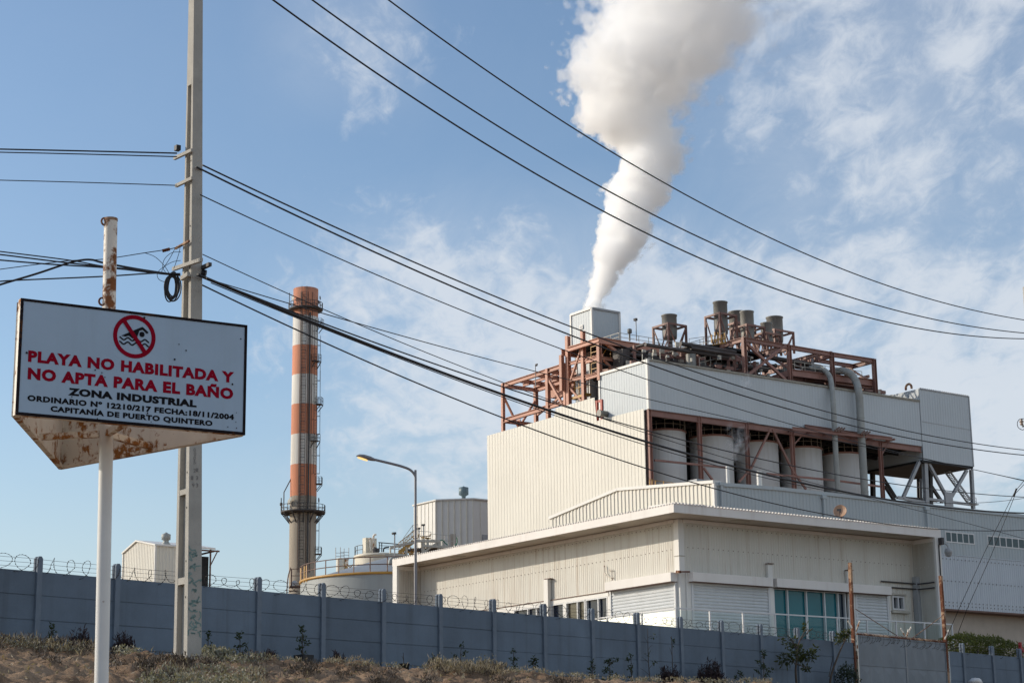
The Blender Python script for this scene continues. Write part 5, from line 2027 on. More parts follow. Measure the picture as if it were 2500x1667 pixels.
# deck A: set back on the left part of the roof
bA = UL
zA = PLf.h(1463, 823)[1]
steel_a = thing('roof_steelwork', 'red steel platform with thin railings between the exhaust tower and the big drums', 'steel frame', pp(5, bA, roofz), GS)
FA = Fr(pp(0, bA, 0), D_R, -D_L)                       # front line of deck A
aA1 = FA.a(1680, 0, 856)
m = MB()
m.ibeam(FA.p(0, 0, zA - .4), FA.p(aA1, 0, zA - .4), 0.4, 0.8)
m.ibeam(pp(0, bA, zA - .35), pp(0, PLf.a(1386, 0, 848), zA - .35), 0.4, 0.6)
m.ibeam(pp(aA1, bA, zA - .4), pp(aA1, bA + 12, zA - .4), .4, .8)
m.ibeam(pp(0, bA + 8, zA - .4), pp(aA1, bA + 8, zA - .4), .4, .8)
part_each(m, 'deck_beam', MT['redsteel'], steel_a)
for a_, b_ in ((0, bA), (FA.a(1584, 0, 860), bA), (aA1 - .2, bA), (0, bA + 8), (aA1, bA + 8)):
    m = MB()
    m.ibeam(pp(a_, b_, roofz), pp(a_, b_, zA - .8), 0.5, 0.5, D_R)
    part(m, 'column', MT['redsteel'], steel_a)
m = MB()
m.hexa([FA.p(1.5, -.3, zA - .1), FA.p(aA1, -.3, zA - .1), FA.p(aA1, -8, zA - .1), FA.p(1.5, -8, zA - .1)], [FA.p(1.5, -.3, zA), FA.p(aA1, -.3, zA), FA.p(aA1, -8, zA), FA.p(1.5, -8, zA)])
part(m, 'deck', MT['underside'], steel_a)
m = MB()
m.bar(FA.P(1470, 832, -.2), FA.P(1580, 914, -.2), .32)
m.bar(FA.P(1490, 902, -.2), FA.P(1575, 838, -.2), .32)
m.bar(FA.P(1475, 880, -.2), FA.P(1500, 905, -.2), .25)
for z_ in (PLf.h(1464, 873)[1], PLf.h(1464, 914)[1]):
    m.ibeam(pp(0, bA, z_), pp(0, PLf.a(1430, 0, 890), z_), .3, .5)
    m.ibeam(pp(0.3, bA, z_), pp(4.5, bA, z_), .3, .4)
part_each(m, 'bracing', MT['redsteel'], steel_a)


def rail_run(mb, pts, h=1.1, r=0.035, step=1.6):
    for p, q in zip(pts, pts[1:]):
        p, q = Vector(p), Vector(q)
        L_ = (q - p).length
        k = max(1, int(L_ / step))
        for i in range(k + 1):
            c = p.lerp(q, i / k)
            mb.bar(c, c + Z * h, r * 1.6)
        for f in (.5, 1.0):
            mb.bar(p + Z * h * f, q + Z * h * f, r * 1.8)


m = MB()
rail_run(m, [FA.p(FA.a(1514, 0, 830), -.2, zA), FA.p(aA1, -.2, zA)])
rail_run(m, [FA.p(FA.a(1514, 0, 830), -.2, zA), FA.p(FA.a(1514, 0, 830), -7, zA), FA.p(aA1, -7, zA)])
part(m, 'railing', MT['palerail'], steel_a)
m = MB()
for z_ in (PLf.h(1464, 873)[1] + .25, PLf.h(1464, 914)[1] + .25):
    rail_run(m, [pp(0.1, bA + .6, z_), pp(0.1, PLf.a(1442, 0, 880), z_)], 1.5, .05, 1.0)
zq = zA - 3
for i in range(3):
    p, q = FA.P(1470 + i * 10, 868 - i * 3, -2 - i), FA.P(1490 + i * 12, 838, -2 - i)
    m.bar(p, q, .10)
    m.bar(q, q - Z * 2.2, .10)
part(m, 'yellow_rail', MT['yellow'], steel_a)
# deck B: front frame over the clad box
zB = PR_.h(1815, 824)[1]
steel_b = thing('roof_steelwork', 'red steel frame with crossed bracing above the grey cladding, right of centre', 'steel frame', pp(40, 0, roofz), GS)
fn = -0.8
cpx = [(1815.5, 823), (1925.5, 842), (2030, 860), (2133, 876)]
ca = [PR_.a(px_, fn, py_) for px_, py_ in cpx]
cz = [PR_.h(px_, py_, fn)[1] for px_, py_ in cpx]
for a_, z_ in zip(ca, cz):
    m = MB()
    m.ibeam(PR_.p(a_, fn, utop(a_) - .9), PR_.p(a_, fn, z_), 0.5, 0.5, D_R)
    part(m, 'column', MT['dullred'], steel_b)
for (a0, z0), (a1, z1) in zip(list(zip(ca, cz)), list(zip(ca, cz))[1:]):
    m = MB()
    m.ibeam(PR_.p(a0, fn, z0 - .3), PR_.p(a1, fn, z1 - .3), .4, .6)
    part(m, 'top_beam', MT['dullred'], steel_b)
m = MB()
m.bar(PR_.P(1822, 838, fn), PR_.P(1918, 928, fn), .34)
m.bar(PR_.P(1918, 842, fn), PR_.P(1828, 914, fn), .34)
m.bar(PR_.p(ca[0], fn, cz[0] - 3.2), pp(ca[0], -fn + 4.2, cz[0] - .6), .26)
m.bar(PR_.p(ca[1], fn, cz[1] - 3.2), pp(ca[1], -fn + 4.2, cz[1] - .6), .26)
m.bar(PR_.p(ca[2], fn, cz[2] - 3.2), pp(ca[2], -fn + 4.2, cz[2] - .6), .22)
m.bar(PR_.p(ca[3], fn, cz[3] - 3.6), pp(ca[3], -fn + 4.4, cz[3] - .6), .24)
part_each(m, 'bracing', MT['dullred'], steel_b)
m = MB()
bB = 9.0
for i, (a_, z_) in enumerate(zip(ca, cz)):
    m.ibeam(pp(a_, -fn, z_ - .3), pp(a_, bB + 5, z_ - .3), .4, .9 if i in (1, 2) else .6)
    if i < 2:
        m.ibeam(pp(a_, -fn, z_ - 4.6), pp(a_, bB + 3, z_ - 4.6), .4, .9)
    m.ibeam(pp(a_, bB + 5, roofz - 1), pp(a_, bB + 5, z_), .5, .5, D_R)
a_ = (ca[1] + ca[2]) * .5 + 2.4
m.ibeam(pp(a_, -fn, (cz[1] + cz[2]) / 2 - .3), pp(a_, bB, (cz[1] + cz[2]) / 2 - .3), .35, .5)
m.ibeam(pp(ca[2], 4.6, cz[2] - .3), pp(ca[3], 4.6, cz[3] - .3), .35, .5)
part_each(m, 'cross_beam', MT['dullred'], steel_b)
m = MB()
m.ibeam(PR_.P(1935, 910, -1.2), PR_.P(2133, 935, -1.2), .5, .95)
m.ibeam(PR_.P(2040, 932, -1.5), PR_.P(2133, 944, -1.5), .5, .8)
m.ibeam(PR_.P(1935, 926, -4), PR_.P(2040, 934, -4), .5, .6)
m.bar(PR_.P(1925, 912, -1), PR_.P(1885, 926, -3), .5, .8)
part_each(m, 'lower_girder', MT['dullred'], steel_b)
# deck plate carrying the drums
aB0 = ca[0]
m = MB()
zdk = cz[0] - .1
m.hexa([pp(aB0 - 1, 5.5, zdk - .3), pp(ca[1], 5.5, zdk - .5), pp(ca[1] + 1, 17, zdk - .5), pp(aB0 - 8, 17, zdk - .3)], [pp(aB0 - 1, 5.5, zdk), pp(ca[1], 5.5, zdk - .2), pp(ca[1] + 1, 17, zdk - .2), pp(aB0 - 8, 17, zdk)])
part(m, 'deck', MT['underside'], steel_b)
m = MB()
rail_run(m, [pp(aB0 - .2, 4, zdk + .2), pp(aB0 - .2, 16, zdk + .2)], 1.2, .035)
p0, p1 = FA.P(1683, 850, -2), at(1752, 841, pp(aB0, 14, 0).y)
rail_run(m, [p0, p1], 1.3, .035)
q = [PR_.P(1708, 898, -3), PR_.P(1762, 884, -6), PR_.P(1800, 893, -6)]
rail_run(m, q, 1.3, .04)
rail_run(m, [PR_.P(1850, 906, -3), PR_.P(1915, 914, -3)], 1.2, .035)
rail_run(m, [PR_.P(1940, 903, -1.2), PR_.P(2040, 917, -1.2), PR_.P(2105, 927, -1.2)], 1.15, .035)
part(m, 'railing', MT['palerail'], steel_b)
m = MB()
for i in range(5):
    c = at(1738 + i * 8, 838, pp(aB0 - 6, 8, 0).y)
    m.bar(c, c + Z * random.uniform(1.0, 1.9), .14)
c0, c1 = at(1738, 831, pp(aB0 - 6, 8, 0).y), at(1772, 826, pp(aB0 - 6, 8, 0).y)
m.bar(c0, c1, .12)
m.bar(c0 - Z * .6, c1 - Z * .6, .12)
part(m, 'yellow_rail', MT['yellow'], steel_b)
# clutter of pipes, vessels and girders under the decks
rg = random.Random(21)
mach = thing('roof_machinery', 'dark jumble of pipes, vessels and girders under the red roof decks', 'machinery', pp(20, 6, roofz))
pipe_m = MB()
for i in range(60):
    a0 = rg.uniform(1, 46)
    b0 = rg.uniform(2.0, 12)
    z0 = roofz + rg.uniform(.6, 4.8) - max(0, (a0 - 30)) * .05
    L_ = rg.uniform(4, 14)
    if rg.random() < .7:
        pipe_m.tube([pp(a0, b0, z0), pp(min(a0 + L_, 47), b0, z0)], rg.uniform(.12, .38), 8)
    else:
        pipe_m.tube([pp(a0, b0, z0), pp(a0, min(b0 + L_, 13), z0)], rg.uniform(.12, .35), 8)
part_each(pipe_m, 'pipe_run', MT['machine'], mach)
m = MB()
for i in range(18):
    a0 = rg.uniform(2, 40)
    b0 = rg.uniform(2.5, 10)
    m.cylz(pp(a0, b0, 0), rg.uniform(.25, .7), roofz, roofz + rg.uniform(2.0, 4.6), 12)
part_each(m, 'standpipe', MT['drum'], mach)
m = MB()
for i in range(30):
    a0 = 2 + i * 1.75
    b0 = rg.uniform(5.5, 10)
    w, d_, h_ = rg.uniform(1.2, 3.0), rg.uniform(1, 2.5), rg.uniform(2.2, 5.2) if a0 < 40 else rg.uniform(1.5, 3.0)
    m.hexa([pp(a0, b0, roofz), pp(a0 + w, b0, roofz), pp(a0 + w, b0 + d_, roofz), pp(a0, b0 + d_, roofz)], [pp(a0, b0, roofz + h_), pp(a0 + w, b0, roofz + h_), pp(a0 + w, b0 + d_, roofz + h_), pp(a0, b0 + d_, roofz + h_)])
part_each(m, 'casing', MT['machine'], mach)
m = MB()
for i in range(44):
    a0, b0 = rg.uniform(1, 45), rg.uniform(2, 10)
    z0 = roofz + rg.uniform(1, 4.2)
    if rg.random() < .5:
        m.bar(pp(a0, b0, z0), pp(a0 + rg.uniform(3, 8), b0, z0), .3, .45)
    else:
        m.bar(pp(a0, b0, z0), pp(a0, b0 + rg.uniform(3, 6), z0 + rg.uniform(-.5, .5)), .25, .4)
for i in range(14):
    a0, b0 = rg.uniform(1, 45), rg.uniform(2, 9)
    m.bar(pp(a0, b0, roofz), pp(a0, b0, roofz + rg.uniform(3, 4.5)), .3)
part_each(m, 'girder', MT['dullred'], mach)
m = MB()
xe = PR_.a(2060, -12.5, 930)
scr = ((2, zA - .9), (ca[0] - 2, cz[0] - .7), (ca[1] + 2, cz[1] - 1.0), (PR_.a(1985, -12.5, 900), roofz + 4.6), (xe, roofz + 3.0))
for (a0, h0), (a1, h1) in zip(scr, scr[1:]):
    m.hexa([pp(a0, 12.5, roofz), pp(a1, 12.5, roofz), pp(a1, 12.8, roofz), pp(a0, 12.8, roofz)], [pp(a0, 12.5, h0), pp(a1, 12.5, h1), pp(a1, 12.8, h1), pp(a0, 12.8, h0)])
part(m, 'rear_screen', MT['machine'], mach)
m = MB()
for i in range(70):
    a0, b0, z0 = rg.uniform(1, 46), rg.uniform(1.5, 8), roofz + rg.uniform(1.2, 4.6)
    m.bar(pp(a0, b0, z0), pp(a0 + rg.uniform(.2, .7), b0, z0), rg.uniform(.15, .4), rg.uniform(.2, .6))
    if i % 2:
        m.bar(pp(a0, b0, z0 - rg.uniform(.5, 1.5)), pp(a0, b0, z0), .08)
part(m, 'valve_gear', MT['palerail'], mach)
m = MB()
c0 = PR_.P(1985, 905, -4)
m.tube([c0 - D_R * 1.2, c0 + D_R * 1.2], 1.0, 14)
m.tube([c0 - D_R * 1.2 + Z * .4, c0 - D_R * 3.2 + Z * .4], .5, 10)
m.tube([c0 + Z * .9, c0 + Z * 2.0], .18, 8)
part(m, 'blower', MT['greysteel'], mach)

# --- vent drums in their cage frames
GD = 'grey vent drums on the plant roof'


def drum(lab, px, rpx, ytop, ybot, b, frame_y, hw, rust=False):
    """b = distance behind the face along D_L"""
    fr = Fr(pp(0, b, 0), D_R, -D_L)
    a, zt = fr.h(px, ytop)
    zb = fr.h(px, ybot)[1]
    c = fr.p(a, 0, 0)
    dist = (c - EYE).dot(_f)
    r = rpx / FPX * dist
    zf = fr.h(px, frame_y, hw)[1]
    t = thing('vent_drum', lab, 'vent drum', (c.x, c.y, zb - 1.6), GD)
    m = MB()
    m.lathe((c.x, c.y, 0), [(r * .25, zb - .9), (r * .3, zb - .1), (r * .93, zb + .1), (r * .97, zb + .5), (r, zb + 1.2), (r, zt - .2), (r * 1.08, zt - .12), (r * 1.08, zt), (r * .96, zt), (r * .9, zt - 1.0)], 32)
    m.lathe((c.x, c.y, 0), [(r * 1.0, (zb + zt) / 2 - .06), (r * 1.03, (zb + zt) / 2 - .05), (r * 1.03, (zb + zt) / 2 + .05), (r, (zb + zt) / 2 + .06)], 32)
    part(m, 'drum_shell', MT['drum'], t)
    zf0 = zb - 1.6
    cr = [c + D_R * hw * i + D_L * hw * j for i, j in ((-1, -1), (1, -1), (1, 1), (-1, 1))]
    for q in cr:
        m = MB()
        m.ibeam(q + Z * zf0, q + Z * zf, .26, .26, D_R)
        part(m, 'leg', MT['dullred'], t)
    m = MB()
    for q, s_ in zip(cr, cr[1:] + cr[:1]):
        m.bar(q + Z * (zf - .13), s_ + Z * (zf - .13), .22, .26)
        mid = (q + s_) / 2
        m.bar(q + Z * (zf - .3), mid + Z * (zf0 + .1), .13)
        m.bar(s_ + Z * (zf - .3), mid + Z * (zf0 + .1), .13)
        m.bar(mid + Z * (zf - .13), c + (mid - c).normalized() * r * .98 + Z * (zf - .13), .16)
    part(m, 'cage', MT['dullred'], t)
    return t


drum('lone grey drum in a red cage on the left deck, right of the exhaust tower', 1633.5, 19.5, 770, 829, UL + 3.2, 787, 1.55)
drum('tallest grey drum, lit in patches, at the left of the close group', 1758, 18.2, 738, 817, 8.5, 762, 1.45)
drum('broad grey drum just right of the tallest drum, shaded', 1799, 21.5, 762, 832, 14.0, 785, 1.7)
drum('shaded grey drum overlapping the broad drum on its right', 1823, 17.5, 761, 836, 9.0, 790, 1.6)
drum('small low drum in front of the sunlit one at the right', 1870.5, 14.7, 789, 842, 9.5, 810, 1.3)
drum('sunlit wide drum at the right end of the drum group', 1890.5, 21, 775, 838, 15.0, 802, 1.8)

# --- floodlight masts on the roof
GF = 'small floodlight masts on the works'


def flood(lab, px, ytop, ybot, Y, head=0.34, side=-1, g=GF):
    p0, p1 = at(px, ybot, Y), at(px, ytop, Y)
    p0 = Vector((p1.x, p1.y, p0.z))
    t = thing('floodlight_mast', lab, 'floodlight', p0, g)
    m = MB()
    m.tube([p0, p1], 0.07, 6)
    part(m, 'pole', MT['greysteel'], t)
    m = MB()
    m.bar(p1 + D_R * .35 * side * .7 - Z * .05, p1 + D_R * .1, head, head * .8)
    part(m, 'lamp_head', MT['darksteel'], t)
    return t


YB = pp(3, bA + 3, 0).y
flood('floodlight mast on the roof rail just right of the exhaust tower', 1552.5, 780, 832, YB, .42)
flood('floodlight mast above the left red frame, left of the tower', 1307, 890, 945, YB + 8, .4, 1)
vz = at(1537, 804, YB)
t = thing('roof_vent', 'small grey pepper-pot vent on the roof rail beside the exhaust tower', 'vent', at(1537, 832, YB))
m = MB()
m.lathe(Vector((vz.x, vz.y, 0)), [(.09, at(1537, 832, YB).z), (.09, at(1537, 815, YB).z), (.30, at(1537, 813, YB).z), (.30, vz.z), (.1, vz.z + .1)], 12)
part(m, 'vent_body', MT['drum'], t)

# ================================================================== LEFT RED FRAME AND EXHAUST TOWER
steel_c = thing('roof_steelwork', 'open red steel frame standing on the cream block, left of the exhaust tower', 'steel frame', pp(2, pa1 - 6, zl), GS)
cn_ = -0.6
sC = [PLf.a(1228.3, cn_, 1000), PLf.a(1338, cn_, 960), PLf.a(1380, cn_, 940), PLf.a(1387.5, cn_, 900), PLf.a(1424.8, cn_, 900)]
zC = [PLf.h(1228, 936, cn_)[1], PLf.h(1338, 900, cn_)[1], PLf.h(1380, 886, cn_)[1], PLf.h(1387, 820, cn_)[1], PLf.h(1425, 807, cn_)[1]]
zf_ = PLf.h(1280, 1060, cn_)[1]
for s_, z_, w_ in zip(sC, zC, (.42, .52, .42, .55, .5)):
    m = MB()
    m.ibeam(PLf.p(s_, cn_, zf_), PLf.p(s_, cn_, z_), w_, w_, D_R)
    part(m, 'column', MT['redsteel'], steel_c)
tb = Fr(PLf.p(sC[0], cn_, 0), D_R, -D_L).a(1308.5, 0, 990)   # depth of the back row along D_R
zlow = PLf.h(1230, 1022, cn_)[1]
for s_, z_ in zip(sC[:3], zC[:3]):
    m = MB()
    m.ibeam(PLf.p(s_, cn_ - tb, zf_), PLf.p(s_, cn_ - tb, z_), .5, .5, D_R)
    part(m, 'column', MT['redsteel'], steel_c)
m = MB()
zt0_ = zC[0]
m.ibeam(PLf.p(sC[0], cn_, zC[0] - .3), PLf.p(sC[2], cn_, zC[2] - .3), .4, .6)
m.ibeam(PLf.p(sC[0], cn_, zlow - .3), PLf.p(sC[2], cn_, zlow - .1), .4, .6)
m.ibeam(PLf.p(sC[0], cn_ - tb, zC[0] - .3), PLf.p(sC[2], cn_ - tb, zC[2] - .3), .4, .6)
m.ibeam(PLf.p(sC[0], cn_ - tb, zlow - .3), PLf.p(sC[1], cn_ - tb, zlow - .3), .4, .6)
for f in (0, .36, .74, 1.0):
    s_ = sC[0] + (sC[1] - sC[0]) * f
    z_ = zC[0] + (zC[1] - zC[0]) * f
    m.ibeam(PLf.p(s_, cn_, z_ - .3), PLf.p(s_, cn_ - tb, z_ - .3), .35, .5)
m.ibeam(PLf.p(sC[0], cn_, zlow - .3), PLf.p(sC[0], cn_ - tb, zlow - .3), .35, .5)
for f in (.35, .68):
    m.ibeam(PLf.p(sC[0] - 2, cn_ - tb * f, zC[0] - .4), PLf.p(sC[2], cn_ - tb * f, zC[2] - .4), .25, .4)
part_each(m, 'beam', MT['redsteel'], steel_c)
m = MB()
xz = [(PLf.p(sC[0], cn_, zC[0] - .8), (.53, zlow - .2)), ]
gc = PLf.p(sC[0], cn_ - tb * .47, zlow - 1.0)
for q in (PLf.p(sC[0], cn_, zC[0] - 1.6), PLf.p(sC[0], cn_ - tb, zC[0] - 1.6), PLf.p(sC[0], cn_, zlow - 5.0), PLf.p(sC[0], cn_ - tb, zlow - 5.0)):
    m.bar(gc, q, .25)
m.bar(gc - Z * 1.2, gc + Z * 1.2, .7, .12)
m.bar(PLf.p(sC[1], cn_, zC[1] - 1.2), PLf.p(sC[2], cn_, zlow - 1.2), .28)
m.bar(PLf.p(sC[1], cn_ - tb, zC[1] - 1.0), PLf.p(sC[0], cn_ - tb, zlow + 1), .28)
part_each(m, 'bracing', MT['redsteel'], steel_c)
m = MB()
m.box(PLf, sC[2] + .3, sC[0] - 3.0, cn_ - tb - 1.4, cn_ - tb - .3, PLf.h(1338, 972, cn_ - tb)[1], PLf.h(1338, 944, cn_ - tb)[1])
part(m, 'box_girder', MT['redsteel'], steel_c)
m = MB()
m.ibeam(PLf.p(sC[3], cn_, PLf.h(1387, 851, cn_)[1]), PLf.p(bA, cn_, zA - .35), .35, .5)
for y_ in (886, 927):
    z_ = PLf.h(1395, y_, cn_)[1]
    m.ibeam(PLf.p(sC[3], cn_, z_), PLf.p(bA, cn_, z_ - .3), .3, .45)
m.bar(PLf.P(1391, 935, cn_), PLf.P(1421, 845, cn_), .24)
m.bar(PLf.P(1389, 945, cn_), PLf.P(1420, 978, cn_ - .3), .24)
m.bar(PLf.P(1392, 905, cn_ - .4), PLf.P(1405, 930, cn_ - .4), .2)
part_each(m, 'bracing', MT['redsteel'], steel_c)
m = MB()
z_ = PLf.h(1395, 968, cn_)[1]
rail_run(m, [PLf.p(sC[3] - .6, cn_ - .5, z_), PLf.p(sC[3] - 3.5, cn_ - .5, z_)], 2.2, .06, .8)
m.bar(PLf.p(sC[3] - .4, cn_ - .5, z_ - .2), PLf.p(sC[3] - 3.6, cn_ - .5, z_ - .2), .8, .35)
part(m, 'yellow_rail', MT['yellow'], steel_c)
m = MB()
rail_run(m, [PLf.p(sC[0] - 5, cn_ - tb - 1, PLf.h(1338, 944, cn_ - tb)[1]), PLf.p(sC[2] + 1, cn_ - tb - 1, PLf.h(1338, 944, cn_ - tb)[1])], 1.3, .035, 1.2)
part(m, 'railing', MT['palerail'], steel_c)
# exhaust tower
tO = 3.2
FT = PLf.sh(0, -tO)                                    # plane of the tower's sunny face
b0 = FT.a(1444.5, 0, 760)
b1 = FT.a(1394, 0, 770)
zt_t = FT.h(1444.5, 752)[1]
zs_t = FT.h(1430, 850)[1]
tc_ = FT.p(b0, 0, 0)
FTr = frR(tc_)
a1 = FTr.a(1511.5, 0, 765)
xt = thing('exhaust_tower', 'square pale clad exhaust tower with the white steam plume rising from its top', 'exhaust tower', FT.p((b0 + b1) / 2, -a1 / 2, zl))
m = MB()
m.rib(FT, b0 + .1, b1 - .1, zs_t, zt_t, 0.0, .55, .02)
m.rib(FTr, .1, a1 - .1, zs_t, zt_t, 0.0, .55, .02)


def tp_(a, b, z):
    return tc_ + D_R * a + D_L * b + Z * z


bl = b1 - b0
for (aa0, bb0, aa1, bb1) in ((0.03, .03, a1, .3), (.03, bl - .3, a1, bl), (.03, .3, .3, bl - .3), (a1 - .3, .3, a1, bl - .3)):
    m.hexa([tp_(aa0, bb0, zs_t), tp_(aa1, bb0, zs_t), tp_(aa1, bb1, zs_t), tp_(aa0, bb1, zs_t)], [tp_(aa0, bb0, zt_t), tp_(aa1, bb0, zt_t), tp_(aa1, bb1, zt_t), tp_(aa0, bb1, zt_t)])
part(m, 'cladding', MT['greywhite'], xt)
m = MB()
for q in ((0, 0), (0, bl), (a1, 0)):
    m.bar(tp_(*q, zs_t), tp_(*q, zt_t + .1), .28, .28)
m.bar(tp_(-.05, .1, zt_t), tp_(-.05, bl - .1, zt_t), .26, .3)
part_each(m, 'edge_trim', MT['white'], xt)
m = MB()
m.bar(tp_(.15, -.06, zt_t), tp_(a1, -.06, zt_t), .2, .26)
part(m, 'top_capping', MT['greysteel'], xt)
m = MB()
vb = FT.a(1420.5, 0, 800)
vz0, vz1 = FT.h(1420, 804)[1], FT.h(1420, 794)[1]
m.box(FT, vb - .35, vb + .35, .06, .14, vz0, vz1)
vw = part(m, 'louvre', MT['white'], xt)
m = MB()
m.box(FT, vb - .22, vb + .22, .141, .16, vz0 + .1, vz1 - .1)
part(m, 'louvre_slats', MT['greysteel'], vw)
m = MB()
sb0, sb1 = FT.a(1439.5, -.5, 900), FT.a(1409, -.5, 900)
m.hexa([FT.p(sb0, -.5, zf_), FT.p(sb1, -.5, zf_), FT.p(sb1, -4.2, zf_), FT.p(sb0, -4.2, zf_)], [FT.p(sb0, -.5, zs_t), FT.p(sb1, -.5, zs_t), FT.p(sb1, -4.2, zs_t), FT.p(sb0, -4.2, zs_t)])
part(m, 'lower_duct', MT['greywhite'], xt)
m = MB()
for y_ in (848, 880, 943):
    z_ = FT.h(1430, y_, -.5)[1]
    m.bar(FT.p(sb0 - .1, -.45, z_), FT.p(sb1 + .1, -.45, z_), .15, .12)
for s_ in (sb0, sb1):
    m.bar(FT.p(s_, -.48, zf_), FT.p(s_, -.48, zs_t), .14)
part_each(m, 'duct_band', MT['white'], xt)
m = MB()
m.hexa([FT.p(sb0 - 4.5, -1.5, zf_), FT.p(sb0 - .2, -1.5, zf_), FT.p(sb0 - .2, -9, zf_), FT.p(sb0 - 4.5, -9, zf_)], [FT.p(sb0 - 4.5, -1.5, zs_t - 1), FT.p(sb0 - .2, -1.5, zs_t - 1), FT.p(sb0 - .2, -9, zs_t - 1), FT.p(sb0 - 4.5, -9, zs_t - 1)])
part(m, 'side_duct', MT['beige'], xt)
m = MB()
m.cylz(FT.p(sb1 + 1.6, -2, 0), .5, zf_, FT.h(1392, 838, -2)[1], 12)
part(m, 'side_pipe', MT['drum'], xt)
TOPC = tp_(a1 / 2, bl / 2, zt_t)
# ================================================================== STRIPED CHIMNEY
HY = 340.0
hc = at(742.3, 1060, HY)
hx = Vector((hc.x, hc.y, 0))
FH = Fr((hc.x, hc.y), Vector((1, 0, 0)), Vector((0, -1, 0)))
zY = lambda y: at(744, y, HY).z
chim = thing('chimney', 'tall chimney banded orange and white above a bare concrete base', 'chimney', (hc.x, hc.y, GZ))
rt, rb = 31.4 / FPX * HY, 32.8 / FPX * HY
ztop = zY(707)
cm = bpy.data.materials.new('chimney_bands')
cm.use_nodes = True
N = NT(cm.node_tree)
g = N.n('ShaderNodeNewGeometry').outputs['Position']
sp = N.n('ShaderNodeSeparateXYZ')
N.l(g, sp.inputs[0])
band_y = [1213, 1136, 1062.5, 990, 917.9, 846.8, 776.5]
cc_ = (0.36, 0.31, 0.245)
org, whi = (0.62, 0.235, 0.125), (0.70, 0.67, 0.61)
cur = N.mix(N.noise(N.scalev(g, .8, .8, .25), 1.0, 6, .65), tuple(x * .72 for x in cc_), tuple(x * 1.2 for x in cc_))
for i, y_ in enumerate(band_y):
    f = N.math('GREATER_THAN', N.math('ADD', sp.outputs[2], N.math('MULTIPLY', N.noise(g, 1.2, 3), .25)), zY(y_) + .12)
    cur = N.mix(f, cur, org if i % 2 == 0 else whi)
st = N.noise(N.scalev(g, 1.6, 1.6, .06), 1.0, 6, .7)
cur = N.mix(N.math('MULTIPLY', N.rng(st, .42, .72, 0, 1, True), .42), cur, (.22, .16, .13))
soot = N.math('MULTIPLY', N.rng(sp.outputs[2], zY(770), zY(706), 0, .40), N.rng(N.noise(g, .8, 5, .7), .35, .65))
cur = N.mix(soot, cur, (.10, .075, .065))
principled(N, cur, .8)
m = MB()
m.lathe(hx, [(rb, GZ), (rb * 1.0, zY(1420)), (rb, zY(1250)), (rt * 1.02, zY(1000)), (rt, ztop), (rt * .86, ztop), (rt * .84, ztop - 3)], 56)
part(m, 'shaft', cm, chim)


def rad_at(z):
    return rb + (rt - rb) * max(0, min(1, (z - zY(1250)) / (ztop - zY(1250))))


toC = Vector((EYE.x - hc.x, EYE.y - hc.y, 0)).normalized()
rtC = Vector((-toC.y, toC.x, 0))                        # to the right as seen from the beach


def hp_(th, r, z):                                     # th = degrees to the right of the beach-facing side
    return hx + (toC * math.cos(R(th)) + rtC * math.sin(R(th))) * r + Z * z


if rtC.x < 0:
    rtC = -rtC


def ladder(th, z0, z1, w=0.5, off=.35, cage=True, mt='darksteel', rr=.05):
    m = MB()
    t = rtC * math.cos(R(th)) - toC * math.sin(R(th))
    for s_ in (-1, 1):
        pts = [hp_(th, rad_at(z) + off, z) + t * s_ * w for z in np.linspace(z0, z1, 12)]
        m.tube(pts, rr, 4)
    n = int((z1 - z0) / .55)
    for i in range(n):
        z = z0 + i * .55
        c = hp_(th, rad_at(z) + off, z)
        m.bar(c - t * w, c + t * w, rr)
        if cage and i % 3 == 0:
            d = (c - hx)
            d.z = 0
            d.normalize()
            m.tube([c + t * w, c + t * w * .9 + d * .5, c + d * .75, c - t * w * .9 + d * .5, c - t * w], .035, 4)
        if i % 6 == 0:
            m.bar(c - t * w, hp_(th, rad_at(z), z) - t * w, .06)
            m.bar(c + t * w, hp_(th, rad_at(z), z) + t * w, .06)
    return part(m, 'ladder', MT[mt], chim)


ladder(-6, zY(1390), ztop, .45)
ladder(46, zY(1160), zY(800), .35, .4, False, 'darksteel', .04)
ladder(80, zY(930), zY(820), .28, .5, False, 'darksteel', .024)
ladder(82, zY(1060), zY(905), .28, .5, False, 'darksteel', .024)
ladder(84, zY(1340), zY(1265), .28, .5, False, 'darksteel', .024)
ladder(86, zY(1156), zY(1066), .28, .5, False, 'darksteel', .024)
m = MB()
m.tube([hp_(20, rad_at(z) + .2, z) for z in np.linspace(zY(1400), zY(770), 14)], .16, 6)
part(m, 'conduit', MT['darksteel'], chim)
m = MB()
for th in (-22, -14, 12, 32):
    m.tube([hp_(th, rad_at(z) + .06, z) for z in np.linspace(zY(1400), ztop - 1, 14)], .05, 4)
part_each(m, 'cable_run', MT['brownrail'], chim)


def ring_gallery(y, r_out, rail_h=1.25, brk=True):
    z = zY(y)
    ri = rad_at(z)
    m = MB()
    m.lathe(hx, [(ri, z - .25), (r_out - .15, z - .2), (r_out, z - .05), (r_out, z + .12), (ri, z + .12)], 40)
    gal = part(m, 'gallery', MT['darksteel'], chim)
    m = MB()
    for h_ in (.62, 1.25):
        m.tube([hp_(t * 10, r_out - .08, z + h_) for t in range(36)], .055, 5, True)
    for t in range(24):
        q = hp_(t * 15, r_out - .08, z)
        m.bar(q, q + Z * rail_h, .08)
    part(m, 'railing', MT['darksteel'], gal)
    if brk:
        m = MB()
        for t in range(12):
            m.bar(hp_(t * 30, r_out - .2, z - .2), hp_(t * 30, ri, z - 2.0), .16)
            m.bar(hp_(t * 30, r_out - .1, z - .3), hp_(t * 30, ri, z - .3), .16)
        part(m, 'bracket', MT['darksteel'], gal)


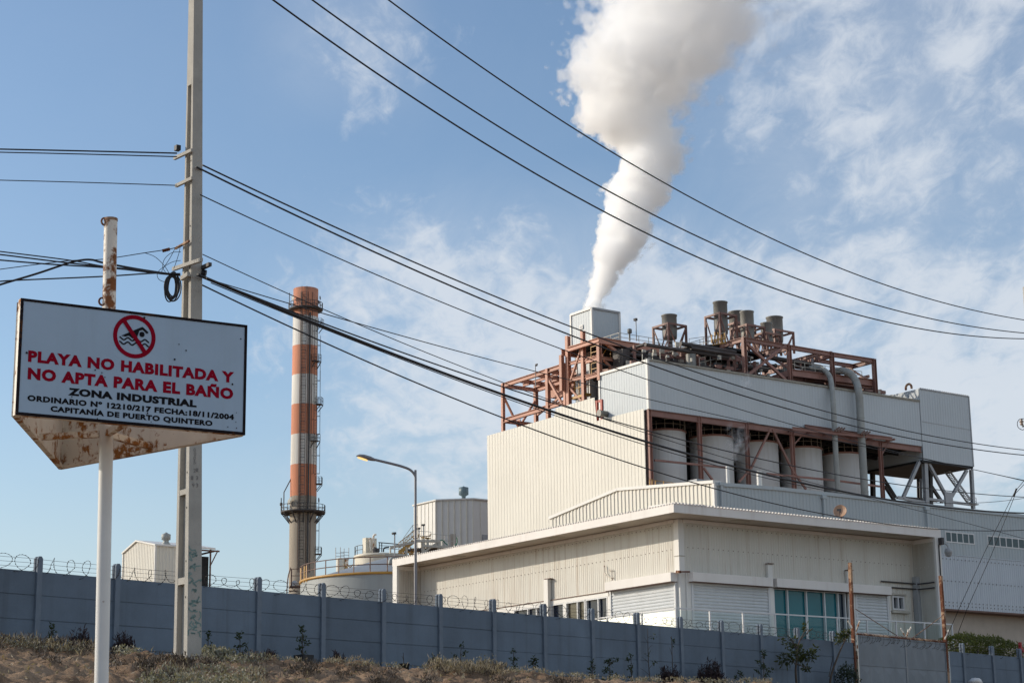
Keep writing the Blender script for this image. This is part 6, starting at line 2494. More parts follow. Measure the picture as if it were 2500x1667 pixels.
ring_gallery(757, 43.5 / FPX * HY, brk=False)
ring_gallery(1251, 55 / FPX * HY)


def side_balcony(th, y, reach=1.05, w=1.5):
    z = zY(y)
    ri = rad_at(z)
    m = MB()
    t = rtC * math.cos(R(th)) - toC * math.sin(R(th))
    d = (hp_(th, 1, 0) - hx).normalized()
    c = hx + d * (ri - .1) + Z * z
    q = [c - t * w / 2, c + t * w / 2, c + t * w / 2 + d * reach, c - t * w / 2 + d * reach]
    m.hexa([p - Z * .12 for p in q], q)
    for p, s_ in ((q[0], q[3]), (q[3], q[2]), (q[2], q[1])):
        for h_ in (.6, 1.2):
            m.bar(p + Z * h_, s_ + Z * h_, .05)
        for k in range(3):
            c2 = p.lerp(s_, k / 2)
            m.bar(c2, c2 + Z * 1.2, .055)
    m.bar(q[2] - Z * .1, hx + d * ri + t * w / 2 + Z * (z - 1.3), .12)
    m.bar(q[3] - Z * .1, hx + d * ri - t * w / 2 + Z * (z - 1.3), .12)
    part(m, 'balcony', MT['darksteel'], chim)


for th, y_ in ((72, 797), (48, 886), (76, 988), (46, 1080), (84, 1181), (84, 1352)):
    side_balcony(th, y_)
for th, y_, s_ in ((-58, 733, .45), (-62, 1228, .55), (70, 730, .4), (74, 1222, .5), (-52, 1222, .4), (60, 742, .35)):
    m = MB()
    c = hp_(th, rad_at(zY(y_)) + .5, zY(y_))
    m.cyl(c, c + (c - hx).normalized().xy.to_3d() * .7 * s_ / .45, s_, s_ * .8, 10)
    part_each(m, 'warning_light', MT['darksteel'] if th > 0 else MT['galv'], chim)
m = MB()
c = hp_(-88, 41 / FPX * HY, zY(757))
m.tube([c, c + Z * 3.2], .07, 5)
c = hp_(-80, 48 / FPX * HY, zY(1251))
m.tube([c, c + Z * 3.6, c + Z * 4.6 + rtC * .5, c + Z * 6.2 + rtC * 1.3], .10, 5)
c = hp_(-84, 54 / FPX * HY, zY(1251))
m.tube([c, c + Z * 2.6], .09, 5)
m.cyl(c + Z * 1.2, c + Z * 1.7, .25)
part(m, 'lightning_rod', MT['darksteel'], chim)

# ================================================================== NEAR TANK WITH YELLOW KERB
TY = 155.0
tc3 = at(958, 1400, TY)
tx = Vector((tc3.x, tc3.y, 0))
TR = 223 / FPX * TY
near = at(958, 1393.5, TY - TR)
zrim = near.z
tank = thing('storage_tank', 'large white tank with a yellow kerb and brown railing, partly behind the office', 'tank', (tx.x, tx.y, GZ))
m = MB()
m.lathe(tx, [(TR, GZ), (TR, zrim - .20)], 96)
part(m, 'shell', MT['tankwhite'], tank)
m = MB()
m.lathe(tx, [(TR - .1, zrim - .21), (TR + .09, zrim - .20), (TR + .10, zrim - .02), (TR - .05, zrim)], 96)
part(m, 'kerb', MT['yellow'], tank)
m = MB()
m.lathe(tx, [(TR - .3, zrim - .1), (TR * .5, zrim + 1.0), (.3, zrim + 2.0)], 64)
part(m, 'roof', MT['roofgrey'], tank)
tC = Vector((-tx.x, EYE.y - tx.y, 0)).normalized()
tR_ = Vector((-tC.y, tC.x, 0))
if tR_.x < 0:
    tR_ = -tR_


def tk(th, r, z):
    return tx + (tC * math.cos(R(th)) + tR_ * math.sin(R(th))) * r + Z * z


m = MB()
for h_ in (.55, 1.12):
    m.tube([tk(t, TR + .02, zrim + h_) for t in np.linspace(-86, 80, 60)], .04, 5)
for t in np.linspace(-86, 80, 17):
    if True:
        m.bar(tk(t, TR + .02, zrim - .05), tk(t, TR + .02, zrim + 1.12), .085, .05)
part(m, 'railing', MT['brownrail'], tank)
m = MB()
for t in (-80, -70, -66):
    m.bar(tk(t, TR + .02, zrim - .3), tk(t, TR + .02, zrim + 1.0), .14, .06)
part_each(m, 'yellow_post', MT['yellow'], tank)
# landing and steps on the left
l0 = at(742, 1430, TY)
fl = Fr((l0.x, l0.y), Vector((-1, 0, 0)), Vector((0, -1, 0)))
m = MB()
zl0, zl1 = at(715, 1432, TY).z, at(715, 1384, TY).z
q = [at(740, 1432, TY), at(709, 1432, TY)]
m.bar(q[0], q[1], .9, .12)
for h_ in (.55, 1.1):
    m.bar(at(742, 1432, TY - .4) + Z * (h_ + .35), at(711, 1432, TY - .4) + Z * (h_ + .35), .05)
m.bar(at(711, 1432, TY - .4), at(711, 1432, TY - .4) + Z * 1.45, .08)
st_t = [at(710, 1384, TY - .4), at(703, 1410, TY - .4), at(700, 1450, TY - .4), at(698, 1480, TY - .4)]
m.tube(catmull(st_t, 6), .05, 5)
for i in range(9):
    c = at(716, 1434 + i * 8, TY - .2)
    m.bar(c - Vector((.35, 0, 0)), c + Vector((.35, 0, 0)), .35, .06)
part(m, 'landing', MT['brownrail'], tank)
m = MB()
c = at(719, 1424, TY - .3)
m.lathe(Vector((c.x, c.y, c.z - .2)), [(.24, 0), (.24, .3), (.15, .42), (0, .46)], 12)
part(m, 'valve_cover', MT['greysteel'], tank)
m = MB()
c = at(953, 1372, TY - 4)
m.tube(catmull([c - Z * .4, c + Z * .1, c + Z * .35 + tR_ * .25, c + Z * .2 + tR_ * .6, c - Z * .1 + tR_ * .65], 5), .16, 8)
m.lathe(Vector((c.x, c.y, c.z - .6)), [(.45, 0), (.35, .15), (.16, .3)], 12)
part(m, 'roof_vent', MT['galv'], tank)
m = MB()
c = at(934.5, 1387, TY - 3)
m.cylz(c, .11, c.z - .6, c.z + .25, 8)
part(m, 'roof_stub', MT['darksteel'], tank)

# ================================================================== FARTHER TANKS
Y2 = 220.0
t2 = at(932, 1360, Y2)
t2x = Vector((t2.x, t2.y, 0))
r2 = 66 / FPX * Y2
z2 = at(932, 1348, Y2 - r2).z
tank2 = thing('storage_tank', 'cream round tank behind the yellow kerb, with a small tower and pipework on its lid', 'tank', (t2x.x, t2x.y, GZ))
m = MB()
m.lathe(t2x, [(r2, GZ), (r2, z2 - .35)], 56)
part(m, 'shell', MT['tankcream'], tank2)
m = MB()
m.lathe(t2x, [(r2, z2 - .36), (r2 + .12, z2 - .3), (r2 + .12, z2 - .05), (r2, z2), (.3, z2 + .25)], 56)
part(m, 'lid', MT['tankcream'], tank2)
m = MB()
bx = frR(at(893, 1340, Y2))
bl2 = frL(at(893, 1340, Y2))
zz1 = at(893, 1311.5, Y2).z
o = at(893, 1340, Y2).xy.to_3d()
for a_, b_, w_, zt2_ in ((0, 0, 1.0, zz1), (.9, .2, .7, zz1 + .02)):
    c = o + D_R * a_ + D_L * b_
    m.hexa([c + Z * z2, c + D_R * w_ + Z * z2, c + D_R * w_ + D_L * .75 + Z * z2, c + D_L * .75 + Z * z2], [c + Z * zt2_, c + D_R * w_ + Z * zt2_, c + D_R * w_ + D_L * .75 + Z * zt2_, c + D_L * .75 + Z * zt2_])
part_each(m, 'lid_tower', MT['tankcream'], tank2)
m = MB()
m.tube(catmull([at(911, 1348, Y2), at(911.5, 1325, Y2), at(912, 1310, Y2), at(914, 1305, Y2), at(919, 1304.5, Y2)], 5), .12, 8)
m.tube([at(905, 1345, Y2), at(904, 1334, Y2), at(903, 1312, Y2)], .10, 8)
part_each(m, 'gooseneck_pipe', MT['rustwhite2'], tank2)
m = MB()
for px_, h_, w_ in ((916, .6, .5), (922, .4, .4), (913, .3, .4)):
    c = at(px_, 1343, Y2 - .3)
    m.cyl(c - Z * .3, c + Z * h_ * .6, w_ * .4, seg=10)
m.tube(catmull([at(936, 1347, Y2), at(937, 1339, Y2), at(941, 1336, Y2), at(950, 1335, Y2)], 5), .09, 6)
part_each(m, 'pump', MT['darksteel'], tank2)
m = MB()
rail_run(m, [t2x + Vector((r2 * math.sin(R(t)), -r2 * math.cos(R(t)), z2)) for t in range(-100, -20, 20)], 1.0, .03, 1.0)
m.bar(at(926, 1347, Y2), at(926, 1323, Y2), .08)
m.bar(at(932, 1347, Y2), at(932, 1324, Y2), .08)
m.bar(at(924, 1323.5, Y2), at(975, 1328, Y2), .10)
m.bar(at(926, 1331, Y2), at(972, 1333, Y2), .05)
m.bar(at(926, 1338, Y2), at(972, 1340, Y2), .05)
part(m, 'railing', MT['darksteel'], tank2)
Y3 = 235.0
t3 = at(830.5, 1380, Y3)
t3x = Vector((t3.x, t3.y, 0))
tank3 = thing('storage_tank', 'narrow cream tank with scaffold poles on top, just right of the chimney base', 'tank', (t3x.x, t3x.y, GZ))
m = MB()
r3 = 10 / FPX * Y3
z3 = at(830, 1363, Y3).z
m.lathe(t3x, [(r3, GZ), (r3, z3), (.1, z3 + .1)], 28)
part(m, 'shell', MT['tankcream'], tank3)
m = MB()
c = at(843, 1365, Y3).xy.to_3d()
m.hexa([c + Z * GZ, c + D_R * .45 + Z * GZ, c + D_R * .45 + D_L * .4 + Z * GZ, c + D_L * .4 + Z * GZ], [c + Z * z3, c + D_R * .45 + Z * z3, c + D_R * .45 + D_L * .4 + Z * z3, c + D_L * .4 + Z * z3])
part(m, 'side_tower', MT['rustwhite2'], tank3)
m = MB()
for px_, y_ in ((819.5, 1336), (831, 1335), (840, 1338), (851.5, 1336.5)):
    m.bar(at(px_, 1366, Y3), at(px_, y_, Y3), .06)
for (xa, xb, y_) in ((819.5, 840, 1349), (819.5, 840, 1357), (831, 851.5, 1347), (831, 851.5, 1354), (819.5, 851, 1364)):
    m.bar(at(xa, y_, Y3), at(xb, y_ + .6, Y3), .05)
part_each(m, 'scaffold_pole', MT['greysteel'], tank3)
m = MB()
rg = random.Random(5)
for i in range(14):
    c = at(rg.uniform(846, 866), rg.uniform(1386, 1402), Y3 - 2)
    m.bar(c, c + Vector((rg.uniform(-.6, .6), 0, rg.uniform(-.1, .7))), .12)
part(m, 'pipework', MT['yellow'], tank3)

# ================================================================== PANELLED SILO BUILDING
Y4 = 285.0
k1 = at(1064.5, 1220, Y4)
k1 = k1.xy.to_3d()
F4 = frL(k1)
b_l = F4.a(1010, 0, 1230)
z4 = F4.h(1064, 1219)[1]
dF = azdir(AZR + math.pi / 4)                           # front face direction
F4f = Fr(k1, dF, Vector((dF.y, -dF.x, 0)))
wF = F4f.a(1154, 0, 1215)
k2 = F4f.p(wF, 0, 0)
F4r = frR(k2)
wR = 11.0
sil = thing('silo_building', 'white eight-sided panelled building with a blue-grey roof vent, left of the plant', 'building', k1 + D_L * 4 + D_R * 5 + Z * GZ)
m = MB()
ring = [F4.p(b_l, 0, 0), k1, k2, F4r.p(wR, 0, 0)]
cen = k1 + D_L * b_l * .5 + dF * wF * .5 + (D_L + D_R) * 3.0
ring += [F4r.p(wR, 0, 0) + D_L * 8, F4.p(b_l, 0, 0) + D_R * 9]
n_ = len(ring)
m._add([p + Z * GZ for p in ring] + [p + Z * (z4 - .1) for p in ring], [(i, (i + 1) % n_, n_ + (i + 1) % n_, n_ + i) for i in range(n_)])
part(m, 'panel_wall', MT['white'], sil)
m = MB()
ap = cen + Z * (F4f.h(1130, 1213)[1] + .6)
m._add([p + (p - cen).normalized() * .25 + Z * z4 for p in ring] + [ap], [(i, (i + 1) % n_, n_) for i in range(n_)])
m._add([p + (p - cen).normalized() * .25 + Z * (z4 - .2) for p in ring] + [p + (p - cen).normalized() * .25 + Z * z4 for p in ring], [(i, (i + 1) % n_, n_ + (i + 1) % n_, n_ + i) for i in range(n_)])
part(m, 'roof', MT['white'], sil)
m = MB()
for fr, w_, k, d_ in ((F4, b_l, 6, .06), (F4f, wF, 6, .10), (F4r, wR, 8, .05)):
    for i in range(k):
        a = w_ * i / k
        m.box(fr, a - .05 - (.05 if fr is F4f else 0), a + .05, .0, d_ + (.06 if fr is F4f else 0), GZ, z4 - .25)
part(m, 'panel_rib', mat('rib_cream', (.74, .70, .60), .5), sil)
m = MB()
a0, a1_ = F4f.a(1100, 0, 1315), F4f.a(1112, 0, 1315)
m.box(F4f, a0, a1_, .0, .14, F4f.h(1105, 1331)[1], F4f.h(1105, 1303)[1])
part(m, 'door', MT['beige'], sil)
m = MB()
a0, a1_ = F4r.a(1177, 0, 1312), F4r.a(1190, 0, 1312)
m.box(F4r, a0, a1_, .0, .1, F4r.h(1184, 1321)[1], F4r.h(1184, 1305)[1])
part(m, 'louvre', MT['greysteel'], sil)
m = MB()
vc = at(1132, 1212, Y4 + 4)
vx = Vector((vc.x, vc.y, 0))
rr = 12 / FPX * (Y4 + 4)
zv0, zv1 = at(1132, 1213, Y4 + 4).z, at(1132, 1190, Y4 + 4).z
m.lathe(vx, [(rr * .4, zv0 - 1), (rr * .42, zv0 + .1), (rr * .7, zv0 + .25), (rr, zv0 + .35), (rr, zv1), (rr * .3, zv1 + .12), (.02, zv1 + .25)], 24)
part(m, 'roof_vent', MT['bluegrey'], sil)

# ================================================================== PIPE RACK IN FRONT OF IT
Y5 = 185.0
rack = thing('pipe_rack', 'cream steel pipe rack with a yellow stair, in front of the panelled building', 'pipe rack', at(1040, 1390, Y5))
q5 = lambda px, py, dy=0: at(px, py, Y5 + dy)
m = MB()
for px_, y0, w_ in ((1033, 1315, .26), (1071.5, 1318, .22), (992, 1335, .2), (1110, 1330, .16)):
    m.bar(q5(px_, 1390), q5(px_, y0), w_)
    m.bar(q5(px_ + 9, 1390, 4), q5(px_ + 9, y0, 4), w_)
part_each(m, 'post', MT['palerail'], rack)
m = MB()
m.bar(q5(1015, 1320), q5(1075, 1321), .3, .22)
m.bar(q5(1030, 1332), q5(1118, 1337), .35, .22)
m.bar(q5(1030, 1351), q5(1070, 1322), .18)
m.bar(q5(953, 1336), q5(1012, 1323), .25)
m.bar(q5(940, 1355), q5(990, 1356), .5, .3)
m.bar(q5(953, 1336), q5(953, 1356), .12)
m.hexa([q5(1030, 1330), q5(1120, 1334), q5(1120, 1334, 6), q5(1030, 1330, 6)], [q5(1030, 1329), q5(1120, 1333), q5(1120, 1333, 6), q5(1030, 1329, 6)])
part_each(m, 'beam', MT['palerail'], rack)
m = MB()
for dy in (0, 1.0):
    m.bar(q5(974, 1349, dy), q5(1011, 1320, dy), .12, .35)
    for h_ in (.5, 1.0):
        m.bar(q5(974, 1349, dy) + Z * h_, q5(1011, 1320, dy) + Z * h_, .06)
for i in range(16):
    c = q5(974, 1349).lerp(q5(1011, 1320), i / 15)
    m.bar(c, c + Vector((0, 1, 0)), .2, .06)
    if i % 2 == 0:
        m.bar(c, c + Z * 1.0, .06)
rg = random.Random(9)
for i in range(22):
    c = q5(rg.uniform(985, 1015), rg.uniform(1345, 1362), rg.uniform(0, 3))
    m.bar(c, c + Vector((rg.uniform(-.6, .6), 0, rg.uniform(0, .5))), .10)
for i in range(10):
    c = q5(rg.uniform(1012, 1052), rg.uniform(1308, 1318), 2)
    m.bar(c, c + Vector((rg.uniform(-.5, .5), 0, rg.uniform(0, .4))), .10)
part(m, 'yellow_stair', MT['yellow'], rack)
m = MB()
for i in range(26):
    c = q5(rg.uniform(985, 1070), rg.uniform(1338, 1358), rg.uniform(1, 5))
    m.tube([c, c + Vector((rg.uniform(.5, 2.2), rg.uniform(-.5, .5), 0))], rg.uniform(.05, .13), 6)
for px_ in range(1022, 1070, 5):
    m.bar(q5(px_, 1360, 3), q5(px_, 1336, 3), .06)
part_each(m, 'pipe_run', MT['darksteel'], rack)
m = MB()
rail_run(m, [q5(985, 1338, 1), q5(1008, 1306, 1), q5(1020, 1304, 1)], 1.0, .025, .9)
rail_run(m, [q5(1020, 1318, 1), q5(1052, 1320, 1)], .9, .025, .9)
rail_run(m, [q5(1052, 1330, 4), q5(1118, 1335, 4)], 1.1, .025, 1.1)
part(m, 'railing', MT['palerail'], rack)
m = MB()
m.tube(catmull([q5(1074, 1319), q5(1080, 1318), q5(1087, 1325), q5(1093, 1330)], 5), .06, 6)
m.tube(catmull([q5(1111, 1330), q5(1115, 1326), q5(1116, 1318), q5(1115, 1311)], 5), .07, 6)
part(m, 'green_hose', mat('green_hose', (.03, .16, .10), .5), rack)
flood('floodlight mast standing left of the pipe rack, behind the office roof', 963.5, 1301, 1365, 180, .26, -1)
flood('shorter of the two floodlight masts in front of the panelled building', 1023, 1289, 1320, 188, .22, -1)
flood('taller of the two floodlight masts in front of the panelled building', 1034, 1280.5, 1320, 190, .22, -1)

# ================================================================== LEFT SHED
Y6 = 250.0
s0 = at(380.6, 1331, Y6).xy.to_3d()
S_L, S_R = frL(s0), frR(s0)
ze = S_L.h(380.6, 1331)[1]
bw6 = S_L.a(302.9, 0, 1345)
zr = S_L.h(335, 1322.7)[1]
br = S_L.a(335, 0, 1323)
wl6 = S_R.a(487, 0, 1340)
wl7 = S_R.a(524, 0, 1342)
shed = thing('gabled_shed', 'small pale gabled shed behind the utility pole, with a roof cowl and open lean-to end', 'shed', s0 + D_L * bw6 / 2 + D_R * wl6 / 2 + Z * GZ)
gt6 = lambda a: interp(a, [(0, ze), (br, zr), (bw6, ze)])
m = MB()
m.rib(S_L, 0, br, GZ, gt6, 0, .5, .05)
m.rib(S_L, br, bw6, GZ, gt6, 0, .5, .05)
m.rib(S_R, 0, wl6, GZ, ze, 0, .5, .05)
m.rib(Fr(S_L.p(0, -wl6, 0), D_L, -D_R), 0, bw6, GZ, ze, 0, .5, .05)
m.rib(Fr(S_R.p(0, -bw6, 0), D_R, D_L), 0, wl6, GZ, ze, 0, .5, .05)
part(m, 'corrugated_wall', MT['cream'], shed)
m = MB()
e = .25


def sp_(a, b, z):
    return s0 + D_R * a + D_L * b + Z * z


for b0_, z0_, b1_, z1_ in ((-e, ze - .05, br, zr + .05), (br, zr + .05, bw6 + e, ze - .05)):
    m.hexa([sp_(-e, b0_, z0_), sp_(wl7, b0_, z0_), sp_(wl7, b1_, z1_), sp_(-e, b1_, z1_)], [sp_(-e, b0_, z0_ + .22), sp_(wl7, b0_, z0_ + .22), sp_(wl7, b1_, z1_ + .22), sp_(-e, b1_, z1_ + .22)])
part(m, 'roof', MT['white'], shed)
m = MB()
for a_ in (0, ):
    m.bar(sp_(-.05, -.05, GZ), sp_(-.05, -.05, ze), .25)
    m.bar(sp_(-.05, bw6 + .05, GZ), sp_(-.05, bw6 + .05, ze), .25)
part(m, 'corner_trim', MT['white'], shed)
m = MB()
for b_ in (.2, bw6 - .2):
    m.bar(sp_(wl7 - .5, b_, GZ), sp_(wl7 - .5, b_, ze), .18)
    m.bar(sp_(wl7 - .6, b_, ze - 2.4), sp_(wl7 + .6, b_, ze - .05), .12)
m.bar(sp_(wl6, .0, ze - .2), sp_(wl7 + .7, 0, ze - .2), .2)
m.bar(sp_(wl7, .0, ze - .2), sp_(wl7, bw6, ze - .2), .2)
part_each(m, 'lean_to_post', MT['brownrail'], shed)
m = MB()
wld = S_R.a(516, 0, 1400)
m.box(S_R, wl6 + .02, wld, -bw6 + .2, -.9, GZ, ze - .9)
m.box(S_R, wl6 + .02, wl6 + .08, -.9, -.2, GZ, ze - .3)
part(m, 'dark_opening', MT['underside'], shed)  # near-black box fills the open end; the inside shade is its colour
m = MB()
vc = at(405, 1325, Y6 + 2)
vx = Vector((vc.x, vc.y, 0))
zq0 = at(405, 1330, Y6 + 2).z
u_ = (Y6 + 2) / FPX
m.lathe(vx, [(13 * u_, zq0 - .6), (12.5 * u_, zq0), (7 * u_, zq0 + 8 * u_), (7 * u_, zq0 + 12 * u_), (11 * u_, zq0 + 13 * u_), (11.3 * u_, zq0 + 26 * u_), (5 * u_, zq0 + 28.5 * u_), (2 * u_, zq0 + 31 * u_), (0.01, zq0 + 31.5 * u_)], 24)
part(m, 'roof_cowl', MT['galv'], shed)

# ================================================================== PLANTS
LM = dict(
    twig=leafmat('dark_heather_leaf', (0.022, 0.012, 0.016), (0.055, 0.028, 0.032), .1),
    green=leafmat('sapling_leaf', (0.020, 0.035, 0.014), (0.050, 0.070, 0.022), .3),
    tree=leafmat('tree_leaf', (0.020, 0.030, 0.010), (0.080, 0.095, 0.024), .4),
    hedge=leafmat('hedge_leaf', (0.050, 0.070, 0.014), (0.155, 0.165, 0.036), .4),
    scrub=leafmat('dry_scrub', (0.035, 0.024, 0.018), (0.10, 0.072, 0.05), .1),
    bush=leafmat('bush_leaf', (0.014, 0.026, 0.013), (0.030, 0.046, 0.020), .2),
    sage=leafmat('sage_leaf', (0.12, 0.118, 0.088), (0.33, 0.315, 0.245), .2),
    straw=leafmat('dry_straw', (0.20, 0.155, 0.105), (0.42, 0.35, 0.25), .2),
)


def leaf(mb, p, d, l, w, rg):
    d = d.normalized()
    s_ = d.cross(Vector((rg.uniform(-1, 1), rg.uniform(-1, 1), rg.uniform(-1, 1)))).normalized() * w * .5
    q = d.cross(s_).normalized() * l * rg.uniform(-.15, .15)
    mb._add([p, p + d * l * .45 + s_ + q, p + d * l, p + d * l * .5 - s_ + q], [(0, 1, 2, 3)])


def rdir(rg, up=.3):
    return Vector((rg.uniform(-1, 1), rg.uniform(-1, 1), rg.uniform(-1, 1) + up))


def base_at(px, n):
    a = FF.a(px, n, 1600)
    p = FF.p(a, n, 0)
    return Vector((p.x, p.y, min(ground_z(p.x, p.y, False), GZ) - .03)), a


GP = 'plants along the foot of the fence'


def twig_shrub(px, half, ytop, label, n=.7, seed=1, dens=1.0):
    rg = random.Random(seed)
    b, a = base_at(px, n)
    h = FF.h(px, ytop, n)[1] - b.z
    w = half / FPX * (b - EYE).length
    t = thing('shrub', label, 'shrub', b, GP)
    st, lf = MB(), MB()
    for i in range(int(60 * dens)):
        an, rr = rg.uniform(0, 2 * math.pi), math.sqrt(rg.random())
        e = b + FF.d * w * rr * math.cos(an) + FF.n * w * .7 * rr * math.sin(an) + Z * h * (1 - .55 * rr * rr) * rg.uniform(.62, 1.05)
        md = b.lerp(e, .5) + rdir(rg, 0) * .05
        st.tube([b + rdir(rg, 0) * .05, md, e], [.010, .006, .003], 3, caps=False)
        for k in range(46):
            u = rg.uniform(.10, 1.0)
            p = b.lerp(md, u * 2) if u < .5 else md.lerp(e, u * 2 - 1)
            leaf(lf, p + rdir(rg, 0) * .03, rdir(rg, 1.1), rg.uniform(.06, .15), rg.uniform(.014, .032), rg)
    part(st, 'stem', MT['bark'], t)
    part(lf, 'foliage', LM['twig'], t)


def sapling(px, half, ytop, label, n=.75, seed=1, clusters=7, bare=False, lm='green', leaves=16, lsz=.075):
    rg = random.Random(seed)
    b, a = base_at(px, n)
    h = FF.h(px, ytop, n)[1] - b.z
    w = half / FPX * (b - EYE).length
    t = thing('sapling', label, 'sapling', b, GP)
    st, lf = MB(), MB()
    tip = b + Z * h * .95 + FF.d * w * rg.uniform(-.3, .3)
    md = b.lerp(tip, .5) + FF.d * w * rg.uniform(-.25, .25)
    tr = catmull([b, md, tip], 6)
    st.tube(tr, [.016 - .010 * i / (len(tr) - 1) for i in range(len(tr))], 5, caps=False)
    for c in range(clusters):
        f = .30 + .70 * c / max(1, clusters - 1)
        p0 = tr[min(len(tr) - 1, int(f * .96 * (len(tr) - 1)))]
        sd_ = -1 if c % 2 else 1
        e = p0 + FF.d * sd_ * w * rg.uniform(.35, 1.0) * (1.15 - .6 * f) + FF.n * w * rg.uniform(-.5, .5) + Z * h * rg.uniform(.02, .16)
        if c == clusters - 1:
            e = tip + Z * .02
        st.tube([p0, p0.lerp(e, .5) + Z * .02, e], [.007, .005, .003], 4, caps=False)
        for k in range(0 if (bare and rg.random() < .72) else leaves):
            q = p0.lerp(e, rg.uniform(.55, 1.05)) + rdir(rg, 0) * .045
            leaf(lf, q, rdir(rg, .15), lsz * rg.uniform(.7, 1.35), lsz * rg.uniform(.4, .62), rg)
    part(st, 'stem', MT['bark'], t)
    if lf.v:
        part(lf, 'foliage', LM[lm], t)
    return t


def round_bush(px, half, ytop, ybot, label, n=.8, seed=1, lm='bush', count=1500, lsz=.07, name='bush', cat='bush', b_=None):
    rg = random.Random(seed)
    b, a = base_at(px, n)
    h = FF.h(px, ytop, n)[1] - b.z
    w = half / FPX * (b - EYE).length
    t = thing(name, label, cat, b, GP)
    st, lf = MB(), MB()
    for i in range(9):
        e = b + rdir(rg, 0).normalized() * w * .6 + Z * h * .6
        st.tube([b, b.lerp(e, .5) + Z * .05, e], [.02, .012, .005], 4, caps=False)
    for i in range(count):
        v = rdir(rg, 0).normalized()
        rr = rg.uniform(.55, 1.0) * (1 + .16 * noise.noise(v * 2.3 + Vector((seed, 0, 0))) + .1 * noise.noise(v * 6))
        p = b + FF.d * v.x * w * rr + FF.n * v.y * w * rr + Z * (h * .5 + v.z * h * .52 * rr)
        if p.z > b.z:
            leaf(lf, p, (v + rdir(rg, .3) * .8), lsz * rg.uniform(.7, 1.3), lsz * rg.uniform(.4, .65), rg)
    part(st, 'stem', MT['bark'], t)
    part(lf, 'foliage', LM[lm], t)
    return t


twig_shrub(20, 42, 1560, 'low dark shrub cut by the left edge of the picture, against the fence', seed=11, dens=.7)
twig_shrub(194, 38, 1531, 'dark bushy shrub just left of the white sign pole, against the fence', seed=12, dens=1.5)
twig_shrub(300, 36, 1541, 'dark shrub between the sign pole and the utility pole', seed=13, dens=1.2)
twig_shrub(662, 28, 1584, 'small spiky dark shrub left of the potted sapling', seed=14)
twig_shrub(822, 30, 1590, 'small spiky dark shrub right of the black square pot', seed=15)
twig_shrub(1634, 42, 1620, 'dark low shrub under the tall bare sapling', seed=16, dens=1.3)
twig_shrub(1733, 48, 1606, 'largest dark shrub at the foot of the fence, below the glazed balcony', seed=17, dens=2.2)
twig_shrub(1208, 22, 1612, 'dark clump half hidden by dry straw plants in the middle of the bank', seed=18, dens=.6)
sapling(126, 18, 1524, 'thin leafy sapling between the left edge and the dark bushy shrub', seed=21, clusters=6)
sapling(506, 13, 1540, 'small leafy sapling right beside the utility pole base', seed=22, clusters=5)
sapling(580, 20, 1541, 'leafy sapling halfway between the utility pole and the next fence post', seed=23, clusters=7)
sapling(735, 17, 1524, 'tall narrow sapling growing out of the black square pot', seed=24, clusters=9, n=.8)
sapling(985, 12, 1590, 'bare twigs sticking out of the low black pot', seed=25, clusters=5, bare=True)
sapling(1124, 22, 1571, 'sapling with a round leafy tip above the dry straw plants', seed=26, clusters=6)
sapling(1253, 12, 1584, 'slim leafy sapling right of the dry straw plants', seed=27, clusters=6)
sapling(1305, 17, 1604, 'short leafy sapling beside the slim one, under the tall windows', seed=28, clusters=8)
sapling(1446, 16, 1612, 'small sapling left of the broad leafy bush by the fence', seed=29, clusters=6)
sapling(1489, 24, 1606, 'broad low leafy bush-like sapling under the white roller shutter', seed=30, clusters=12, leaves=20)
sapling(1544, 17, 1596, 'sapling with separate leaf tufts left of the tall bare sapling', seed=31, clusters=7)
sapling(1588, 30, 1526, 'tall almost bare sapling reaching close to the fence top', seed=32, clusters=10, bare=True, leaves=9)
sapling(1640, 22, 1545, 'bare curving sapling with one leafy tuft beside the tall one', seed=33, clusters=6, bare=True)
sapling(1862, 30, 1584, 'leafy sapling left of the small tree by the gate', seed=34, clusters=10, leaves=20, lsz=.085)
sapling(1805, 22, 1640, 'low sprawling plant right of the largest dark shrub', seed=35, clusters=8)
sapling(1838, 10, 1640, 'dark withered stalk left of the leafy sapling by the small tree', seed=36, clusters=4, bare=True)
round_bush(1059, 16, 1600, 1625, 'small rounded bush just left of the dry straw plants', seed=41, count=700, lsz=.045)
round_bush(2066, 33, 1620, 1690, 'dark rounded bush left of the metal gate', seed=42, count=1700, lsz=.075)
# small tree and leaning tree by the gate


def tree(px, label, trunk, limbs, blobs, seed, lm='tree', n=.8):
    rg = random.Random(seed)
    b, a = base_at(px, n)
    t = thing('tree', label, 'tree', b)
    st, lf = MB(), MB()
    tp = [FF.P(x, y, n) for x, y in trunk]
    tp = catmull([b - Z * .2] + tp, 6)
    st.tube(tp, [.042 - .028 * i / (len(tp) - 1) for i in range(len(tp))], 7, caps=False)
    for lb_ in limbs:
        q = catmull([FF.P(x, y, n + rg.uniform(-.25, .25) * (i > 0)) for i, (x, y) in enumerate(lb_)], 5)
        st.tube(q, [.018 - .013 * i / (len(q) - 1) for i in range(len(q))], 5, caps=False)
    part(st, 'trunk', MT['bark'], t)
    for x, y, rx, ry, k in blobs:
        c = FF.P(x, y, n + rg.uniform(-.2, .2))
        s_ = (c - EYE).length / FPX
        for i in range(int(k * .75)):
            v = rdir(rg, 0).normalized() * rg.random() ** .4
            p = c + FF.d * v.x * rx * s_ + FF.n * v.y * rx * s_ + Z * v.z * ry * s_
            leaf(lf, p, v + rdir(rg, -.1) * .8, rg.uniform(.10, .17), rg.uniform(.04, .06), rg)
    part(lf, 'crown', LM[lm], t)


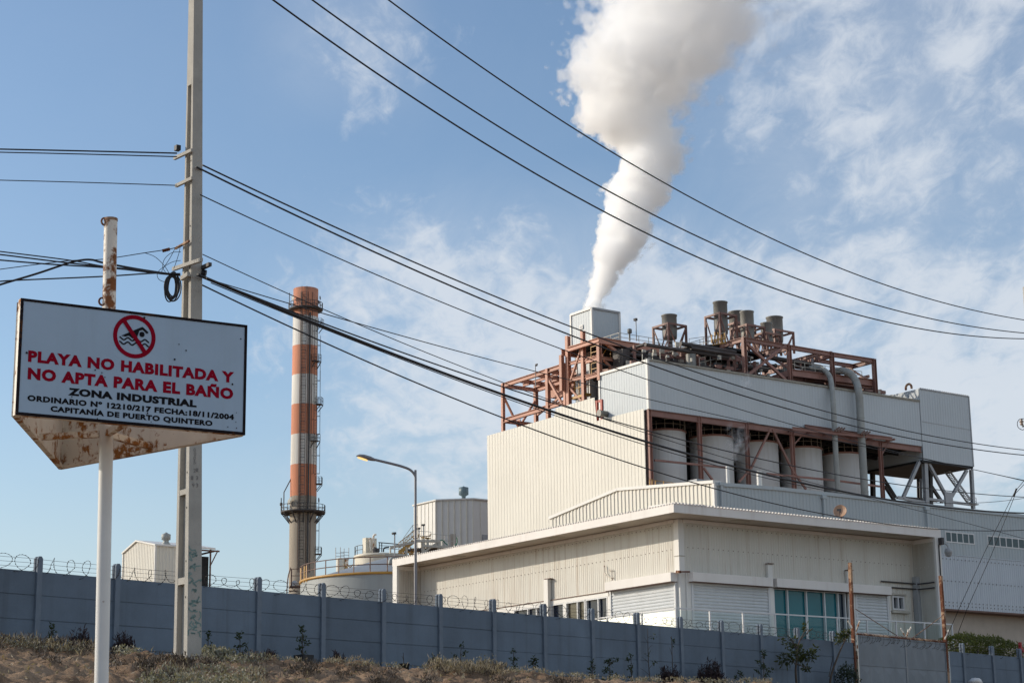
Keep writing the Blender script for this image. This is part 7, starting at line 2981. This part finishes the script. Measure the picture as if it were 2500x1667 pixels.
tree(1946, 'small leafy tree before the fence left of the gate, its top twig sunlit', [(1943, 1650), (1944, 1615), (1950, 1570), (1968, 1535)],
     [[(1944, 1625), (1930, 1605), (1912, 1592)], [(1944, 1612), (1965, 1600), (1986, 1586)], [(1944, 1600), (1940, 1575), (1926, 1560)], [(1945, 1580), (1925, 1552), (1906, 1556)], [(1955, 1560), (1975, 1540), (1985, 1532)], [(1944, 1620), (1968, 1628), (1974, 1632)]],
     [(1918, 1610, 18, 16, 120), (1945, 1592, 16, 20, 130), (1935, 1602, 14, 12, 70), (1962, 1600, 15, 12, 90), (1980, 1598, 14, 14, 90), (1990, 1582, 8, 8, 36), (1924, 1568, 10, 10, 34), (1940, 1568, 8, 10, 30), (1906, 1560, 6, 6, 14), (1968, 1630, 10, 6, 36), (1968, 1531, 8, 9, 34), (1956, 1612, 10, 9, 40)], 51)
tree(2022, 'thin leaning tree left of the gate with a sunlit leafy top above the fence', [(2027, 1660), (2046, 1600), (2062, 1565), (2074, 1545)],
     [[(2062, 1565), (2055, 1555), (2046, 1545)], [(2070, 1552), (2068, 1545), (2060, 1540)], [(2024, 1650), (2030, 1620), (2034, 1600)]],
     [(2050, 1556, 10, 9, 50), (2066, 1545, 9, 8, 50), (2044, 1564, 5, 6, 20), (2058, 1550, 10, 7, 36), (2070, 1540, 6, 5, 18)], 52, n=.6)
# hedge behind the right fence
rg = random.Random(61)
hb = FF.p(FF.a(2390, -1.3, 1590), -1.3, GZ)
hedge = thing('hedge', 'clipped green hedge with sunlit tips behind the right-hand fence', 'hedge', hb)
st, lf = MB(), MB()
for x, y, rx in ((2332, 1578, 22), (2356, 1574, 26), (2386, 1580, 26), (2412, 1580, 26), (2440, 1588, 24), (2464, 1596, 16)):
    c = FF.P(x, y, -1.3)
    s_ = (c - EYE).length / FPX
    st.tube([Vector((c.x, c.y, GZ - .1)), c], [.05, .02], 5)
    for i in range(800):
        v = rdir(rg, .2).normalized() * (.72 + .28 * rg.random())
        v *= 1 + .2 * noise.noise(v * 3 + Vector((x, 0, 0)))
        p = c + FF.d * v.x * rx * s_ + FF.n * v.y * .8 + Z * v.z * 26 * s_
        leaf(lf, p, v + rdir(rg, .4) * .7, rg.uniform(.07, .13), rg.uniform(.035, .06), rg)
    for i in range(500):
        p = c + FF.d * rg.uniform(-rx, rx) * s_ + FF.n * rg.uniform(-.6, .6) - Z * rg.uniform(0, c.z - GZ)
        leaf(lf, p, rdir(rg, .2), rg.uniform(.07, .13), rg.uniform(.035, .06), rg)
part(st, 'stem', MT['bark'], hedge)
part(lf, 'foliage', LM['hedge'], hedge)
m = MB()
rp0 = FF.P(2492, 1600, -.4)
m.bar(rp0, FF.P(2490, 1567, -.4), .09, .09, FN)
m.bar(FF.P(2488, 1572, -.4), FF.P(2499, 1590, -.4), .09, .05, FN)
solo(m, 'red_stake', mat('red_stake_paint', (.38, .03, .03), .6), 'short red stake at the right edge behind the fence', 'stake')
# black pots
b, a = base_at(738, .8)
m = MB()
m.hexa([FF.p(a - .10, .95, b.z - .1), FF.p(a + .16, .95, b.z - .1), FF.p(a + .16, .68, b.z - .1), FF.p(a - .10, .68, b.z - .1)], [FF.p(a - .13, .98, FF.h(738, 1598, .8)[1]), FF.p(a + .19, .98, FF.h(738, 1598, .8)[1]), FF.p(a + .19, .65, FF.h(738, 1598, .8)[1]), FF.p(a - .13, .65, FF.h(738, 1598, .8)[1])])
solo(m, 'plant_pot', MT['soil'], 'black square pot holding the tall narrow sapling', 'plant pot')
b, a = base_at(986, .8)
m = MB()
zt8 = FF.h(986, 1619, .8)[1]
m.lathe(FF.p(a, .8, 0), [(.09, b.z - .1), (.125, zt8 - .03), (.14, zt8 - .03), (.14, zt8)], 16)
solo(m, 'plant_pot', MT['soil'], 'low round black pot with bare twigs in it', 'plant pot')
# ground cover (uncountable): sage-green mats and dry straw on the bank


def brow_point(px, py_off, back=0.0):
    """a point of the bank near the picture column px, py_off pixels below its brow"""
    py = interp(px, BROW) + py_off
    d = ray(px, py)
    lo, hi = 12.0, 60.0
    hd = math.hypot(d.x, d.y)
    prev = None
    r_ = 14.0
    while r_ < 60:
        x, y = d.x / hd * r_, d.y / hd * r_
        if EYE.z + d.z / hd * r_ < ground_z(x, y, True):
            return Vector((x, y, ground_z(x, y, True)))
        r_ += .12
    return None


rg = random.Random(71)
sage, straw, litter, scrub = MB(), MB(), MB(), MB()


def mat_patch(x0, x1, o0, o1, k, mbl, l, w, up, hgt, per=9):
    for i in range(k):
        q = brow_point(rg.uniform(x0, x1), rg.uniform(o0, o1))
        if q is None:
            continue
        hh = hgt * rg.uniform(.4, 1.1)
        for j in range(per):
            leaf(mbl, q + Vector((rg.uniform(-.1, .1), rg.uniform(-.1, .1), rg.uniform(-.02, hh))), rdir(rg, up), l * rg.uniform(.6, 1.3), w * rg.uniform(.7, 1.3), rg)


mat_patch(452, 560, -2, 10, 150, sage, .055, .03, .5, .13)
mat_patch(500, 640, 2, 18, 90, sage, .05, .028, .5, .10)
mat_patch(345, 480, 50, 90, 70, sage, .05, .028, .6, .11)
mat_patch(480, 640, 34, 85, 75, sage, .05, .028, .6, .11)
mat_patch(410, 600, 62, 92, 70, sage, .05, .028, .6, .11)
mat_patch(280, 340, 0, 6, 22, sage, .05, .028, .5, .1)
mat_patch(420, 660, 40, 90, 60, straw, .10, .012, 1.2, .08)
mat_patch(-20, 245, -3, 10, 70, straw, .10, .010, 1.1, .08)
mat_patch(-20, 220, 0, 12, 70, sage, .045, .022, .5, .08)
mat_patch(1050, 1235, -4, 18, 200, straw, .11, .011, 1.3, .11)
mat_patch(1060, 1220, -6, 4, 60, sage, .04, .025, .8, .24, 4)
mat_patch(640, 1040, -3, 5, 80, straw, .07, .010, 1.0, .06)
mat_patch(640, 1040, -3, 5, 90, sage, .04, .02, .4, .05)
mat_patch(1240, 1900, -3, 6, 150, straw, .07, .010, .9, .05)
mat_patch(1240, 1900, -3, 5, 130, sage, .045, .022, .4, .06)
for i in range(46):
    cx_ = rg.uniform(-20, 1600)
    mat_patch(cx_ - rg.uniform(6, 22), cx_ + rg.uniform(6, 22), 6 + rg.uniform(0, 60), 12 + rg.uniform(0, 60), rg.randint(8, 22), scrub, .08, .012, .9, .09)
mat_patch(-20, 250, -4, 8, 90, scrub, .10, .013, 1.0, .10)
mat_patch(450, 660, -3, 14, 70, scrub, .08, .013, .9, .10)
mat_patch(1040, 1240, -2, 16, 90, scrub, .09, .013, 1.0, .09)
for i in range(700):                                     # twigs and clods scattered on the open sand
    q = brow_point(rg.uniform(-20, 1650), rg.uniform(4, 90))
    if q is not None:
        leaf(litter, q + Z * .01, rdir(rg, .1), rg.uniform(.04, .12), rg.uniform(.015, .04), rg)
solo(sage, 'ground_cover', LM['sage'], 'grey-green mats of low beach plants on the sand bank', 'ground cover', kind='stuff', loc=(0, 25, 3))
solo(straw, 'dry_grass', LM['straw'], 'dry straw-coloured grass tufts along the brow of the sand bank', 'dry grass', kind='stuff', loc=(0, 25, 3))
solo(scrub, 'dry_scrub', LM['scrub'], 'low dark brown dry scrub scattered over the sand bank', 'scrub', kind='stuff', loc=(0, 25, 3))
solo(litter, 'plant_debris', LM['straw'], 'scattered dead twigs and leaves on the bare sand', 'plant debris', kind='stuff', loc=(0, 25, 3))
m = MB()
q0 = FF.P(2382, 1664, .8)
vs_, fs_ = [], []
for i in range(7):
    for k in range(12):
        t, f = 2 * math.pi * k / 12, math.pi * i / 6
        rr_ = .20 * (1 + .35 * noise.noise(Vector((math.cos(t) * 2, math.sin(t) * 2, i * .8))))
        vs_.append(q0 + FF.d * rr_ * 1.5 * math.sin(f) * math.cos(t) + FF.n * rr_ * math.sin(f) * math.sin(t) + Z * rr_ * .7 * math.cos(f))
for i in range(6):
    for k in range(12):
        fs_.append((i * 12 + k, i * 12 + (k + 1) % 12, (i + 1) * 12 + (k + 1) % 12, (i + 1) * 12 + k))
m._add(vs_, fs_, True)
solo(m, 'plastic_bag', MT['frame'], 'crumpled pale plastic bag on the ground by the right fence', 'bag')

# ================================================================== STEAM
OUT = [(760, 1416, 1480), (749, 1419, 1480), (691, 1428, 1512), (638, 1432, 1556), (585, 1444, 1602), (531, 1450, 1614), (478, 1470, 1650), (425, 1474, 1672), (390, 1500, 1690), (360, 1492, 1690), (319, 1420, 1686), (266, 1382, 1702),
       (213, 1360, 1775), (159, 1364, 1850), (106, 1378, 1920), (53, 1408, 1965), (0, 1400, 1985), (-80, 1390, 2000), (-160, 1380, 2010)]
YS = TOPC.y
mpp = YS / FPX / math.cos(PITCH) * 1.0
prof_ = []
for py_, x0_, x1_ in OUT:
    p0, p1 = at(x0_, py_, YS), at(x1_, py_, YS)
    prof_.append(((p0.z + p1.z) / 2 - TOPC.z, (p0.x + p1.x) / 2 - TOPC.x, (p1.x - p0.x) / 2))
H0, H1 = prof_[0][0] - 1, prof_[-1][0]
PX0, PX1 = -6.0, 24.0
m = MB()
seg = 28
rings = []
for z_, cx_, r_ in prof_:
    rr = r_ * 1.38 + .9
    rings.append([TOPC + Vector((cx_ + r_ * .12 + rr * math.cos(2 * math.pi * k / seg), rr * math.sin(2 * math.pi * k / seg), z_)) for k in range(seg)])
vs_ = [v for rg_ in rings for v in rg_]
fs_ = [(i * seg + k, i * seg + (k + 1) % seg, (i + 1) * seg + (k + 1) % seg, (i + 1) * seg + k) for i in range(len(rings) - 1) for k in range(seg)]
fs_ += [tuple(range(seg))[::-1], tuple((len(rings) - 1) * seg + k for k in range(seg))]
m._add(vs_, fs_)
vm = bpy.data.materials.new('steam')
vm.use_nodes = True
N = NT(vm.node_tree)
tcn = N.n('ShaderNodeTexCoord')
obv = tcn.outputs['Object']
s3 = N.n('ShaderNodeSeparateXYZ')
N.l(obv, s3.inputs[0])
ox, oy, oz = s3.outputs
t_ = N.rng(oz, H0, H1, 0, 1)


def fcurve(v, pts):
    nd = N.n('ShaderNodeFloatCurve')
    cv_ = nd.mapping.curves[0]
    pts = sorted(pts)
    while len(cv_.points) < len(pts):
        cv_.points.new(.5, .5)
    for p, (x, y) in zip(cv_.points, pts):
        p.location = (x, y)
        p.handle_type = 'AUTO'
    nd.mapping.use_clip = False
    nd.mapping.update()
    N.l(v, nd.inputs['Value'])
    return nd.outputs[0]


RM = 20.0
cxn = fcurve(t_, [((z - H0) / (H1 - H0), (c - PX0) / (PX1 - PX0)) for z, c, r in prof_])
rrn = fcurve(t_, [((z - H0) / (H1 - H0), r / RM) for z, c, r in prof_])
cxv = N.math('ADD', N.math('MULTIPLY', cxn, PX1 - PX0), PX0)
rrv = N.math('MULTIPLY', rrn, RM)
ddx = N.math('DIVIDE', N.math('SUBTRACT', ox, cxv), rrv)
ddy = N.math('DIVIDE', oy, rrv)
dist = N.math('SQRT', N.math('ADD', N.math('MULTIPLY', ddx, ddx), N.math('MULTIPLY', ddy, ddy)))
# billows grow with height
kz = N.math('DIVIDE', 1.0, N.math('ADD', 1.0, N.math('MULTIPLY', oz, .05)))
cbv = N.n('ShaderNodeCombineXYZ')
N.l(N.math('MULTIPLY', ox, kz), cbv.inputs[0])
N.l(N.math('MULTIPLY', oy, kz), cbv.inputs[1])
N.l(N.math('MULTIPLY', N.math('LOGARITHM', N.math('ADD', 1.0, N.math('MULTIPLY', oz, .05)), math.e), 20.0), cbv.inputs[2])
wv = cbv.outputs[0]


def puff(scale, seed):
    wn = N.n('ShaderNodeTexNoise')
    N.l(wv, wn.inputs['Vector'])
    wn.inputs['Scale'].default_value = scale * 1.1
    wn.inputs['Detail'].default_value = 2
    ad = N.n('ShaderNodeVectorMath', operation='MULTIPLY_ADD')
    N.l(wn.outputs['Color'], ad.inputs[0])
    ad.inputs[1].default_value = (.55 / scale,) * 3
    N.l(wv, ad.inputs[2])
    of = N.n('ShaderNodeVectorMath', operation='ADD')
    N.l(ad.outputs[0], of.inputs[0])
    of.inputs[1].default_value = (seed, seed * 2.3, seed * .7)
    vo = N.n('ShaderNodeTexVoronoi')
    vo.feature = 'F1'
    N.l(of.outputs[0], vo.inputs['Vector'])
    vo.inputs['Scale'].default_value = scale
    return N.math('SUBTRACT', .42, vo.outputs['Distance'])


nb3 = N.noise(wv, 3.2, 4, .65, .4)
amp = N.math('ADD', N.math('MULTIPLY', puff(.62, 3.1), 1.0), N.math('ADD', N.math('MULTIPLY', puff(1.5, 7.7), .58), N.math('MULTIPLY', N.math('SUBTRACT', nb3, .5), .58)))
side = N.rng(N.math('ADD', ddx, N.math('MULTIPLY', N.math('SUBTRACT', N.noise(wv, .5, 3), .5), 1.1)), .05, .95, 0.0, 1.0, True)             # the lee side frays out
hi = N.rng(t_, .30, .80, 0, 1, True)
fray = N.math('MULTIPLY', side, N.math('ADD', N.math('MULTIPLY', hi, .75), .25))
edge = N.math('ADD', N.math('SUBTRACT', .92, dist), N.math('MULTIPLY', amp, N.math('ADD', .62, N.math('MULTIPLY', fray, .75))))
den = N.rng(edge, 0.0, N.math('ADD', .10, N.math('MULTIPLY', fray, .75)), 0, 1, True)
rho = N.math('DIVIDE', N.math('ADD', 1.5, N.math('MULTIPLY', 4.8, N.math('SUBTRACT', 1.0, N.math('MULTIPLY', fray, .80)))), rrv)
rho = N.math('MULTIPLY', rho, N.rng(t_, .55, 1.0, 1.0, .45))
hole = N.rng(N.noise(wv, .85, 4, .6, .5), .40, .60, 0, 1, True)
fh = N.math('MULTIPLY', fray, N.math('MULTIPLY', hi, .9))
den = N.math('MULTIPLY', den, N.math('SUBTRACT', 1.0, N.math('MULTIPLY', fh, N.math('SUBTRACT', 1.0, hole))))
den = N.math('MULTIPLY', den, rho)
pv = N.n('ShaderNodeVolumePrincipled')
pv.inputs['Color'].default_value = (.9995, .9995, .9995, 1)
pv.inputs['Anisotropy'].default_value = 0.0
N.l(den, pv.inputs['Density'])
o = N.n('ShaderNodeOutputMaterial')
N.l(pv.outputs[0], o.inputs['Volume'])
vm.cycles.volume_step_rate = 0.35
vm.cycles.homogeneous_volume = False
plume = solo(m, 'steam_plume', vm, 'thick white steam plume rising from the exhaust tower and drifting right', 'steam plume', loc=tuple(TOPC))

# faint wisps by the silos
wm = bpy.data.materials.new('steam_wisp')
wm.use_nodes = True
N = NT(wm.node_tree)
tcn = N.n('ShaderNodeTexCoord')
gv = tcn.outputs['Generated']
ob = tcn.outputs['Object']
mp = N.n('ShaderNodeVectorMath', operation='SUBTRACT')
N.l(gv, mp.inputs[0])
mp.inputs[1].default_value = (.5, .5, .5)
ln = N.n('ShaderNodeVectorMath', operation='LENGTH')
N.l(mp.outputs[0], ln.inputs[0])
nn = N.noise(ob, .7, 5, .6, .6)
dn = N.math('MULTIPLY', N.rng(ln.outputs['Value'], .15, .5, 1, 0, True), N.rng(nn, .46, .68, 0, 1, True))
pv = N.n('ShaderNodeVolumePrincipled')
pv.inputs['Color'].default_value = (.99, .99, .99, 1)
N.l(N.math('MULTIPLY', dn, 1.3), pv.inputs['Density'])
o = N.n('ShaderNodeOutputMaterial')
N.l(pv.outputs[0], o.inputs['Volume'])
for lab, p0, rx, rz in (('faint steam wisp drifting between the second and third silos', PR_.P(1800, 1080, .9), 2.6, 3.4), ('faint steam wisp before the grey cladding below the crossed bracing', PR_.P(1822, 930, 1.6), 1.5, 1.6)):
    m = MB()
    m.lathe(p0, [(.01, -rz)] + [(rx * math.cos(t), rz * math.sin(t)) for t in np.linspace(-1.4, 1.4, 9)] + [(.01, rz)], 14, False)
    # squash along the view so that the wisp stays clear of the wall
    m.v = [tuple(p0 + D_R * (Vector(v) - p0).dot(D_R) - D_L * (Vector(v) - p0).dot(-D_L) * .45 + Z * (Vector(v) - p0).z) for v in m.v]
    solo(m, 'steam_wisp', wm, lab, 'steam', loc=tuple(p0))
